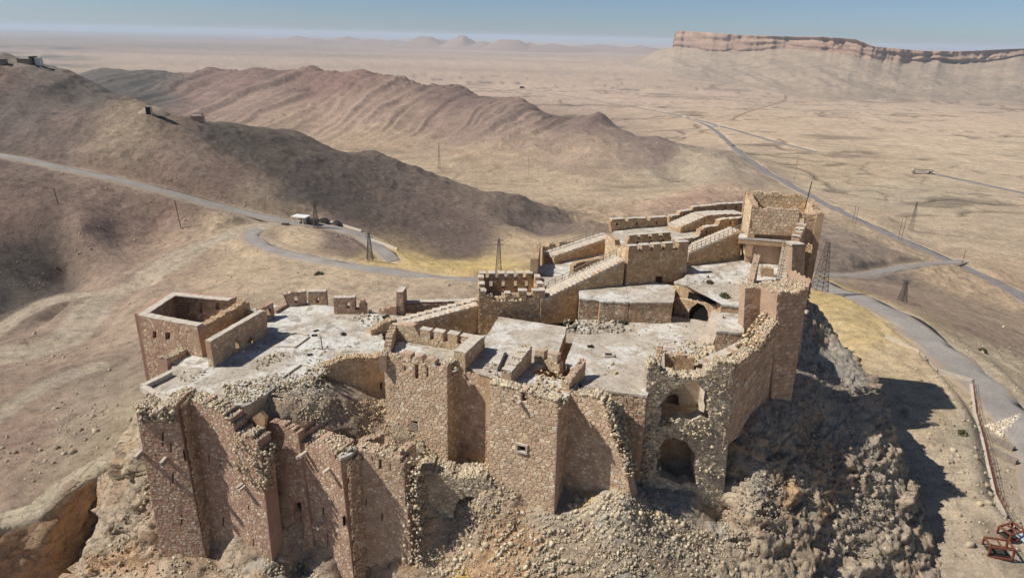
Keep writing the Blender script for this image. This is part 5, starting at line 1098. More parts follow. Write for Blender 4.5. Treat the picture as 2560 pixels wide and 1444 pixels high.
# broken pier left of it
p10 = Plane(XY(1530,1010,1.0), h0 + (0.5, -.4)); T = Thing('broken_wall', 'ragged broken wall with a tall dark cleft beside the torn-open building', 'wall', (*p10.p0, -10))
slab(T, 'wall', p10.shift(-.6), [(1515,1005),(1545,1008),(1560,1015),(1590,1012),(1622,1030)], [(1540,1240),(1650,1240)], 1.6, 'core', holes=[[(1563,1158),(1566,1072),(1595,1076),(1590,1154)]], mas=M(.5,'wild','rubble',gap=.06,proud=.16), jagged=.6, jstep=.5, loose=14, lsize=.42, seed=23)
q = p10.w(*p10.sz(1580, 1115), -2.3); box(T, 'cleft_shade_panel', q, (2.6, .2, 6.5), 'dark', math.atan2(p10.d[1], p10.d[0]))  # near-black panel behind the cleft, its shade painted in
r_ = np.random.default_rng(71); n = 700; qq = [p10.w(*p10.sz(a, b), o) for a, b, o in zip(r_.uniform(1530, 1640, n), r_.uniform(1040, 1215, n), r_.uniform(-1.6, .1, n)) if not (1560 < a < 1600 and 1062 < b < 1164)]; T.rubble(qq, r_.uniform(.14, .45, len(qq)), 'rubble', 72)
T.finish(120, 9)
# ---- long shaded wall on the right --------------------------------
T = Thing('long_wall', 'long shaded side wall of squared stones above the dark rock face', 'wall', (*k0, -5))
slab(T, 'wall', p11, [(1842,910),(1862,894),(1886,870),(1892,884),(1902,872),(1915,840),(1940,808),(1964,788)], [(1806,1120),(1930,1030)], 1.5, 'mortar', mas=WALLM, jagged=.25, jstep=.9, loose=4, seed=31)
r_ = np.random.default_rng(74); n = 800; f_ = r_.random(n); T.rubble([p11.w(*p11.sz(1888 + 72 * f, 880 - 92 * f + e), o) for f, e, o in zip(f_, r_.uniform(-6, 20, n), -r_.uniform(-.15, 2.6, n))], r_.uniform(.14, .48, n), 'rubbleyellow', 75)
for k, (a, b) in enumerate((((1770,902),(1826,876)), ((1829,874),(1860,860)), ((1862,858),(1882,848)))):   # stepped coping blocks of the parapet
    za = 4.6 + .5 * k; p, q = A(*a, za), A(*b, za); d = np.linalg.norm(q - p); c = (p + q) / 2; box(T, 'parapet_block', (c[0], c[1], za - .9), (d, 1.3, 1.9), 'mortar', math.atan2(q[1] - p[1], q[0] - p[0]), jit=.06, seed=k); box(T, 'coping_stone', (c[0], c[1], za + .12), (d * .98, 1.35, .16), 'coping', math.atan2(q[1] - p[1], q[0] - p[0]), jit=.04, seed=k)
T.finish(220, 8)
# ---- right-hand towers --------------------------------------------
p12 = Plane(XY(1856,872,2.2), XY(1925,880,1.6)); T = Thing('square_tower', 'pinkish square tower behind the long wall, flat worn top', 'tower', (*p12.p0, 0))
slab(T, 'wall', p12, [(1863,724),(1880,716),(1905,720),(1927,717),(1920,780),(1934,785)], [(1854,900),(1930,920)], 1.8, 'mortar', mas=M(.78,'wild','wall',gap=.08,proud=.06,pale=.05), jagged=.2, loose=5, seed=33)
T.finish(120, 8)
T = Thing('end_tower', 'tall narrow end tower standing highest on the right-hand rock edge', 'tower', (*p13.p0, -4))
slab(T, 'wall', p13, [(1943,742),(1950,730),(1975,728),(1988,734),(2000,724),(2023,712),(2026,700)], [(1926,1030),(1972,1030)], 4.2, 'mortar', holes=[], mas=WALLM, jagged=.4, jstep=.6, loose=10, seed=34, ends={'R': WALLM})
ztp = p13.sz(1990, 735)[1]; spot_rubble(T, ((1930,705),(1990,700),(2015,715),(1990,735),(1945,735)), ztp - .2, 200, .4, 'rubble', 35)
corbels(T, p13, [(2010,775)], 1.0)
T.finish(200, 8)
zc = 6.7
T = Thing('ruined_turret', 'ruined turret top with a dark pointed fin beside the small stair', 'turret', (*XY(1910,700,zc), zc))
pk = Plane(XY(1876,728,9), XY(1896,668,9)); slab(T, 'wall', pk, [(0, 8.6), (pk.L * .5, 9.6), (pk.L, 11)], [(0, 5), (pk.L, 5)], .9, 'mortar', px=False, mas=SMALL, jagged=.3, loose=4, seed=4)
pk = Plane(XY(1902,690,zc), XY(1936,692,zc)); slab(T, 'wall', pk, [(1902,668),(1915,666),(1934,673)], [(1902,705),(1936,705)], .9, 'mortar', mas=SMALL, jagged=.3, loose=5, seed=5)
prism(T, 'landing', [XY(1922,722,8.2), XY(1950,728,8.2), XY(1952,775,6.8), XY(1924,778,6.8)], np.array([8.2, 8.2, 7.6, 7.6]), 3, 'floor_white', 'mortar')
q = A(1937, 768, 6.6); box(T, 'opening_shade_block', (q[0], q[1] - .3, q[2]), (1.5, .3, 1.2), 'dark'); T.finish(40)  # near-black block painted as the shade of an opening
# ---- block with stairs --------------------------------------------
zb3 = 5.4; b3 = [XY(1791,827,zb3), XY(1859,833,zb3), XY(1862,775,zb3), XY(1803,760,zb3), XY(1799,785,zb3)]
T = Thing('stair_block', 'small white-topped stone block beside the steep stair', 'building', (*b3[0], 2)); prism(T, 'roof', b3, zb3, 1.5, 'floor_white', 'mortar', wob=.04)
pb3 = Plane(b3[0], b3[1]); masonry(T, pb3, [(0, zb3 - .35), (pb3.L, zb3 - .35), (pb3.L, 1.9), (0, 1.9)], [], off=-.08, **M(.42,'coursed','pink',gap=.05,proud=.05)); T.finish(120, 8)
T = Thing('stair', 'steep flight of narrow stone steps climbing to the upper court', 'stairs', (*XY(1780,850,ZM), ZM)); n = 14; s0, s1 = A(1768,858,ZM), A(1797,780,zb3 + .6)
for i in range(n):
    t = i / n; c = s0 + (s1 - s0) * (t + .5 / n); z = ZM + (zb3 + .6 - ZM) * (i + 1) / n; d = s1 - s0; box(T, 'step', (c[0] - .1, c[1], (z + ZM - .6) / 2), (1.8, np.linalg.norm(d[:2]) / n * .97, z - ZM + .6), 'coping' if i % 2 else 'concrete', math.atan2(d[1], d[0]) - math.pi / 2, jit=.03, seed=i)
T.finish()
# ---- lower hall with arch -----------------------------------------
z2 = 5.5; e0, e1, e2 = XY(1448,747,z2), XY(1573,755,z2), XY(1683,755,z2)
T = Thing('low_hall', 'low hall with two-part whitewashed roof below the central gate tower', 'building', (*e0, ZM))
prism(T, 'roof', [e0, XY(1498,748,z2), XY(1500,752,z2), e1, XY(1563,711,z2), XY(1447,718,z2)], z2, ZM - 1, 'floor_white', 'mortar_upper', wob=.05, seed=3)
prism(T, 'roof', [e1 + (.06, 0), e2, XY(1690,714,z2), XY(1640,705,z2), XY(1563,711,z2) + (.06, 0)], z2 + .05, ZM - 1, 'roof_plaster', 'mortar_upper', wob=.05, seed=4)
for a, b in ((e0, XY(1498,748,z2)), (XY(1500,752,z2), e1), (e1, e2)):
    p = Plane(a, b); masonry(T, p, [(0, z2 - .4), (p.L, z2 - .4), (p.L, ZM), (0, ZM)], [], off=-.08, **M(.44,'rubble','pink',gap=.06,proud=.05))
T.finish(200, 8)
T = Thing('arch_wall', 'wall with a dark pointed arch below the upper court', 'wall', (*XY(1730,790,ZM), ZM)); pa = Plane(XY(1685,703,zc), XY(1791,731,zc)).shift(.75)
slab(T, 'wall', pa, [(1684,742),(1740,752),(1795,764)], [(1684,805),(1795,822)], .5, 'mortar', holes=[[(1719,800),(1720,784),(1727,769),(1744,757),(1760,763),(1769,778),(1772,806)]], mas=UPPER, jagged=.1, loose=1)
box(T, 'arch_shade_panel', pa.w(pa.sz(1745, 782)[0], ZM + 1.2, -.6), (4.4, .1, 4.6), 'dark', math.atan2(pa.d[1], pa.d[0])); T.finish(120, 8)  # near-black panel right behind the arch, recess shade painted as colour
# ---- upper court ---------------------------------------------------
T = Thing('upper_court', 'upper court paved with weathered white plaster', 'terrace', (*XY(1820,680,zc), zc - 4))
UC = [(1685,703),(1791,731),(1798,742),(1803,760),(1862,765),(1945,745),(1962,705),(1966,640),(1885,632),(1720,656),(1712,690)]
prism(T, 'floor', [XY(*q, zc) for q in UC], zc, ZM - 2, 'floor_white', 'mortar_upper', wob=.1, seed=8)
pa2 = Plane(XY(1685,703,zc), XY(1791,731,zc)); masonry(T, pa2, [(0, zc - .4), (pa2.L, zc - .4), (pa2.L, zc - 2.2), (0, zc - 2.2)], [], off=-.05, **SMALL)
spot_rubble(T, ((1700,700),(1900,660),(1940,690),(1860,740),(1800,730)), zc, 90, .2, 'grey', 81); T.finish(60)
# ---- central gate tower --------------------------------------------
n0 = XY(1566,713,z2); n1 = XY(1714,689,6.2); p14 = Plane(n0, n1); T = Thing('gate_tower', 'wide central tower with crenellated top and a barred window low in its face', 'tower', (*n0, z2))
slab(T, 'wall', p14, [(1571,628),(1600,628),(1720,622)], [(1564,722),(1716,697)], 1.0, 'mortar_upper', holes=[(1639,690,1656,708)], mas=UPPER, seed=5, ends={'L': M(.45,'rubble','yellow',gap=.06,proud=.05)})
grate(T, p14, 1639, 690, 1656, 708, 5, 'rust')
zt = p14.sz(1640, 626)[1]; ang = math.atan2(p14.d[1], p14.d[0])
for k, (x0, x1) in enumerate(((1571,1594), (1603,1625), (1632,1653), (1661,1682), (1694,1720))):
    s0, s1 = p14.sz(x0, 628)[0], p14.sz(x1, 628)[0]; zz = zt + .95; slab(T, 'merlon', p14, [(s0, zz), (s1, zz)], [(s0, zt - .3), (s1, zt - .3)], 1.0, 'mortar_upper', px=False, mas=dict(UPPER, size=.4)); box(T, 'coping_stone', p14.w((s0 + s1) / 2, zz + .05, -.5), (s1 - s0 + .06, 1.05, .13), 'coping', ang, jit=.03, seed=k)
Dp = 8.5; cor = [p14.w(.05, 0, -.9)[:2], p14.w(p14.L - .05, 0, -.9)[:2], p14.w(p14.L, 0, -Dp)[:2], p14.w(.05, 0, -Dp)[:2]]
prism(T, 'roof', cor, zt - 1.0, z2 - 2, 'floor_white', 'mortar_upper')
pbk = p14.shift(-Dp + 1.0); s0, s1 = pbk.sz(1569, 600)[0], pbk.sz(1678, 600)[0]; zk = pbk.sz(1620, 596)[1]
slab(T, 'wall', pbk, [(s0, zk), (s1, zk)], [(s0, zt - 2), (s1, zt - 2)], .9, 'mortar_upper', px=False, mas=UPPER, holes=[[(s0 + w_, zk - .3), (s0 + w_ + .5, zk - .3), (s0 + w_ + .5, zk - 1.2), (s0 + w_, zk - 1.2)] for w_ in ((s1 - s0) * .2, (s1 - s0) * .5, (s1 - s0) * .78)])
for k in range(4):
    a = s0 + (s1 - s0) * (k + .1) / 4; b = a + (s1 - s0) * .2; slab(T, 'merlon', pbk, [(a, zk + .7), (b, zk + .7)], [(a, zk - .1), (b, zk - .1)], .9, 'mortar_upper', px=False, mas=dict(UPPER, size=.4)); box(T, 'coping_stone', pbk.w((a + b) / 2, zk + .75, -.45), (b - a + .05, .95, .12), 'coping', ang, jit=.03, seed=k)
pls = Plane(p14.w(0, 0, 0)[:2], p14.w(0, 0, -Dp)[:2]); slab(T, 'wall', pls, [(0, zt + .6), (3, zt + .5), (3.2, zt - .2), (5, zt - .2), (5.2, zt + .6), (Dp, zt + .7)], [(0, z2 - 1), (Dp, z2 - 1)], .9, 'mortar_upper', px=False, mas=M(.45,'rubble','yellow',gap=.06,proud=.05), jagged=.15)
T.finish(160, 8)
# ---- stair walls ----------------------------------------------------
def stair_wall(name, label, a, b, top0, top1, n, th, mas, ext=0, mat='mortar_upper', cat='stairs', rail=None, zz=None):
    p = Plane(a, b); s0, z0 = p.sz(*top0); s1, z1 = p.sz(*top1); tp = []
    for i in range(n): tp += [(s0 + (s1 - s0) * i / n + 1e-3, z0 + (z1 - z0) * (i + 1) / n), (s0 + (s1 - s0) * (i + 1) / n - 1e-3, z0 + (z1 - z0) * (i + 1) / n)]
    zb = min(z0, z1) - ext; T = Thing(name, label, cat, (*p.p0, zb)); T.o['label'] = label
    slab(T, 'wall', p, tp, [(s0, zb), (s1, zb)], .7, mat, px=False, mas=mas, seed=n)
    for i in range(n):                            # treads
        sa, sb = s0 + (s1 - s0) * i / n, s0 + (s1 - s0) * (i + 1) / n; z = z0 + (z1 - z0) * (i + 1) / n
        box(T, 'step', p.w((sa + sb) / 2, z - .25, -.35 - th / 2), (abs(sb - sa) * 1.02, th + .75, .5), 'coping', math.atan2(p.d[1], p.d[0]), jit=.035, seed=i)
    zl = [(s0, z0 - .4), (s1, z1 - .4)]; slab(T, 'stair_core', p.shift(-.75), zl, [(s0, zb), (s1, zb)], th - .2, mat, px=False)
    T.finish(140, 8); return p, s0, z0, s1, z1
def railing(name, label, p, s0, z0, s1, z1, off, n, h=1.05):
    T = Thing(name, label, 'railing', p.w(s0, z0, off)); P = [np.array(p.w(s0 + (s1 - s0) * i / n, z0 + (z1 - z0) * i / n, off)) for i in range(n + 1)]; up = np.array([0, 0, 1.0])
    for q in P: V, Fc = bars([(q, q + up * h)], .045); T.add('post', V, Fc, 'rail_steel')
    V, Fc = bars([(a + up * k, b + up * k) for a, b in zip(P[:-1], P[1:]) for k in (h, h * .5)], .04); T.add('rail', V, Fc, 'rail_steel'); T.finish()
sA = XY(1350,784,ZM); sB = XY(1561,713,z2)
r1 = stair_wall('stair_wall', 'long stair with metal railing climbing right to the central gate tower', sA, sB, (1352,752), (1562,652), 22, 2.6, UPPER, 4)
railing('stair_railing', 'railing on the long stair left of the central gate tower', *r1, -2.9, 12)
sC = XY(1719,664,zc); sD = XY(1884,639,zc)
r2 = stair_wall('stair_wall', 'stair with metal railing climbing along the court wall to the keep', sC, sD, (1722,634), (1856,577), 16, 2.2, UPPER, 2.5)
railing('stair_railing', 'railing on the stair along the upper court wall', *r2, -.4, 12)
# square tower over the middle, with the stairs rising to it
m0, m1 = np.array([-7.6, 96.2]), np.array([6.6, 97.2]); p15 = Plane(XY(1197,842,-.3)+(0,0), XY(1349,800,1.8)); p15 = Plane((p15.p0[0], 96.2), (A(1349,800,2.0)[0], 97.0))
T = Thing('square_tower', 'dark shaded square tower with broken crenellations in the middle', 'tower', (*p15.p0, 0))
slab(T, 'wall', p15, [(1197,722),(1215,730),(1232,745),(1255,742),(1275,740),(1300,735),(1320,742),(1349,738)], [(1194,880),(1350,860)], 1.0, 'mortar_upper', mas=UPPER, jagged=.4, jstep=.6, loose=10, lsize=.4, seed=6)
zt = p15.sz(1270, 742)[1]; ang = math.atan2(p15.d[1], p15.d[0])
for k, (x0, x1, dz) in enumerate(((1198,1216,.9), (1262,1276,.5), (1296,1317,.9), (1330,1349,.9))):
    s0, s1 = p15.sz(x0, 740)[0], p15.sz(x1, 740)[0]; slab(T, 'merlon', p15, [(s0, zt + dz), (s1, zt + dz)], [(s0, zt - .6), (s1, zt - .6)], 1.0, 'mortar_upper', px=False, mas=dict(UPPER, size=.4)); box(T, 'coping_stone', p15.w((s0 + s1) / 2, zt + dz + .05, -.5), (s1 - s0 + .05, 1.05, .13), 'coping', ang, jit=.03, seed=k)
Dp = 8.0; p16 = p15.shift(-Dp); sa, sb = 0.0, p15.L
slab(T, 'wall', p16, [(sa, zt), (sb, zt)], [(sa, zt - 4), (sb, zt - 4)], .9, 'mortar_upper', px=False, mas=UPPER, holes=[[(sb * f, zt - .3), (sb * f + .55, zt - .3), (sb * f + .55, zt - 1.5), (sb * f, zt - 1.5)] for f in (.2, .42, .64, .84)])
for k in range(6):
    a = sa + (sb - sa) * (k + .12) / 6; b = a + (sb - sa) * .115; slab(T, 'merlon', p16, [(a, zt + 1.0), (b, zt + 1.0)], [(a, zt - .1), (b, zt - .1)], .9, 'mortar_upper', px=False, mas=dict(UPPER, size=.4)); box(T, 'coping_stone', p16.w((a + b) / 2, zt + 1.05, -.45), (b - a + .05, 1.3, .13), 'coping', ang, jit=.03, seed=k)
for e in (0.0, p15.L - .02):
    pS = Plane(p15.w(e, 0, 0)[:2], p15.w(e, 0, -Dp)[:2]); slab(T, 'wall', pS, [(0, zt + .8), (1.5, zt + .8), (1.6, zt), (3, zt), (3.1, zt + .9), (4.6, zt + .9), (4.7, zt), (6, zt), (6.1, zt + .9), (Dp, zt + .9)], [(0, -3), (Dp, -3)], .8, 'mortar_upper', px=False, mas=UPPER)
    for u in (.75, 3.8, 7.0): box(T, 'coping_stone', pS.w(u, zt + .92, -.4), (1.5, .9, .13), 'coping', math.atan2(pS.d[1], pS.d[0]), jit=.03)
prism(T, 'floor', [p15.w(.1, 0, -.9)[:2], p15.w(p15.L - .1, 0, -.9)[:2], p15.w(p15.L - .1, 0, -Dp)[:2], p15.w(.1, 0, -Dp)[:2]], zt - 2.2, -3, 'floor_dirt', 'mortar_upper')
spot_rubble(T, ((1220,740),(1320,740),(1310,752),(1235,755)), zt - .6, 120, .4, 'rubble', 91); T.finish(160, 8)
wl_ = XY(949,838,0); r3 = stair_wall('stepped_wall', 'front stepped stair wall rising from the terrace to the square tower', wl_, p15.p0 + (0, .6), (985,820), (1196,764), 17, 1.0, UPPER, 4.5, cat='wall')
sh = Plane(wl_, p15.p0 + (0, .6)).shift(-4.2); r4 = stair_wall('stepped_wall', 'rear stepped wall with small windows rising to the square tower', sh.p0, sh.p0 + sh.d * sh.L, (930,822), (1196,750), 14, .5, UPPER, 3.5, cat='wall')
p = Plane(XY(928,838,0), XY(992,818,0)); T = Thing('low_wall', 'low curved rubble wall at the foot of the stepped stair', 'wall', (*p.p0, 0)); slab(T, 'wall', p, [(928,826),(950,812),(975,800),(992,797)], [(928,842),(992,824)], 1.2, 'mortar_yellow', mas=YEL, jagged=.3, loose=10, seed=2); T.finish(60)
# ---- west court, rear terrace, keep ---------------------------------
zw = 5.2
T = Thing('west_court', 'small white court behind the long stair with stepped side walls', 'terrace', (*XY(1400,680,zw), 0))
prism(T, 'floor', [XY(*q, zw) for q in ((1345,700),(1394,728),(1452,695),(1562,645),(1530,605),(1420,640),(1345,665))], zw, -1, 'floor_white', 'mortar_upper', wob=.1)
pq = Plane(XY(1344,700,zw), XY(1395,728,zw)); masonry(T, pq, [(0, zw - .4), (pq.L, zw - .4), (pq.L, 0), (0, 0)], [], off=-.05, **UPPER)
pq = Plane(XY(1343,692,zw), XY(1350,650,zw)); slab(T, 'wall', pq, [(0, 8.2), (pq.L, 8.6)], [(0, 0), (pq.L, 0)], 1.2, 'mortar_upper', px=False, mas=UPPER, jagged=.4, loose=6)
pq = Plane(XY(1355,640,zw), XY(1460,630,zw)); slab(T, 'wall', pq, [(1356,616),(1372,618),(1374,609),(1388,609),(1390,620),(1398,622),(1400,606),(1440,604),(1442,612),(1458,610)], [(1355,665),(1460,655)], 1.0, 'mortar_upper', mas=UPPER, holes=[(1380,616,1385,628)], loose=4)
for k, (a, b, tp) in enumerate((((1434,700),(1532,668),[(1434,664),(1440,660),(1446,655),(1526,641),(1530,650)]), ((1402,712),(1500,690),[(1402,706),(1420,700),(1448,690),(1470,684),(1500,676)]), ((1500,686),(1562,664),[(1500,668),(1520,652),(1540,648),(1560,640)]))):
    pq = Plane(XY(*a, zw), XY(*b, zw)); slab(T, 'wall', pq.shift(.0 - .02 * k), tp, [(a[0], a[1] + 10), (b[0], b[1] + 10)], .8, 'mortar_upper', mas=UPPER, jagged=.1, loose=1, seed=k)
T.finish(160, 8)
zrt = 9.4
r5 = stair_wall('stair_wall', 'ruined rubble-edged stair climbing to the rear terrace', XY(1384,660,zw), XY(1540,625,zw), (1386,640), (1536,590), 14, 2.2, SMALL, 3)
railing('stair_railing', 'railing on the ruined stair to the rear terrace', *r5, -2.4, 9)
T = Thing('rear_terrace', 'high white rear terrace behind the central gate tower', 'terrace', (*XY(1650,580,zrt), 4))
prism(T, 'floor', [XY(*q, zrt) for q in ((1512,600),(1536,576),(1669,562),(1760,548),(1870,545),(1865,580),(1760,600),(1700,612),(1560,640),(1515,612))], zrt, 2, 'floor_white', 'mortar_upper', wob=.08); T.finish()
def up_piece(name, label, a, b, top, holes, z, th=1.0, jg=.12, seed=0, ext=6, mas=None):
    p = Plane(XY(*a, z), XY(*b, z)); T = Thing(name, label, 'wall', (*p.p0, z)); slab(T, 'wall', p, top, [(a[0], a[1] + ext), (b[0], b[1] + ext)], th, 'mortar_upper', holes=holes, mas=mas or UPPER, jagged=jg, jstep=.7, loose=2, seed=seed)
    for i, ((xa, ya), (xb, yb)) in enumerate(zip(top[:-1], top[1:])):
        if abs(yb - ya) < .35 * abs(xb - xa):
            sa, za = p.sz(xa, ya); sb, zb = p.sz(xb, yb); n = max(1, int(abs(sb - sa) / 1.6))
            for j in range(n):
                t = (j + .5) / n; box(T, 'coping_stone', p.w(sa + (sb - sa) * t, za + (zb - za) * t + .05, -th / 2), (abs(sb - sa) / n * .97, th * 1.05, .14), 'coping', math.atan2(p.d[1], p.d[0]), jit=.035, seed=i * 9 + j)
    T.finish(120, 8)
up_piece('rear_parapet', 'rear parapet with three merlons behind the white terrace', (1530,575), (1670,563), [(1526,556),(1530,550),(1562,548),(1564,556),(1568,556),(1570,548),(1618,546),(1620,553),(1624,553),(1626,545),(1668,543),(1670,548)], [(1541,556,1545,564), (1590,555,1594,563), (1640,552,1644,560)], zrt)
up_piece('rear_parapet', 'stepped rear parapet rising in three stages to the keep', (1672,566), (1868,536), [(1674,545),(1680,541),(1698,539),(1700,530),(1728,527),(1732,519),(1786,514),(1790,512),(1866,508)], [(1708,536,1712,545), (1752,522,1756,532), (1812,515,1816,524), (1838,513,1843,522)], zrt, seed=2)
r6 = stair_wall('stair_wall', 'short inner stair below the stepped rear parapet', XY(1700,582,zrt), XY(1770,570,zrt), (1702,568), (1764,541), 9, 2.5, UPPER, 1.5)
up_piece('inner_wall', 'flat-topped inner wall joining the short stair to the keep', (1764,572), (1868,556), [(1763,540),(1800,537),(1862,536)], [], zrt, th=3.0, seed=3)
up_piece('inner_wall', 'stepped inner parapet beside the court stair below the keep', (1730,612), (1870,582), [(1722,600),(1726,596),(1748,592),(1752,574),(1766,568),(1796,566),(1800,551),(1822,548),(1858,546)], [(1764,575,1768,584), (1824,553,1828,562)], zrt - .6, seed=4)
up_piece('inner_wall', 'low parapet right of the central gate tower', (1690,632), (1760,610), [(1692,602),(1700,600),(1746,594),(1750,600)], [(1722,604,1727,614)], zrt - 1.0, seed=5)
o0, o1 = XY(1880,516,16.6), XY(2002,524,16.6); p17 = Plane(o0, o1); zk = 11.3
T = Thing('keep_tower', 'highest keep tower with open broken top and thin mast at the far right', 'tower', (*o0, zk))
slab(T, 'wall', p17, [(1880,516),(1905,522),(1910,526),(1918,520),(1950,522),(1999,526)], [(1873,585),(1995,590)], 1.1, 'mortar', mas=dict(UPPER, pal='tower', size=.55), jagged=.15, jstep=.7, loose=3, seed=9)
Dk = 9.0; p18 = p17.shift(-Dk); zt = 16.5; s0, s1 = -.2, p17.L + 3.0
slab(T, 'wall', p18, [(s0, zt + .6), (s1 * .2, zt + 1.0), (s1 * .25, zt + .6), (s1 * .5, zt + .9), (s1 * .55, zt + .3), (s1 * .8, zt + .8), (s1, zt + .2)], [(s0, zt - 4), (s1, zt - 4)], 1.1, 'mortar_upper', px=False, mas=dict(UPPER, size=.6, pal='yellow'), jagged=.3, loose=5, seed=10)
pS = Plane(p17.w(0, 0, 0)[:2], p18.w(0, 0, 0)[:2]); slab(T, 'wall', pS, [(0, zt + .1), (3, zt + .4), (6, zt + .2), (pS.L, zt + .7)], [(0, 8), (pS.L, 8)], 1.1, 'mortar_upper', px=False, mas=M(.5,'rubble','yellow',gap=.06,proud=.05), jagged=.2, loose=3)
pS = Plane(p17.w(p17.L + 2.6, 0, 0)[:2], p18.w(p17.L + 2.6, 0, 0)[:2]); slab(T, 'wall', pS, [(0, zt - .4), (4, zt), (pS.L, zt + .2)], [(0, 2), (pS.L, 2)], 1.1, 'mortar_upper', px=False, mas=M(.5,'rubble','tower',gap=.06,proud=.05), jagged=.4, loose=6)
prism(T, 'floor', [p17.w(.2, 0, -1)[:2], p17.w(p17.L + 2.4, 0, -1)[:2], p18.w(p17.L + 2.4, 0, 0)[:2], p18.w(.2, 0, 0)[:2]], zt - 2.6, 5, 'floor_dirt', 'mortar')
p19 = Plane(p17.w(p17.L - .1, 0, -.2)[:2], p17.w(p17.L + 2.8, 0, -.2)[:2]); slab(T, 'wall', p19, [(0, zt - .6), (p19.L, zt - .4)], [(0, 6), (p19.L, 2)], 1.0, 'mortar', px=False, mas=UPPER, holes=[[(.25, zt - 3.4), (1.2, zt - 3.4), (1.2, zt - 1.4), (.25, zt - 1.4)]], jagged=.3)
mq = A(2012, 522, 16.2); V, Fc = bars([(mq, mq + np.array([.4, 0, 4.6]))], .06); T.add('mast', V, Fc, 'burnt')
T.finish(160, 8)
T = Thing('vaulted_gallery', 'vaulted gallery with dark doorway below the keep, railed walk on top', 'building', (*XY(1900,640,zc), zc))
pv = Plane(XY(1862,642,zc), XY(1984,642,zc)); slab(T, 'wall', pv, [(1850,580),(1880,580),(1930,582),(1984,585)], [(1862,648),(1984,648)], 1.0, 'mortar_upper', holes=[[(1918,648),(1918,622),(1926,608),(1940,603),(1951,605),(1952,648)]], mas=UPPER)
box(T, 'doorway_shade_panel', pv.w(pv.sz(1936, 625)[0], zc + 2, -3.0), (5, .2, 5), 'dark', math.atan2(pv.d[1], pv.d[0]))  # near-black panel behind the gallery door, interior shade as colour
zg = pv.sz(1920, 581)[1]; prism(T, 'walk', [pv.w(-1.5, 0, .2)[:2], pv.w(pv.L, 0, .2)[:2], p17.w(p17.L, 0, .1)[:2], p17.w(-1.5, 0, .1)[:2]], zg + .1, zg - 1, 'floor_white', 'mortar_upper'); T.finish(120, 8)
railing('walk_railing', 'railing along the walk in front of the keep', pv, pv.sz(1872, 578)[0], zg + .1, pv.sz(1982, 583)[0], zg + .1, -.1, 9)
# eastern wall from the keep down to the end tower, with a narrow stair
pe0 = Plane(XY(1980,702,zc), XY(2011,700,zc)); T = Thing('east_bastion', 'narrow shaded bastion on the right rim below the keep', 'tower', (*pe0.p0, 2))
slab(T, 'wall', pe0, [(1981,616),(1996,612),(2003,618),(2014,613)], [(1976,760),(2006,760)], 1.6, 'mortar', mas=UPPER, jagged=.4, jstep=.5, loose=5, seed=3, ends={'R': UPPER})
for i in range(3): s_, z_ = pe0.sz(1985 + 10 * i, 613); box(T, 'coping_stone', pe0.w(s_, z_ + .1, -.8), (1.0, 1.7, .18), 'coping', math.atan2(pe0.d[1], pe0.d[0]), jit=.06, seed=i)
T.finish(100, 8)
w0 = np.array(p17.w(p17.L + 1.2, 0, .2)[:2]); w1 = np.array(pe0.w(pe0.L * .55, 0, -1.7)[:2]); p20 = Plane(w0, w1)
T = Thing('east_wall', 'stepped crenellated wall along the right rim between keep and bastion', 'wall', (*w0, 2)); Lw = p20.L; tp = []; nst = 4; za_, zb_ = 14.2, pe0.sz(1996, 612)[1] + .6
for i in range(nst):
    a, b = Lw * i / nst, Lw * (i + .6) / nst; z = za_ + (zb_ - za_) * i / (nst - 1); tp += [(a, z), (b, z), (b + .01, z - .8), (Lw * (i + 1) / nst - .01, z - .9)]
slab(T, 'wall', p20, tp, [(0, -2), (Lw, -2)], 1.2, 'mortar', px=False, mas=UPPER, back=UPPER, jagged=.3, jstep=.5, loose=6, seed=3)
for i in range(nst): box(T, 'coping_stone', p20.w(Lw * (i + .3) / nst, za_ + (zb_ - za_) * i / (nst - 1) + .05, -.6), (Lw / nst * .55, 1.25, .16), 'coping', math.atan2(p20.d[1], p20.d[0]), jit=.06, seed=i)
T.finish(120, 8)
T = Thing('narrow_stair', 'narrow railed stair descending along the inner side of the right rim wall', 'stairs', (*XY(1955,690,zc), zc)); s0, s1 = A(1952,702,zc), A(1968,618,10.2); d = s1 - s0; n = 12
for i in range(n):
    c = s0 + d * (i + .5) / n; z = zc + (10.2 - zc) * (i + 1) / n; box(T, 'step', (c[0], c[1], (z + zc - .3) / 2), (1.5, np.linalg.norm(d[:2]) / n * .98, z - zc + .3), 'coping', math.atan2(d[1], d[0]) - math.pi / 2, jit=.03, seed=i)
T.finish()
ptmp = Plane(s0[:2] - (.8, 0), s1[:2] - (.8, 0)); railing('narrow_railing', 'railing on the narrow stair along the right rim wall', ptmp, 0, zc, ptmp.L, 10.2, 0, 7)
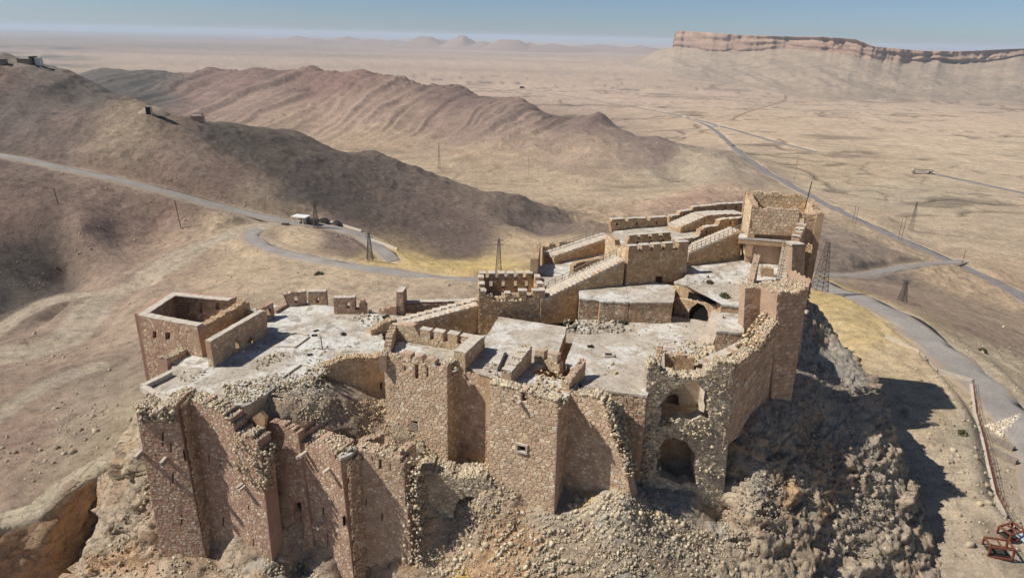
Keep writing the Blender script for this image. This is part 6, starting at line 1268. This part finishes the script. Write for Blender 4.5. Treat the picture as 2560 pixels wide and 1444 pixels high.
# ------------------------------------------------------------------ far cliffs and hills
def make_mesa():
    P = np.array([(1540,112,112,6300),(1640,113,116,5900),(1676,112,119,5600),(1690,77,119,5500),(1740,79,124,5300),(1836,87,132,5000),(1962,91,127,4650),(2060,93,135,4350),(2138,98,146,4120),(2187,117,156,4080),(2265,124,168,4150),(2310,128,160,4250),(2398,129,162,4350),(2504,124,153,4500),(2580,121,142,4700),(2760,118,138,5000),(3000,116,136,5400)], float)
    px = np.linspace(1540, 3000, 560); yt, yb, D_ = (np.interp(px, P[:, 0], P[:, k]) for k in (1, 2, 3)); n = len(px)
    T_ = np.array([AD(a, b, c) for a, b, c in zip(px, yt, D_)]); B_ = np.array([AD(a, b, c) for a, b, c in zip(px, yb, D_)]); az = np.arctan2(T_[:, 0], T_[:, 1]); t = az * 4500
    fade = sstep(1550, 1690, px); foot = -152.0; zt = T_[:, 2]; zb = foot + (B_[:, 2] - foot) * fade; zt = np.where(px < 1684, zb, zt)
    cone = ridged(t / 230, t * 0, octv=2, seed=119); zb = np.minimum(zb + 16 * np.clip(cone, 0, 1) * sstep(1720, 1850, px), zt - 6 * (px > 1690))
    but = fbm(t / 150, t * 0, octv=5, seed=111, gain=.6) * 110; rows, cols = [], []
    L = np.convolve(np.pad(np.maximum((foot + (B_[:, 2] - foot) * fade - foot) * 11, 60), 30, mode='edge'), np.ones(61) / 61, 'valid')
    for i in range(70):                              # talus, foot to cliff
        v = i / 69; prof = v ** 1.7; sp = ridged(t / 300 + v * 2.2, np.full(n, v * 2.6), octv=5, seed=114) * 18 * math.sin(v * math.pi) + fbm(t / 60, np.full(n, v * 4), octv=3, seed=117) * 5 * math.sin(v * math.pi)
        rows.append((D_ + but * v ** 3 - L * (1 - v), foot - 3 * (v == 0) + (zb - foot) * prof + sp * fade * (v < 1))); cols.append(0)
    for i in range(1, 19):                           # cliff with ledges
        v = i / 18; led = 26 * vnoise(np.full(n, v * 5.0), t / 240, seed=112) + 26 * fbm(t / 45, np.full(n, v * 2.0), octv=3, seed=113); rows.append((D_ + but + 8 + v * 45 + led, zb + (zt - zb) * v)); cols.append(1)
    for u in (.03, .08, .2, .5, 1.0): rows.append((D_ + but + 60 + 1500 * u, zt - 1 - 14 * u + fbm(t / 300, np.full(n, u * 6), octv=3, seed=5) * 4 * fade)); cols.append(2)
    V = np.stack([np.stack([r * np.sin(az), r * np.cos(az), z], -1) for r, z in rows], 0); nr = len(rows); i = np.arange(nr - 1)[:, None] * n + np.arange(n - 1)[None]; Fq = np.stack([i, i + 1, i + n + 1, i + n], -1).reshape(-1, 4); V = V.reshape(-1, 3); cl = np.repeat(cols, n)
    st = (vnoise(V[:, 2] / 9, V[:, 0] / 900, seed=115) * .5 + .5)[:, None]
    c = np.where((cl == 1)[:, None], lin(138, 112, 96) * (1 - st) + st * lin(168, 142, 120), lin(160, 142, 121)); c = np.where((cl == 2)[:, None], lin(160, 138, 116), c)
    c = c * (1 + .2 * fbm(V[:, 0] / 120, V[:, 1] / 120, V[:, 2] / 40, octv=3, seed=116))[:, None]
    structure('mesa', V, Fq, 'farrock', False, c, label='long flat-topped mesa with a reddish cliff band at the right horizon')
t_ = NT('far_rock'); a_ = t_.attr('tint'); g_ = t_.ramp(t_.noise(0.03, 6, .7), [(.3, .75), (.7, 1.2)]); MAT['farrock'] = t_.done(t_.mix(a_, g_, 1.0, 'MULTIPLY'), t_.bump(t_.noise(0.02, 8, .7), .8, 12.0))
make_mesa()
def far_hill(px, ytop, half, flat, D_, seed):
    q = AD(px, ytop, D_); H = q[2] + 152; w = half / FPX * D_ / .94; nr, na = 14, 40; V, Fc = [], []
    for i in range(nr + 1):
        u = i / nr
        for j in range(na):
            a = 2 * math.pi * j / na; e = 1 + .22 * vnoise(np.array([math.cos(a) * 1.5 + seed]), np.array([math.sin(a) * 1.5]), seed=seed)[0]
            h = 1.0 if u < flat else (max(0.0, 1 - (u - flat) / (1 - flat))) ** (1.25 if flat == 0 else 1.5); h *= 1 - .05 * math.sin(5 * a + seed)
            if flat and u >= flat: h = min(h, .82 + .18 * (u < flat + .04))
            V.append((q[0] + math.cos(a) * w * u * e * 1.25, q[1] + math.sin(a) * w * u * e * 1.7, -152 + H * h))
    for i in range(nr):
        for j in range(na): Fc.append([i * na + j, i * na + (j + 1) % na, (i + 1) * na + (j + 1) % na, (i + 1) * na + j])
    V = np.array(V); structure('distant_hill', V, Fc, 'farrock', True, np.tile(lin(160, 136, 118), (len(V), 1)))
for k, a in enumerate(((560,98,120,0,15000),(690,97,90,0,14500),(745,91,70,0,14000),(790,97,90,0,13000),(870,92,90,0,14000),(930,98,100,0,13500),(985,101,80,0,13000),(1062,93,62,.2,12500),(1100,99,90,0,13000),(1157,91,52,.16,12000),(1210,104,80,0,12000),(1275,101,70,.3,11500),(1325,107,60,0,11500),(1380,110,120,0,12000),(1500,112,140,0,14000),(1600,115,100,0,12000))): far_hill(*a, seed=k + 3)
# ------------------------------------------------------------------ pylons and poles
def foot(px, py): return hit(px, py)
def fix_z(q): return np.array([q[0], q[1], float(h_land(np.array([q[0]]), np.array([q[1]]))[0])])
def pylon(label, bx, by, ty, w=2.4, nseg=9, arms=True, tw=.5):
    b = fix_z(foot(bx, by)); H = zat(b[:2], ty) - b[2]; T = Thing('lattice_pylon', label, 'pylon', b, 'lattice power pylons around the castle hill'); L = []; up = np.array([0, 0, 1.0]); cs = ((-1, -1), (1, -1), (1, 1), (-1, 1)); rad = .055
    def P(k, f): r = w / 2 * (1 - f) + tw / 2 * f; return b + np.array([cs[k][0] * r, cs[k][1] * r, H * f])
    for k in range(4): V, Fc = bars([(P(k, 0) - up, P(k, 1))], rad * 1.4); T.add('leg', V, Fc, 'steel')
    for i in range(nseg):
        f0, f1 = i / nseg, (i + 1) / nseg
        for k in range(4): L += [(P(k, f0), P((k + 1) % 4, f1)), (P((k + 1) % 4, f0), P(k, f1)), (P(k, f1), P((k + 1) % 4, f1))]
    V, Fc = bars(L, rad * .7); T.add('bracing', V, Fc, 'steel')
    if arms:
        for f in (.86, .97): V, Fc = bars([(b + (-1.6, 0, H * f), b + (1.6, 0, H * f)), (b + (-1.6, 0, H * f), b + (0, 0, H * (f + .05))), (b + (1.6, 0, H * f), b + (0, 0, H * (f + .05)))], rad); T.add('crossarm', V, Fc, 'steel')
    T.finish()
pylon('tall tapering lattice pylon beside the yellow bank right of the keep', 2048, 727, 606, 4.2, 11, False, .9)
pylon('lattice pylon standing inside the road loop, third from the left', 925, 650, 583)
pylon('lattice pylon seen above the dark square tower', 1246, 694, 598)
pylon('lattice pylon beside the white shelter at the road bend', 790, 562, 505)
pylon('lattice pylon on the slope right of the approach road', 2255, 752, 702)
pylon('lattice pylon just beyond the highway at right', 2276, 578, 535, 3.5)
pylon('lattice pylon out in the valley below the long ridge', 1098, 424, 398, 3.0)
def utility_pole(label, bx, by, ty, lean=0.0):
    b = fix_z(foot(bx, by)); H = zat(b[:2], ty) - b[2]; T = Thing('utility_pole', label, 'pole', b, 'wooden poles on the slopes'); top = b + np.array([lean, 0, H])
    V, Fc = bars([(b - (0, 0, .5), top)], .13); T.add('pole', V, Fc, 'wood'); V, Fc = bars([(top + (-.8, 0, -.4), top + (.8, 0, -.4))], .07); T.add('crossarm', V, Fc, 'wood'); T.finish()
for lb, x, y, t, l in (('leaning pole on the left slope above the dark gully', 146, 511, 470, -.6), ('wooden pole beside the dirt track on the left slope', 452, 568, 501, -.9), ('pole beside the side road junction with the highway', 2398, 682, 646, .5), ('left one of the paired poles before the highway', 2243, 608, 580, 0), ('right one of the paired poles before the highway', 2252, 606, 578, 0), ('left one of the paired poles behind the keep', 2130, 565, 548, 0), ('right one of the paired poles behind the keep', 2137, 568, 545, 0), ('pole in the sandy valley behind the dark hill', 1320, 455, 430, 0), ('pole beside the highway above the keep', 1985, 455, 438, 0)): utility_pole(lb, x, y, t, l)
# ------------------------------------------------------------------ road furniture
ORD = ('first', 'second', 'third', 'fourth', 'fifth', 'sixth', 'seventh', 'eighth', 'ninth', 'tenth', 'eleventh', 'twelfth')
def along(px0, px1, n):
    a, b = fix_z(foot(*px0)), fix_z(foot(*px1)); return [fix_z(a + (b - a) * (i + .5) / n) for i in range(n)], math.atan2((b - a)[1], (b - a)[0])
k = 0
for (p0, p1_, n) in (((828,556),(904,597),11), ((930,613),(994,645),8)):
    Q, an = along(p0, p1_, n)
    for i, q in enumerate(Q):
        T = Thing('concrete_barrier', ('%s concrete barrier from the upper end of the %s barrier row' % (ORD[i], 'upper' if n == 11 else 'lower')), 'barrier', q, 'concrete barriers lining the lower road'); V = []; L, w, h = 2.3, .5, 1.0
        for x in (-L / 2, L / 2):
            for y, z in ((-w, 0), (w, 0), (w * .8, .25), (w * .35, h), (-w * .35, h), (-w * .8, .25)): V.append((x, y, z))
        V = np.array(V); ca, sa = math.cos(an), math.sin(an); V = np.column_stack([V[:, 0] * ca - V[:, 1] * sa, V[:, 0] * sa + V[:, 1] * ca, V[:, 2]]) + q
        T.add('block', V, [[j, (j + 1) % 6, 6 + (j + 1) % 6, 6 + j] for j in range(6)] + [[5, 4, 3, 2, 1, 0], [6, 7, 8, 9, 10, 11]], 'concrete')
b = fix_z(foot(752, 541)); T = Thing('roadside_shelter', 'small white flat-roofed shelter with open front beside the road bend', 'shelter', b)
box(T, 'roof', b + (0, 0, 3.3), (7.5, 5.0, .4), 'white_paint', -.25); box(T, 'back_wall', b + (.6, 2.0, 1.6), (6.5, .3, 3.2), 'concrete', -.25); box(T, 'side_wall', b + (3.0, -.2, 1.6), (.3, 4.2, 3.2), 'white_paint', -.25)
for x in (-3.2, -.6, 1.6): box(T, 'post', b + (x, -2.0 - .25 * x, 1.6), (.35, .35, 3.2), 'white_paint', -.25)
box(T, 'shed', b + (6.0, -1.2, 1.2), (4.0, 3.4, 2.4), 'burnt', -.25); T.finish()
def vehicle(label, px, py, L, W_, Hh, body, an, cat='truck', group='vehicles on the roads', cab=True, z=None):
    b = fix_z(foot(px, py)); b[2] += .35; T = Thing('vehicle', label, cat, b, group); ca, sa = math.cos(an), math.sin(an); f = lambda x, y, zz: b + (x * ca - y * sa, x * sa + y * ca, zz)
    if cat == 'car':
        V = []; prof = ((-.5, .25), (-.48, .6), (-.28, .66), (-.16, 1.0), (.2, 1.0), (.36, .64), (.49, .56), (.5, .25))
        for y in (-.5, .5):
            for x, zz in prof: V.append(f(x * L, y * W_ * (.86 if zz > .8 else 1), zz * Hh))
        n = len(prof); T.add('body', V, [[j, (j + 1) % n, n + (j + 1) % n, n + j] for j in range(n)] + [list(range(n))[::-1], list(range(n, 2 * n))], body)
    else:
        box(T, 'cargo_box', f(-.12 * L, 0, Hh * .58), (L * .72, W_, Hh * .78), body, an); box(T, 'cab', f(.38 * L, 0, Hh * .42), (L * .2, W_ * .95, Hh * .66), body if not cab else 'white_paint', an)
    for x in (-.32, .3):
        for y in (-.5, .5):
            c = f(x * L, y * W_, .45); m = 10; V = [c + np.array([.45 * math.cos(2 * math.pi * j / m) * ca - o * sa, .45 * math.cos(2 * math.pi * j / m) * sa + o * ca, .45 * math.sin(2 * math.pi * j / m)]) for o in (-.12, .12) for j in range(m)]
            T.add('wheel', V, [[j, (j + 1) % m, m + (j + 1) % m, m + j] for j in range(m)] + [list(range(m))[::-1], list(range(m, 2 * m))], 'car_dark')
    T.finish()
vehicle('dark car driving on the highway below the junction', 1832, 368, 6.5, 3.0, 2.2, 'car_dark', -.6, 'car')
vehicle('white truck leading the group on the highway junction', 1712, 295, 12, 3.4, 4.2, 'white_paint', -.4)
vehicle('pale truck behind the white one at the highway junction', 1690, 288, 10, 3.4, 4.0, 'concrete', -.4)
vehicle('small white van leftmost near the highway junction', 1665, 283, 9, 3.2, 3.6, 'white_paint', -.4, 'van')
vehicle('long grey lorry on the branch road', 1790, 317, 16, 3.4, 4.0, 'sheet_metal', -.25)
vehicle('boxy dark lorry parked at the far end of the highway', 1306, 222, 22, 6, 9, 'car_dark', .1)
vehicle('burnt dark car wreck on the road bend', 810, 552, 5.5, 2.2, 2.0, 'burnt', -.5, 'car')
vehicle('small dark car wreck lower on the road edge', 843, 566, 4.6, 2.0, 1.8, 'burnt', -.7, 'car')
b = fix_z(foot(712, 548)); T = Thing('road_block', 'single dark block lying on the road bend', 'block', b); box(T, 'block', b + (0, 0, .6), (3.2, 1.4, 1.1), 'concrete_dark', .1, jit=.1); T.finish()
b = fix_z(foot(2304, 434)); T = Thing('culvert', 'concrete culvert bridge standing alone on the plain at right', 'bridge', b); box(T, 'deck', b + (0, 0, 5), (26, 8, 1.2), 'concrete', -.22)
for x in (-11, 11): box(T, 'pier', b + (x, -x * .22, 2.2), (2.4, 7, 4.6), 'concrete_dark', -.22)
box(T, 'parapet', b + (0, -3.6, 6), (26, .5, 1.4), 'concrete_dark', -.22); T.finish()
# ------------------------------------------------------------------ left hill
for lb, x, y, t, hh in (('left mast on the summit of the left hill', 94, 172, 141, 0), ('right taller mast on the summit of the left hill', 117, 170, 135, 0)):
    b = fix_z(foot(x, y)); H = zat(b[:2], t) - b[2]; T = Thing('mast', lb, 'mast', b, 'masts on the left hill'); V, Fc = bars([(b, b + (-.3, 0, H))], .22); T.add('pole', V, Fc, 'steel'); box(T, 'antenna', b + (-.3, 0, H - .6), (2.0, .6, 1.4), 'burnt'); T.finish()
for lb, x, y, s, m in (('dark low shed on the summit of the left hill', 66, 172, (7, 4, 3), 'concrete_dark'), ('small white cabin below the masts on the left hill', 100, 173, (3.4, 4, 4.6), 'white_paint'), ('dark cabin left of the white cabin on the hill', 88, 172, (3, 4, 5), 'burnt'), ('low stone shelter at the left picture edge on the hill', 6, 176, (6, 4, 3), 'concrete_dark')):
    b = fix_z(foot(x, y)); T = Thing('hut', lb, 'hut', b, 'huts on the left hill'); box(T, 'wall', b + (0, 0, s[2] / 2 - .3), s, m, .1, jit=.15); box(T, 'roof', b + (0, 0, s[2] - .2), (s[0] * 1.06, s[1] * 1.06, .3), m, .1, jit=.05); T.finish()
b = fix_z(foot(372, 306)); T = Thing('bunker', 'dug-out bunker with black doorway in the yellow earth', 'bunker', b); V, Fc = [], []; nr, na = 7, 18
for i in range(nr + 1):
    for j in range(na):
        u = i / nr; a = 2 * math.pi * j / na; e = 1 + .3 * vnoise(np.array([2 * math.cos(a)]), np.array([2 * math.sin(a)]), seed=9)[0]; V.append(b + (1 + 9 * u * e * math.cos(a), 4.6 + 4 * u * e * math.sin(a), 4.6 * math.cos(u * math.pi / 2) ** .8 - .6 + .3 * vnoise(np.array([3. * i]), np.array([1.7 * j]), seed=3)[0]))
for i in range(nr):
    for j in range(na): Fc.append([i * na + j, i * na + (j + 1) % na, (i + 1) * na + (j + 1) % na, (i + 1) * na + j])
T.add('mound', V, Fc, 'dirt', True); box(T, 'doorway_shade_panel', b + (.3, .9, 2.0), (2.6, .8, 4.4), 'dark', .1); box(T, 'frame', b + (2.0, .8, 2.1), (.6, 1.0, 4.6), 'concrete', .1); box(T, 'frame', b + (.3, .8, 4.3), (3.8, 1.0, .5), 'concrete', .1); T.finish()  # near-black block in the doorway, the bunker's inner shade painted in
b = fix_z(foot(497, 317)); T = Thing('stone_hut', 'small stone hut with pale roof on the ridge shoulder', 'hut', b); box(T, 'wall', b + (0, 0, 1.4), (6.5, 4.5, 3.4), 'mortar', .2, jit=.1); box(T, 'roof', b + (-.4, 0, 3.2), (5.2, 3.8, .3), 'floor_white', .2, jit=.05); box(T, 'doorway_shade_panel', b + (-1.5, -2.3, 1.2), (1.4, .3, 2.0), 'dark', .2); box(T, 'chimney', b + (2.4, 1, 3.8), (.9, .9, 1.6), 'mortar', .2); T.finish()  # near-black doorway block stands in for the shade inside the hut
# ------------------------------------------------------------------ lower right yard
def on_land(px, py): return fix_z(foot(px, py))
W_pts = [(2210,850),(2300,885),(2350,905),(2436,938)]
for i, (a, b) in enumerate(zip(W_pts[:-1], W_pts[1:])):
    p, q = on_land(*a), on_land(*b); T = Thing('retaining_kerb', ('left', 'middle', 'right')[i] + ' stretch of the low dark kerb wall above the yellow hollow', 'wall', p); d = q - p; c = (p + q) / 2; box(T, 'wall', c + (0, 0, .25), (np.linalg.norm(d[:2]) * .97, .5, 1.1), 'concrete', math.atan2(d[1], d[0]), jit=.08, tilt=(d[2] / np.linalg.norm(d[:2]), 0)); T.finish()
fp = [on_land(*q) for q in ((2436,945),(2448,1010),(2462,1080),(2478,1150),(2496,1220),(2516,1295))]
T = Thing('wire_fence', 'rusty wire fence on a pale kerb along the lower road', 'fence', fp[0])
for a, b in zip(fp[:-1], fp[1:]):
    d = b - a; L = np.linalg.norm(d[:2]); c = (a + b) / 2; box(T, 'kerb', c + (-.3, 0, .2), (L, .45, .7), 'concrete', math.atan2(d[1], d[0]), jit=.04, tilt=(d[2] / L, 0))
    for j in range(4):
        q = a + d * j / 4; V, Fc = bars([(q, q + (0, 0, 1.7))], .05); T.add('post', V, Fc, 'rust')
    V, Fc = bars([(a + d * 0 + (0, 0, h), b + (0, 0, h)) for h in (.6, 1.1, 1.6)], .025); T.add('wire', V, Fc, 'rust')
T.finish()
for i in range(9):
    q = on_land(2490 + 12 * (i % 5) + 4 * (i > 4), 1108 + 9 * (i % 5) - 24 * (i > 4)); T = Thing('concrete_cube', '%s block from the left in the %s row of yard blocks by the fence' % (ORD[i % 5], 'front' if i < 5 else 'rear'), 'block', q, 'blocks in the yard by the fence'); box(T, 'block', q + (0, 0, .45), (.95, .95, .95), 'concrete_dark', .5, jit=.06, seed=i); T.finish()
def frame_cage(label, px, py, sx, sy, sz, rz):
    q = on_land(px, py); T = Thing('rusty_frame', label, 'frame', q); ca, sa = math.cos(rz), math.sin(rz); c = [q + np.array([x * ca - y * sa, x * sa + y * ca, z]) for z in (0, sz) for x, y in ((-sx / 2, -sy / 2), (sx / 2, -sy / 2), (sx / 2, sy / 2), (-sx / 2, sy / 2))]
    for i in range(4):
        for nm, a, b in (('upright', c[i], c[i + 4]), ('top_rail', c[4 + i], c[4 + (i + 1) % 4]), ('bottom_rail', c[i], c[(i + 1) % 4])): V, Fc = bars([(a, b)], .11); T.add(nm, V, Fc, 'rust')
    V, Fc = bars([((c[4] + c[5]) / 2, (c[6] + c[7]) / 2)], .09); T.add('cross_rail', V, Fc, 'rust'); box(T, 'floor_plate', q + (0, 0, .3), (sx * .9, sy * .9, .1), 'burnt', rz); T.finish()
frame_cage('front rusty steel frame at the lower right corner', 2490, 1385, 3.0, 2.0, 1.6, -.2); frame_cage('rear rusty steel frame behind the front one at lower right', 2522, 1345, 2.8, 1.8, 1.4, .35)
q = on_land(2552, 1365); T = Thing('metal_sheet', 'pale blue metal sheet at the lower right edge', 'metal sheet', q); box(T, 'sheet', q + (.6, 0, .9), (1.6, 2.6, .06), 'sheet_metal', .2, tilt=(.25, .1)); T.finish()
r_ = np.random.default_rng(404); P = []
P = []
c1_, c2_, c3_ = on_land(2470, 1040), on_land(2556, 1036), on_land(2510, 1076)
for i in range(330):
    u_, v_ = sorted(r_.random(2)); P.append(c1_ * u_ + c2_ * (v_ - u_) + c3_ * (1 - v_))
P = np.array(P); P[:, 2] = h_land(P[:, 0].copy(), P[:, 1].copy())
V, Fc, C = rocks(np.array(P) + (0, 0, .1), .15 + .5 * r_.random(len(P)), 'cap', 405); structure('debris_heap', V, Fc, 'rubble', False, C, label='white broken debris beside the road at the right edge', kind='stuff')
q = on_land(2415, 992); 
# ------------------------------------------------------------------ stones on the slopes, shrubs
r_ = np.random.default_rng(505); px = r_.uniform(0, 2560, 15000); py = r_.uniform(430, 1420, 15000); keep = ~((px > 340) & (px < 2250) & (py > 720)); px, py = px[keep], py[keep]
d_ = _f[None] + _r[None] * ((px - PW / 2) / FPX)[:, None] + _u[None] * ((PH / 2 - py) / FPX)[:, None]; t_all = np.geomspace(70, 430, 150); Q = np.full((len(px), 3), np.nan); done = np.zeros(len(px), bool)
for t in t_all:
    q = CAM + d_ * t; b_ = (q[:, 2] < h_base(q[:, 0], q[:, 1])) & ~done; Q[b_] = q[b_]; done |= b_
Q = Q[done]; w_ = fbm(Q[:, 0] / 16, Q[:, 1] / 16, octv=4, seed=506); Q = Q[w_ > r_.uniform(-.3, .45, len(Q))]
Q[:, 2] = h_land(Q[:, 0].copy(), Q[:, 1].copy()); s_ = np.minimum(.22 + r_.exponential(.22, len(Q)), 1.6)
onroad = np.zeros(len(Q), bool)
for P_, half, *_ in ROADS.values():
    for p in P_: onroad |= (np.hypot(Q[:, 0] - p[0], Q[:, 1] - p[1]) < half + .5)
Q, s_ = Q[~onroad], s_[~onroad]
V, Fc, C = rocks(Q, s_, 'rubble', 507); structure('scattered_stones', V, Fc, 'rubble', False, C * .8, label='small stones strewn over the dry slopes', kind='stuff')
def shrub(label, p, size, seed, col='bush'):
    T = Thing('shrub', label, 'shrub', p, 'dry shrubs growing on the castle'); r = np.random.default_rng(seed); V, Fc = [], []; n = 170
    for i in range(n):
        d = r.normal(size=3); d /= np.linalg.norm(d); d[2] = abs(d[2]); c = np.array(p) + d * size * (.35 + .65 * r.random()) * (1, 1, .7); R = rand_rot(1, r)[0]; l = size * .22 * r.uniform(.6, 1.3); k = len(V)
        for q in ((-l, -l * .35, 0), (l, -l * .35, 0), (l, l * .35, 0), (-l, l * .35, 0)): V.append(c + R @ np.array(q))
        Fc.append([k, k + 1, k + 2, k + 3])
    T.add('leaves', V, Fc, col); V, Fc = bars([(np.array(p) - (0, 0, .1), np.array(p) + r.normal(0, .3, 3) * size + (0, 0, size * .5)) for _ in range(5)], .03); T.add('stems', V, Fc, 'wood'); T.finish()
for i, (lb, x, y, z, s) in enumerate((('green shrub in the middle of the white terrace', 858, 836, 0, .45), ('dark green shrub beside the yellowish retaining wall', 812, 945, 0, .55), ('round grey shrub at the front edge of the upper court', 1811, 742, zc, .8), ('small dry shrub on the upper court floor', 1774, 707, zc, .6), ('low green shrub beside the rubble behind the terrace', 965, 795, 0, .7), ('small shrub on the large white roof near the stair wall', 1560, 808, ZM, .6), ('dry tuft left of the big roof hatch', 1478, 866, ZM, .35))): shrub(lb, A(x, y, z) + (0, 0, .05), s, 600 + i)
for i, (lb, x, y, s) in enumerate((('bare shrub on the yellow ground right of the castle shadow', 2405, 1085, 1.0), ('dry shrub beside the lower road near the right edge', 2455, 880, 1.2), ('grey shrub clump on the slope behind the terrace', 800, 690, 1.8))): shrub(lb, on_land(x, y), s, 650 + i)
# ------------------------------------------------------------------ haze
def haze():
    t = bpy.data.materials.new('haze'); t.use_nodes = True; nt = t.node_tree
    nt.nodes.remove(nt.nodes['Principled BSDF'])
    v = nt.nodes.new('ShaderNodeVolumePrincipled'); v.inputs['Color'].default_value = (0.74, 0.87, 1.0, 1); v.inputs['Density'].default_value = 4.8e-5; v.inputs['Anisotropy'].default_value = 0.1
    nt.links.new(v.outputs[0], nt.nodes['Material Output'].inputs['Volume'])
    a, b, c = 62000.0, -175.0, 130.0
    V = [(x, y, z) for z in (b, c) for x, y in ((-a, -a), (a, -a), (a, a), (-a, a))]
    F = [(3, 2, 1, 0), (4, 5, 6, 7), (0, 1, 5, 4), (1, 2, 6, 5), (2, 3, 7, 6), (3, 0, 4, 7)]
    me = bpy.data.meshes.new('haze'); me.from_pydata(V, [], F); me.materials.append(t)
    link('haze', me, kind='stuff', label='thin pale haze over the far desert plain')
haze()
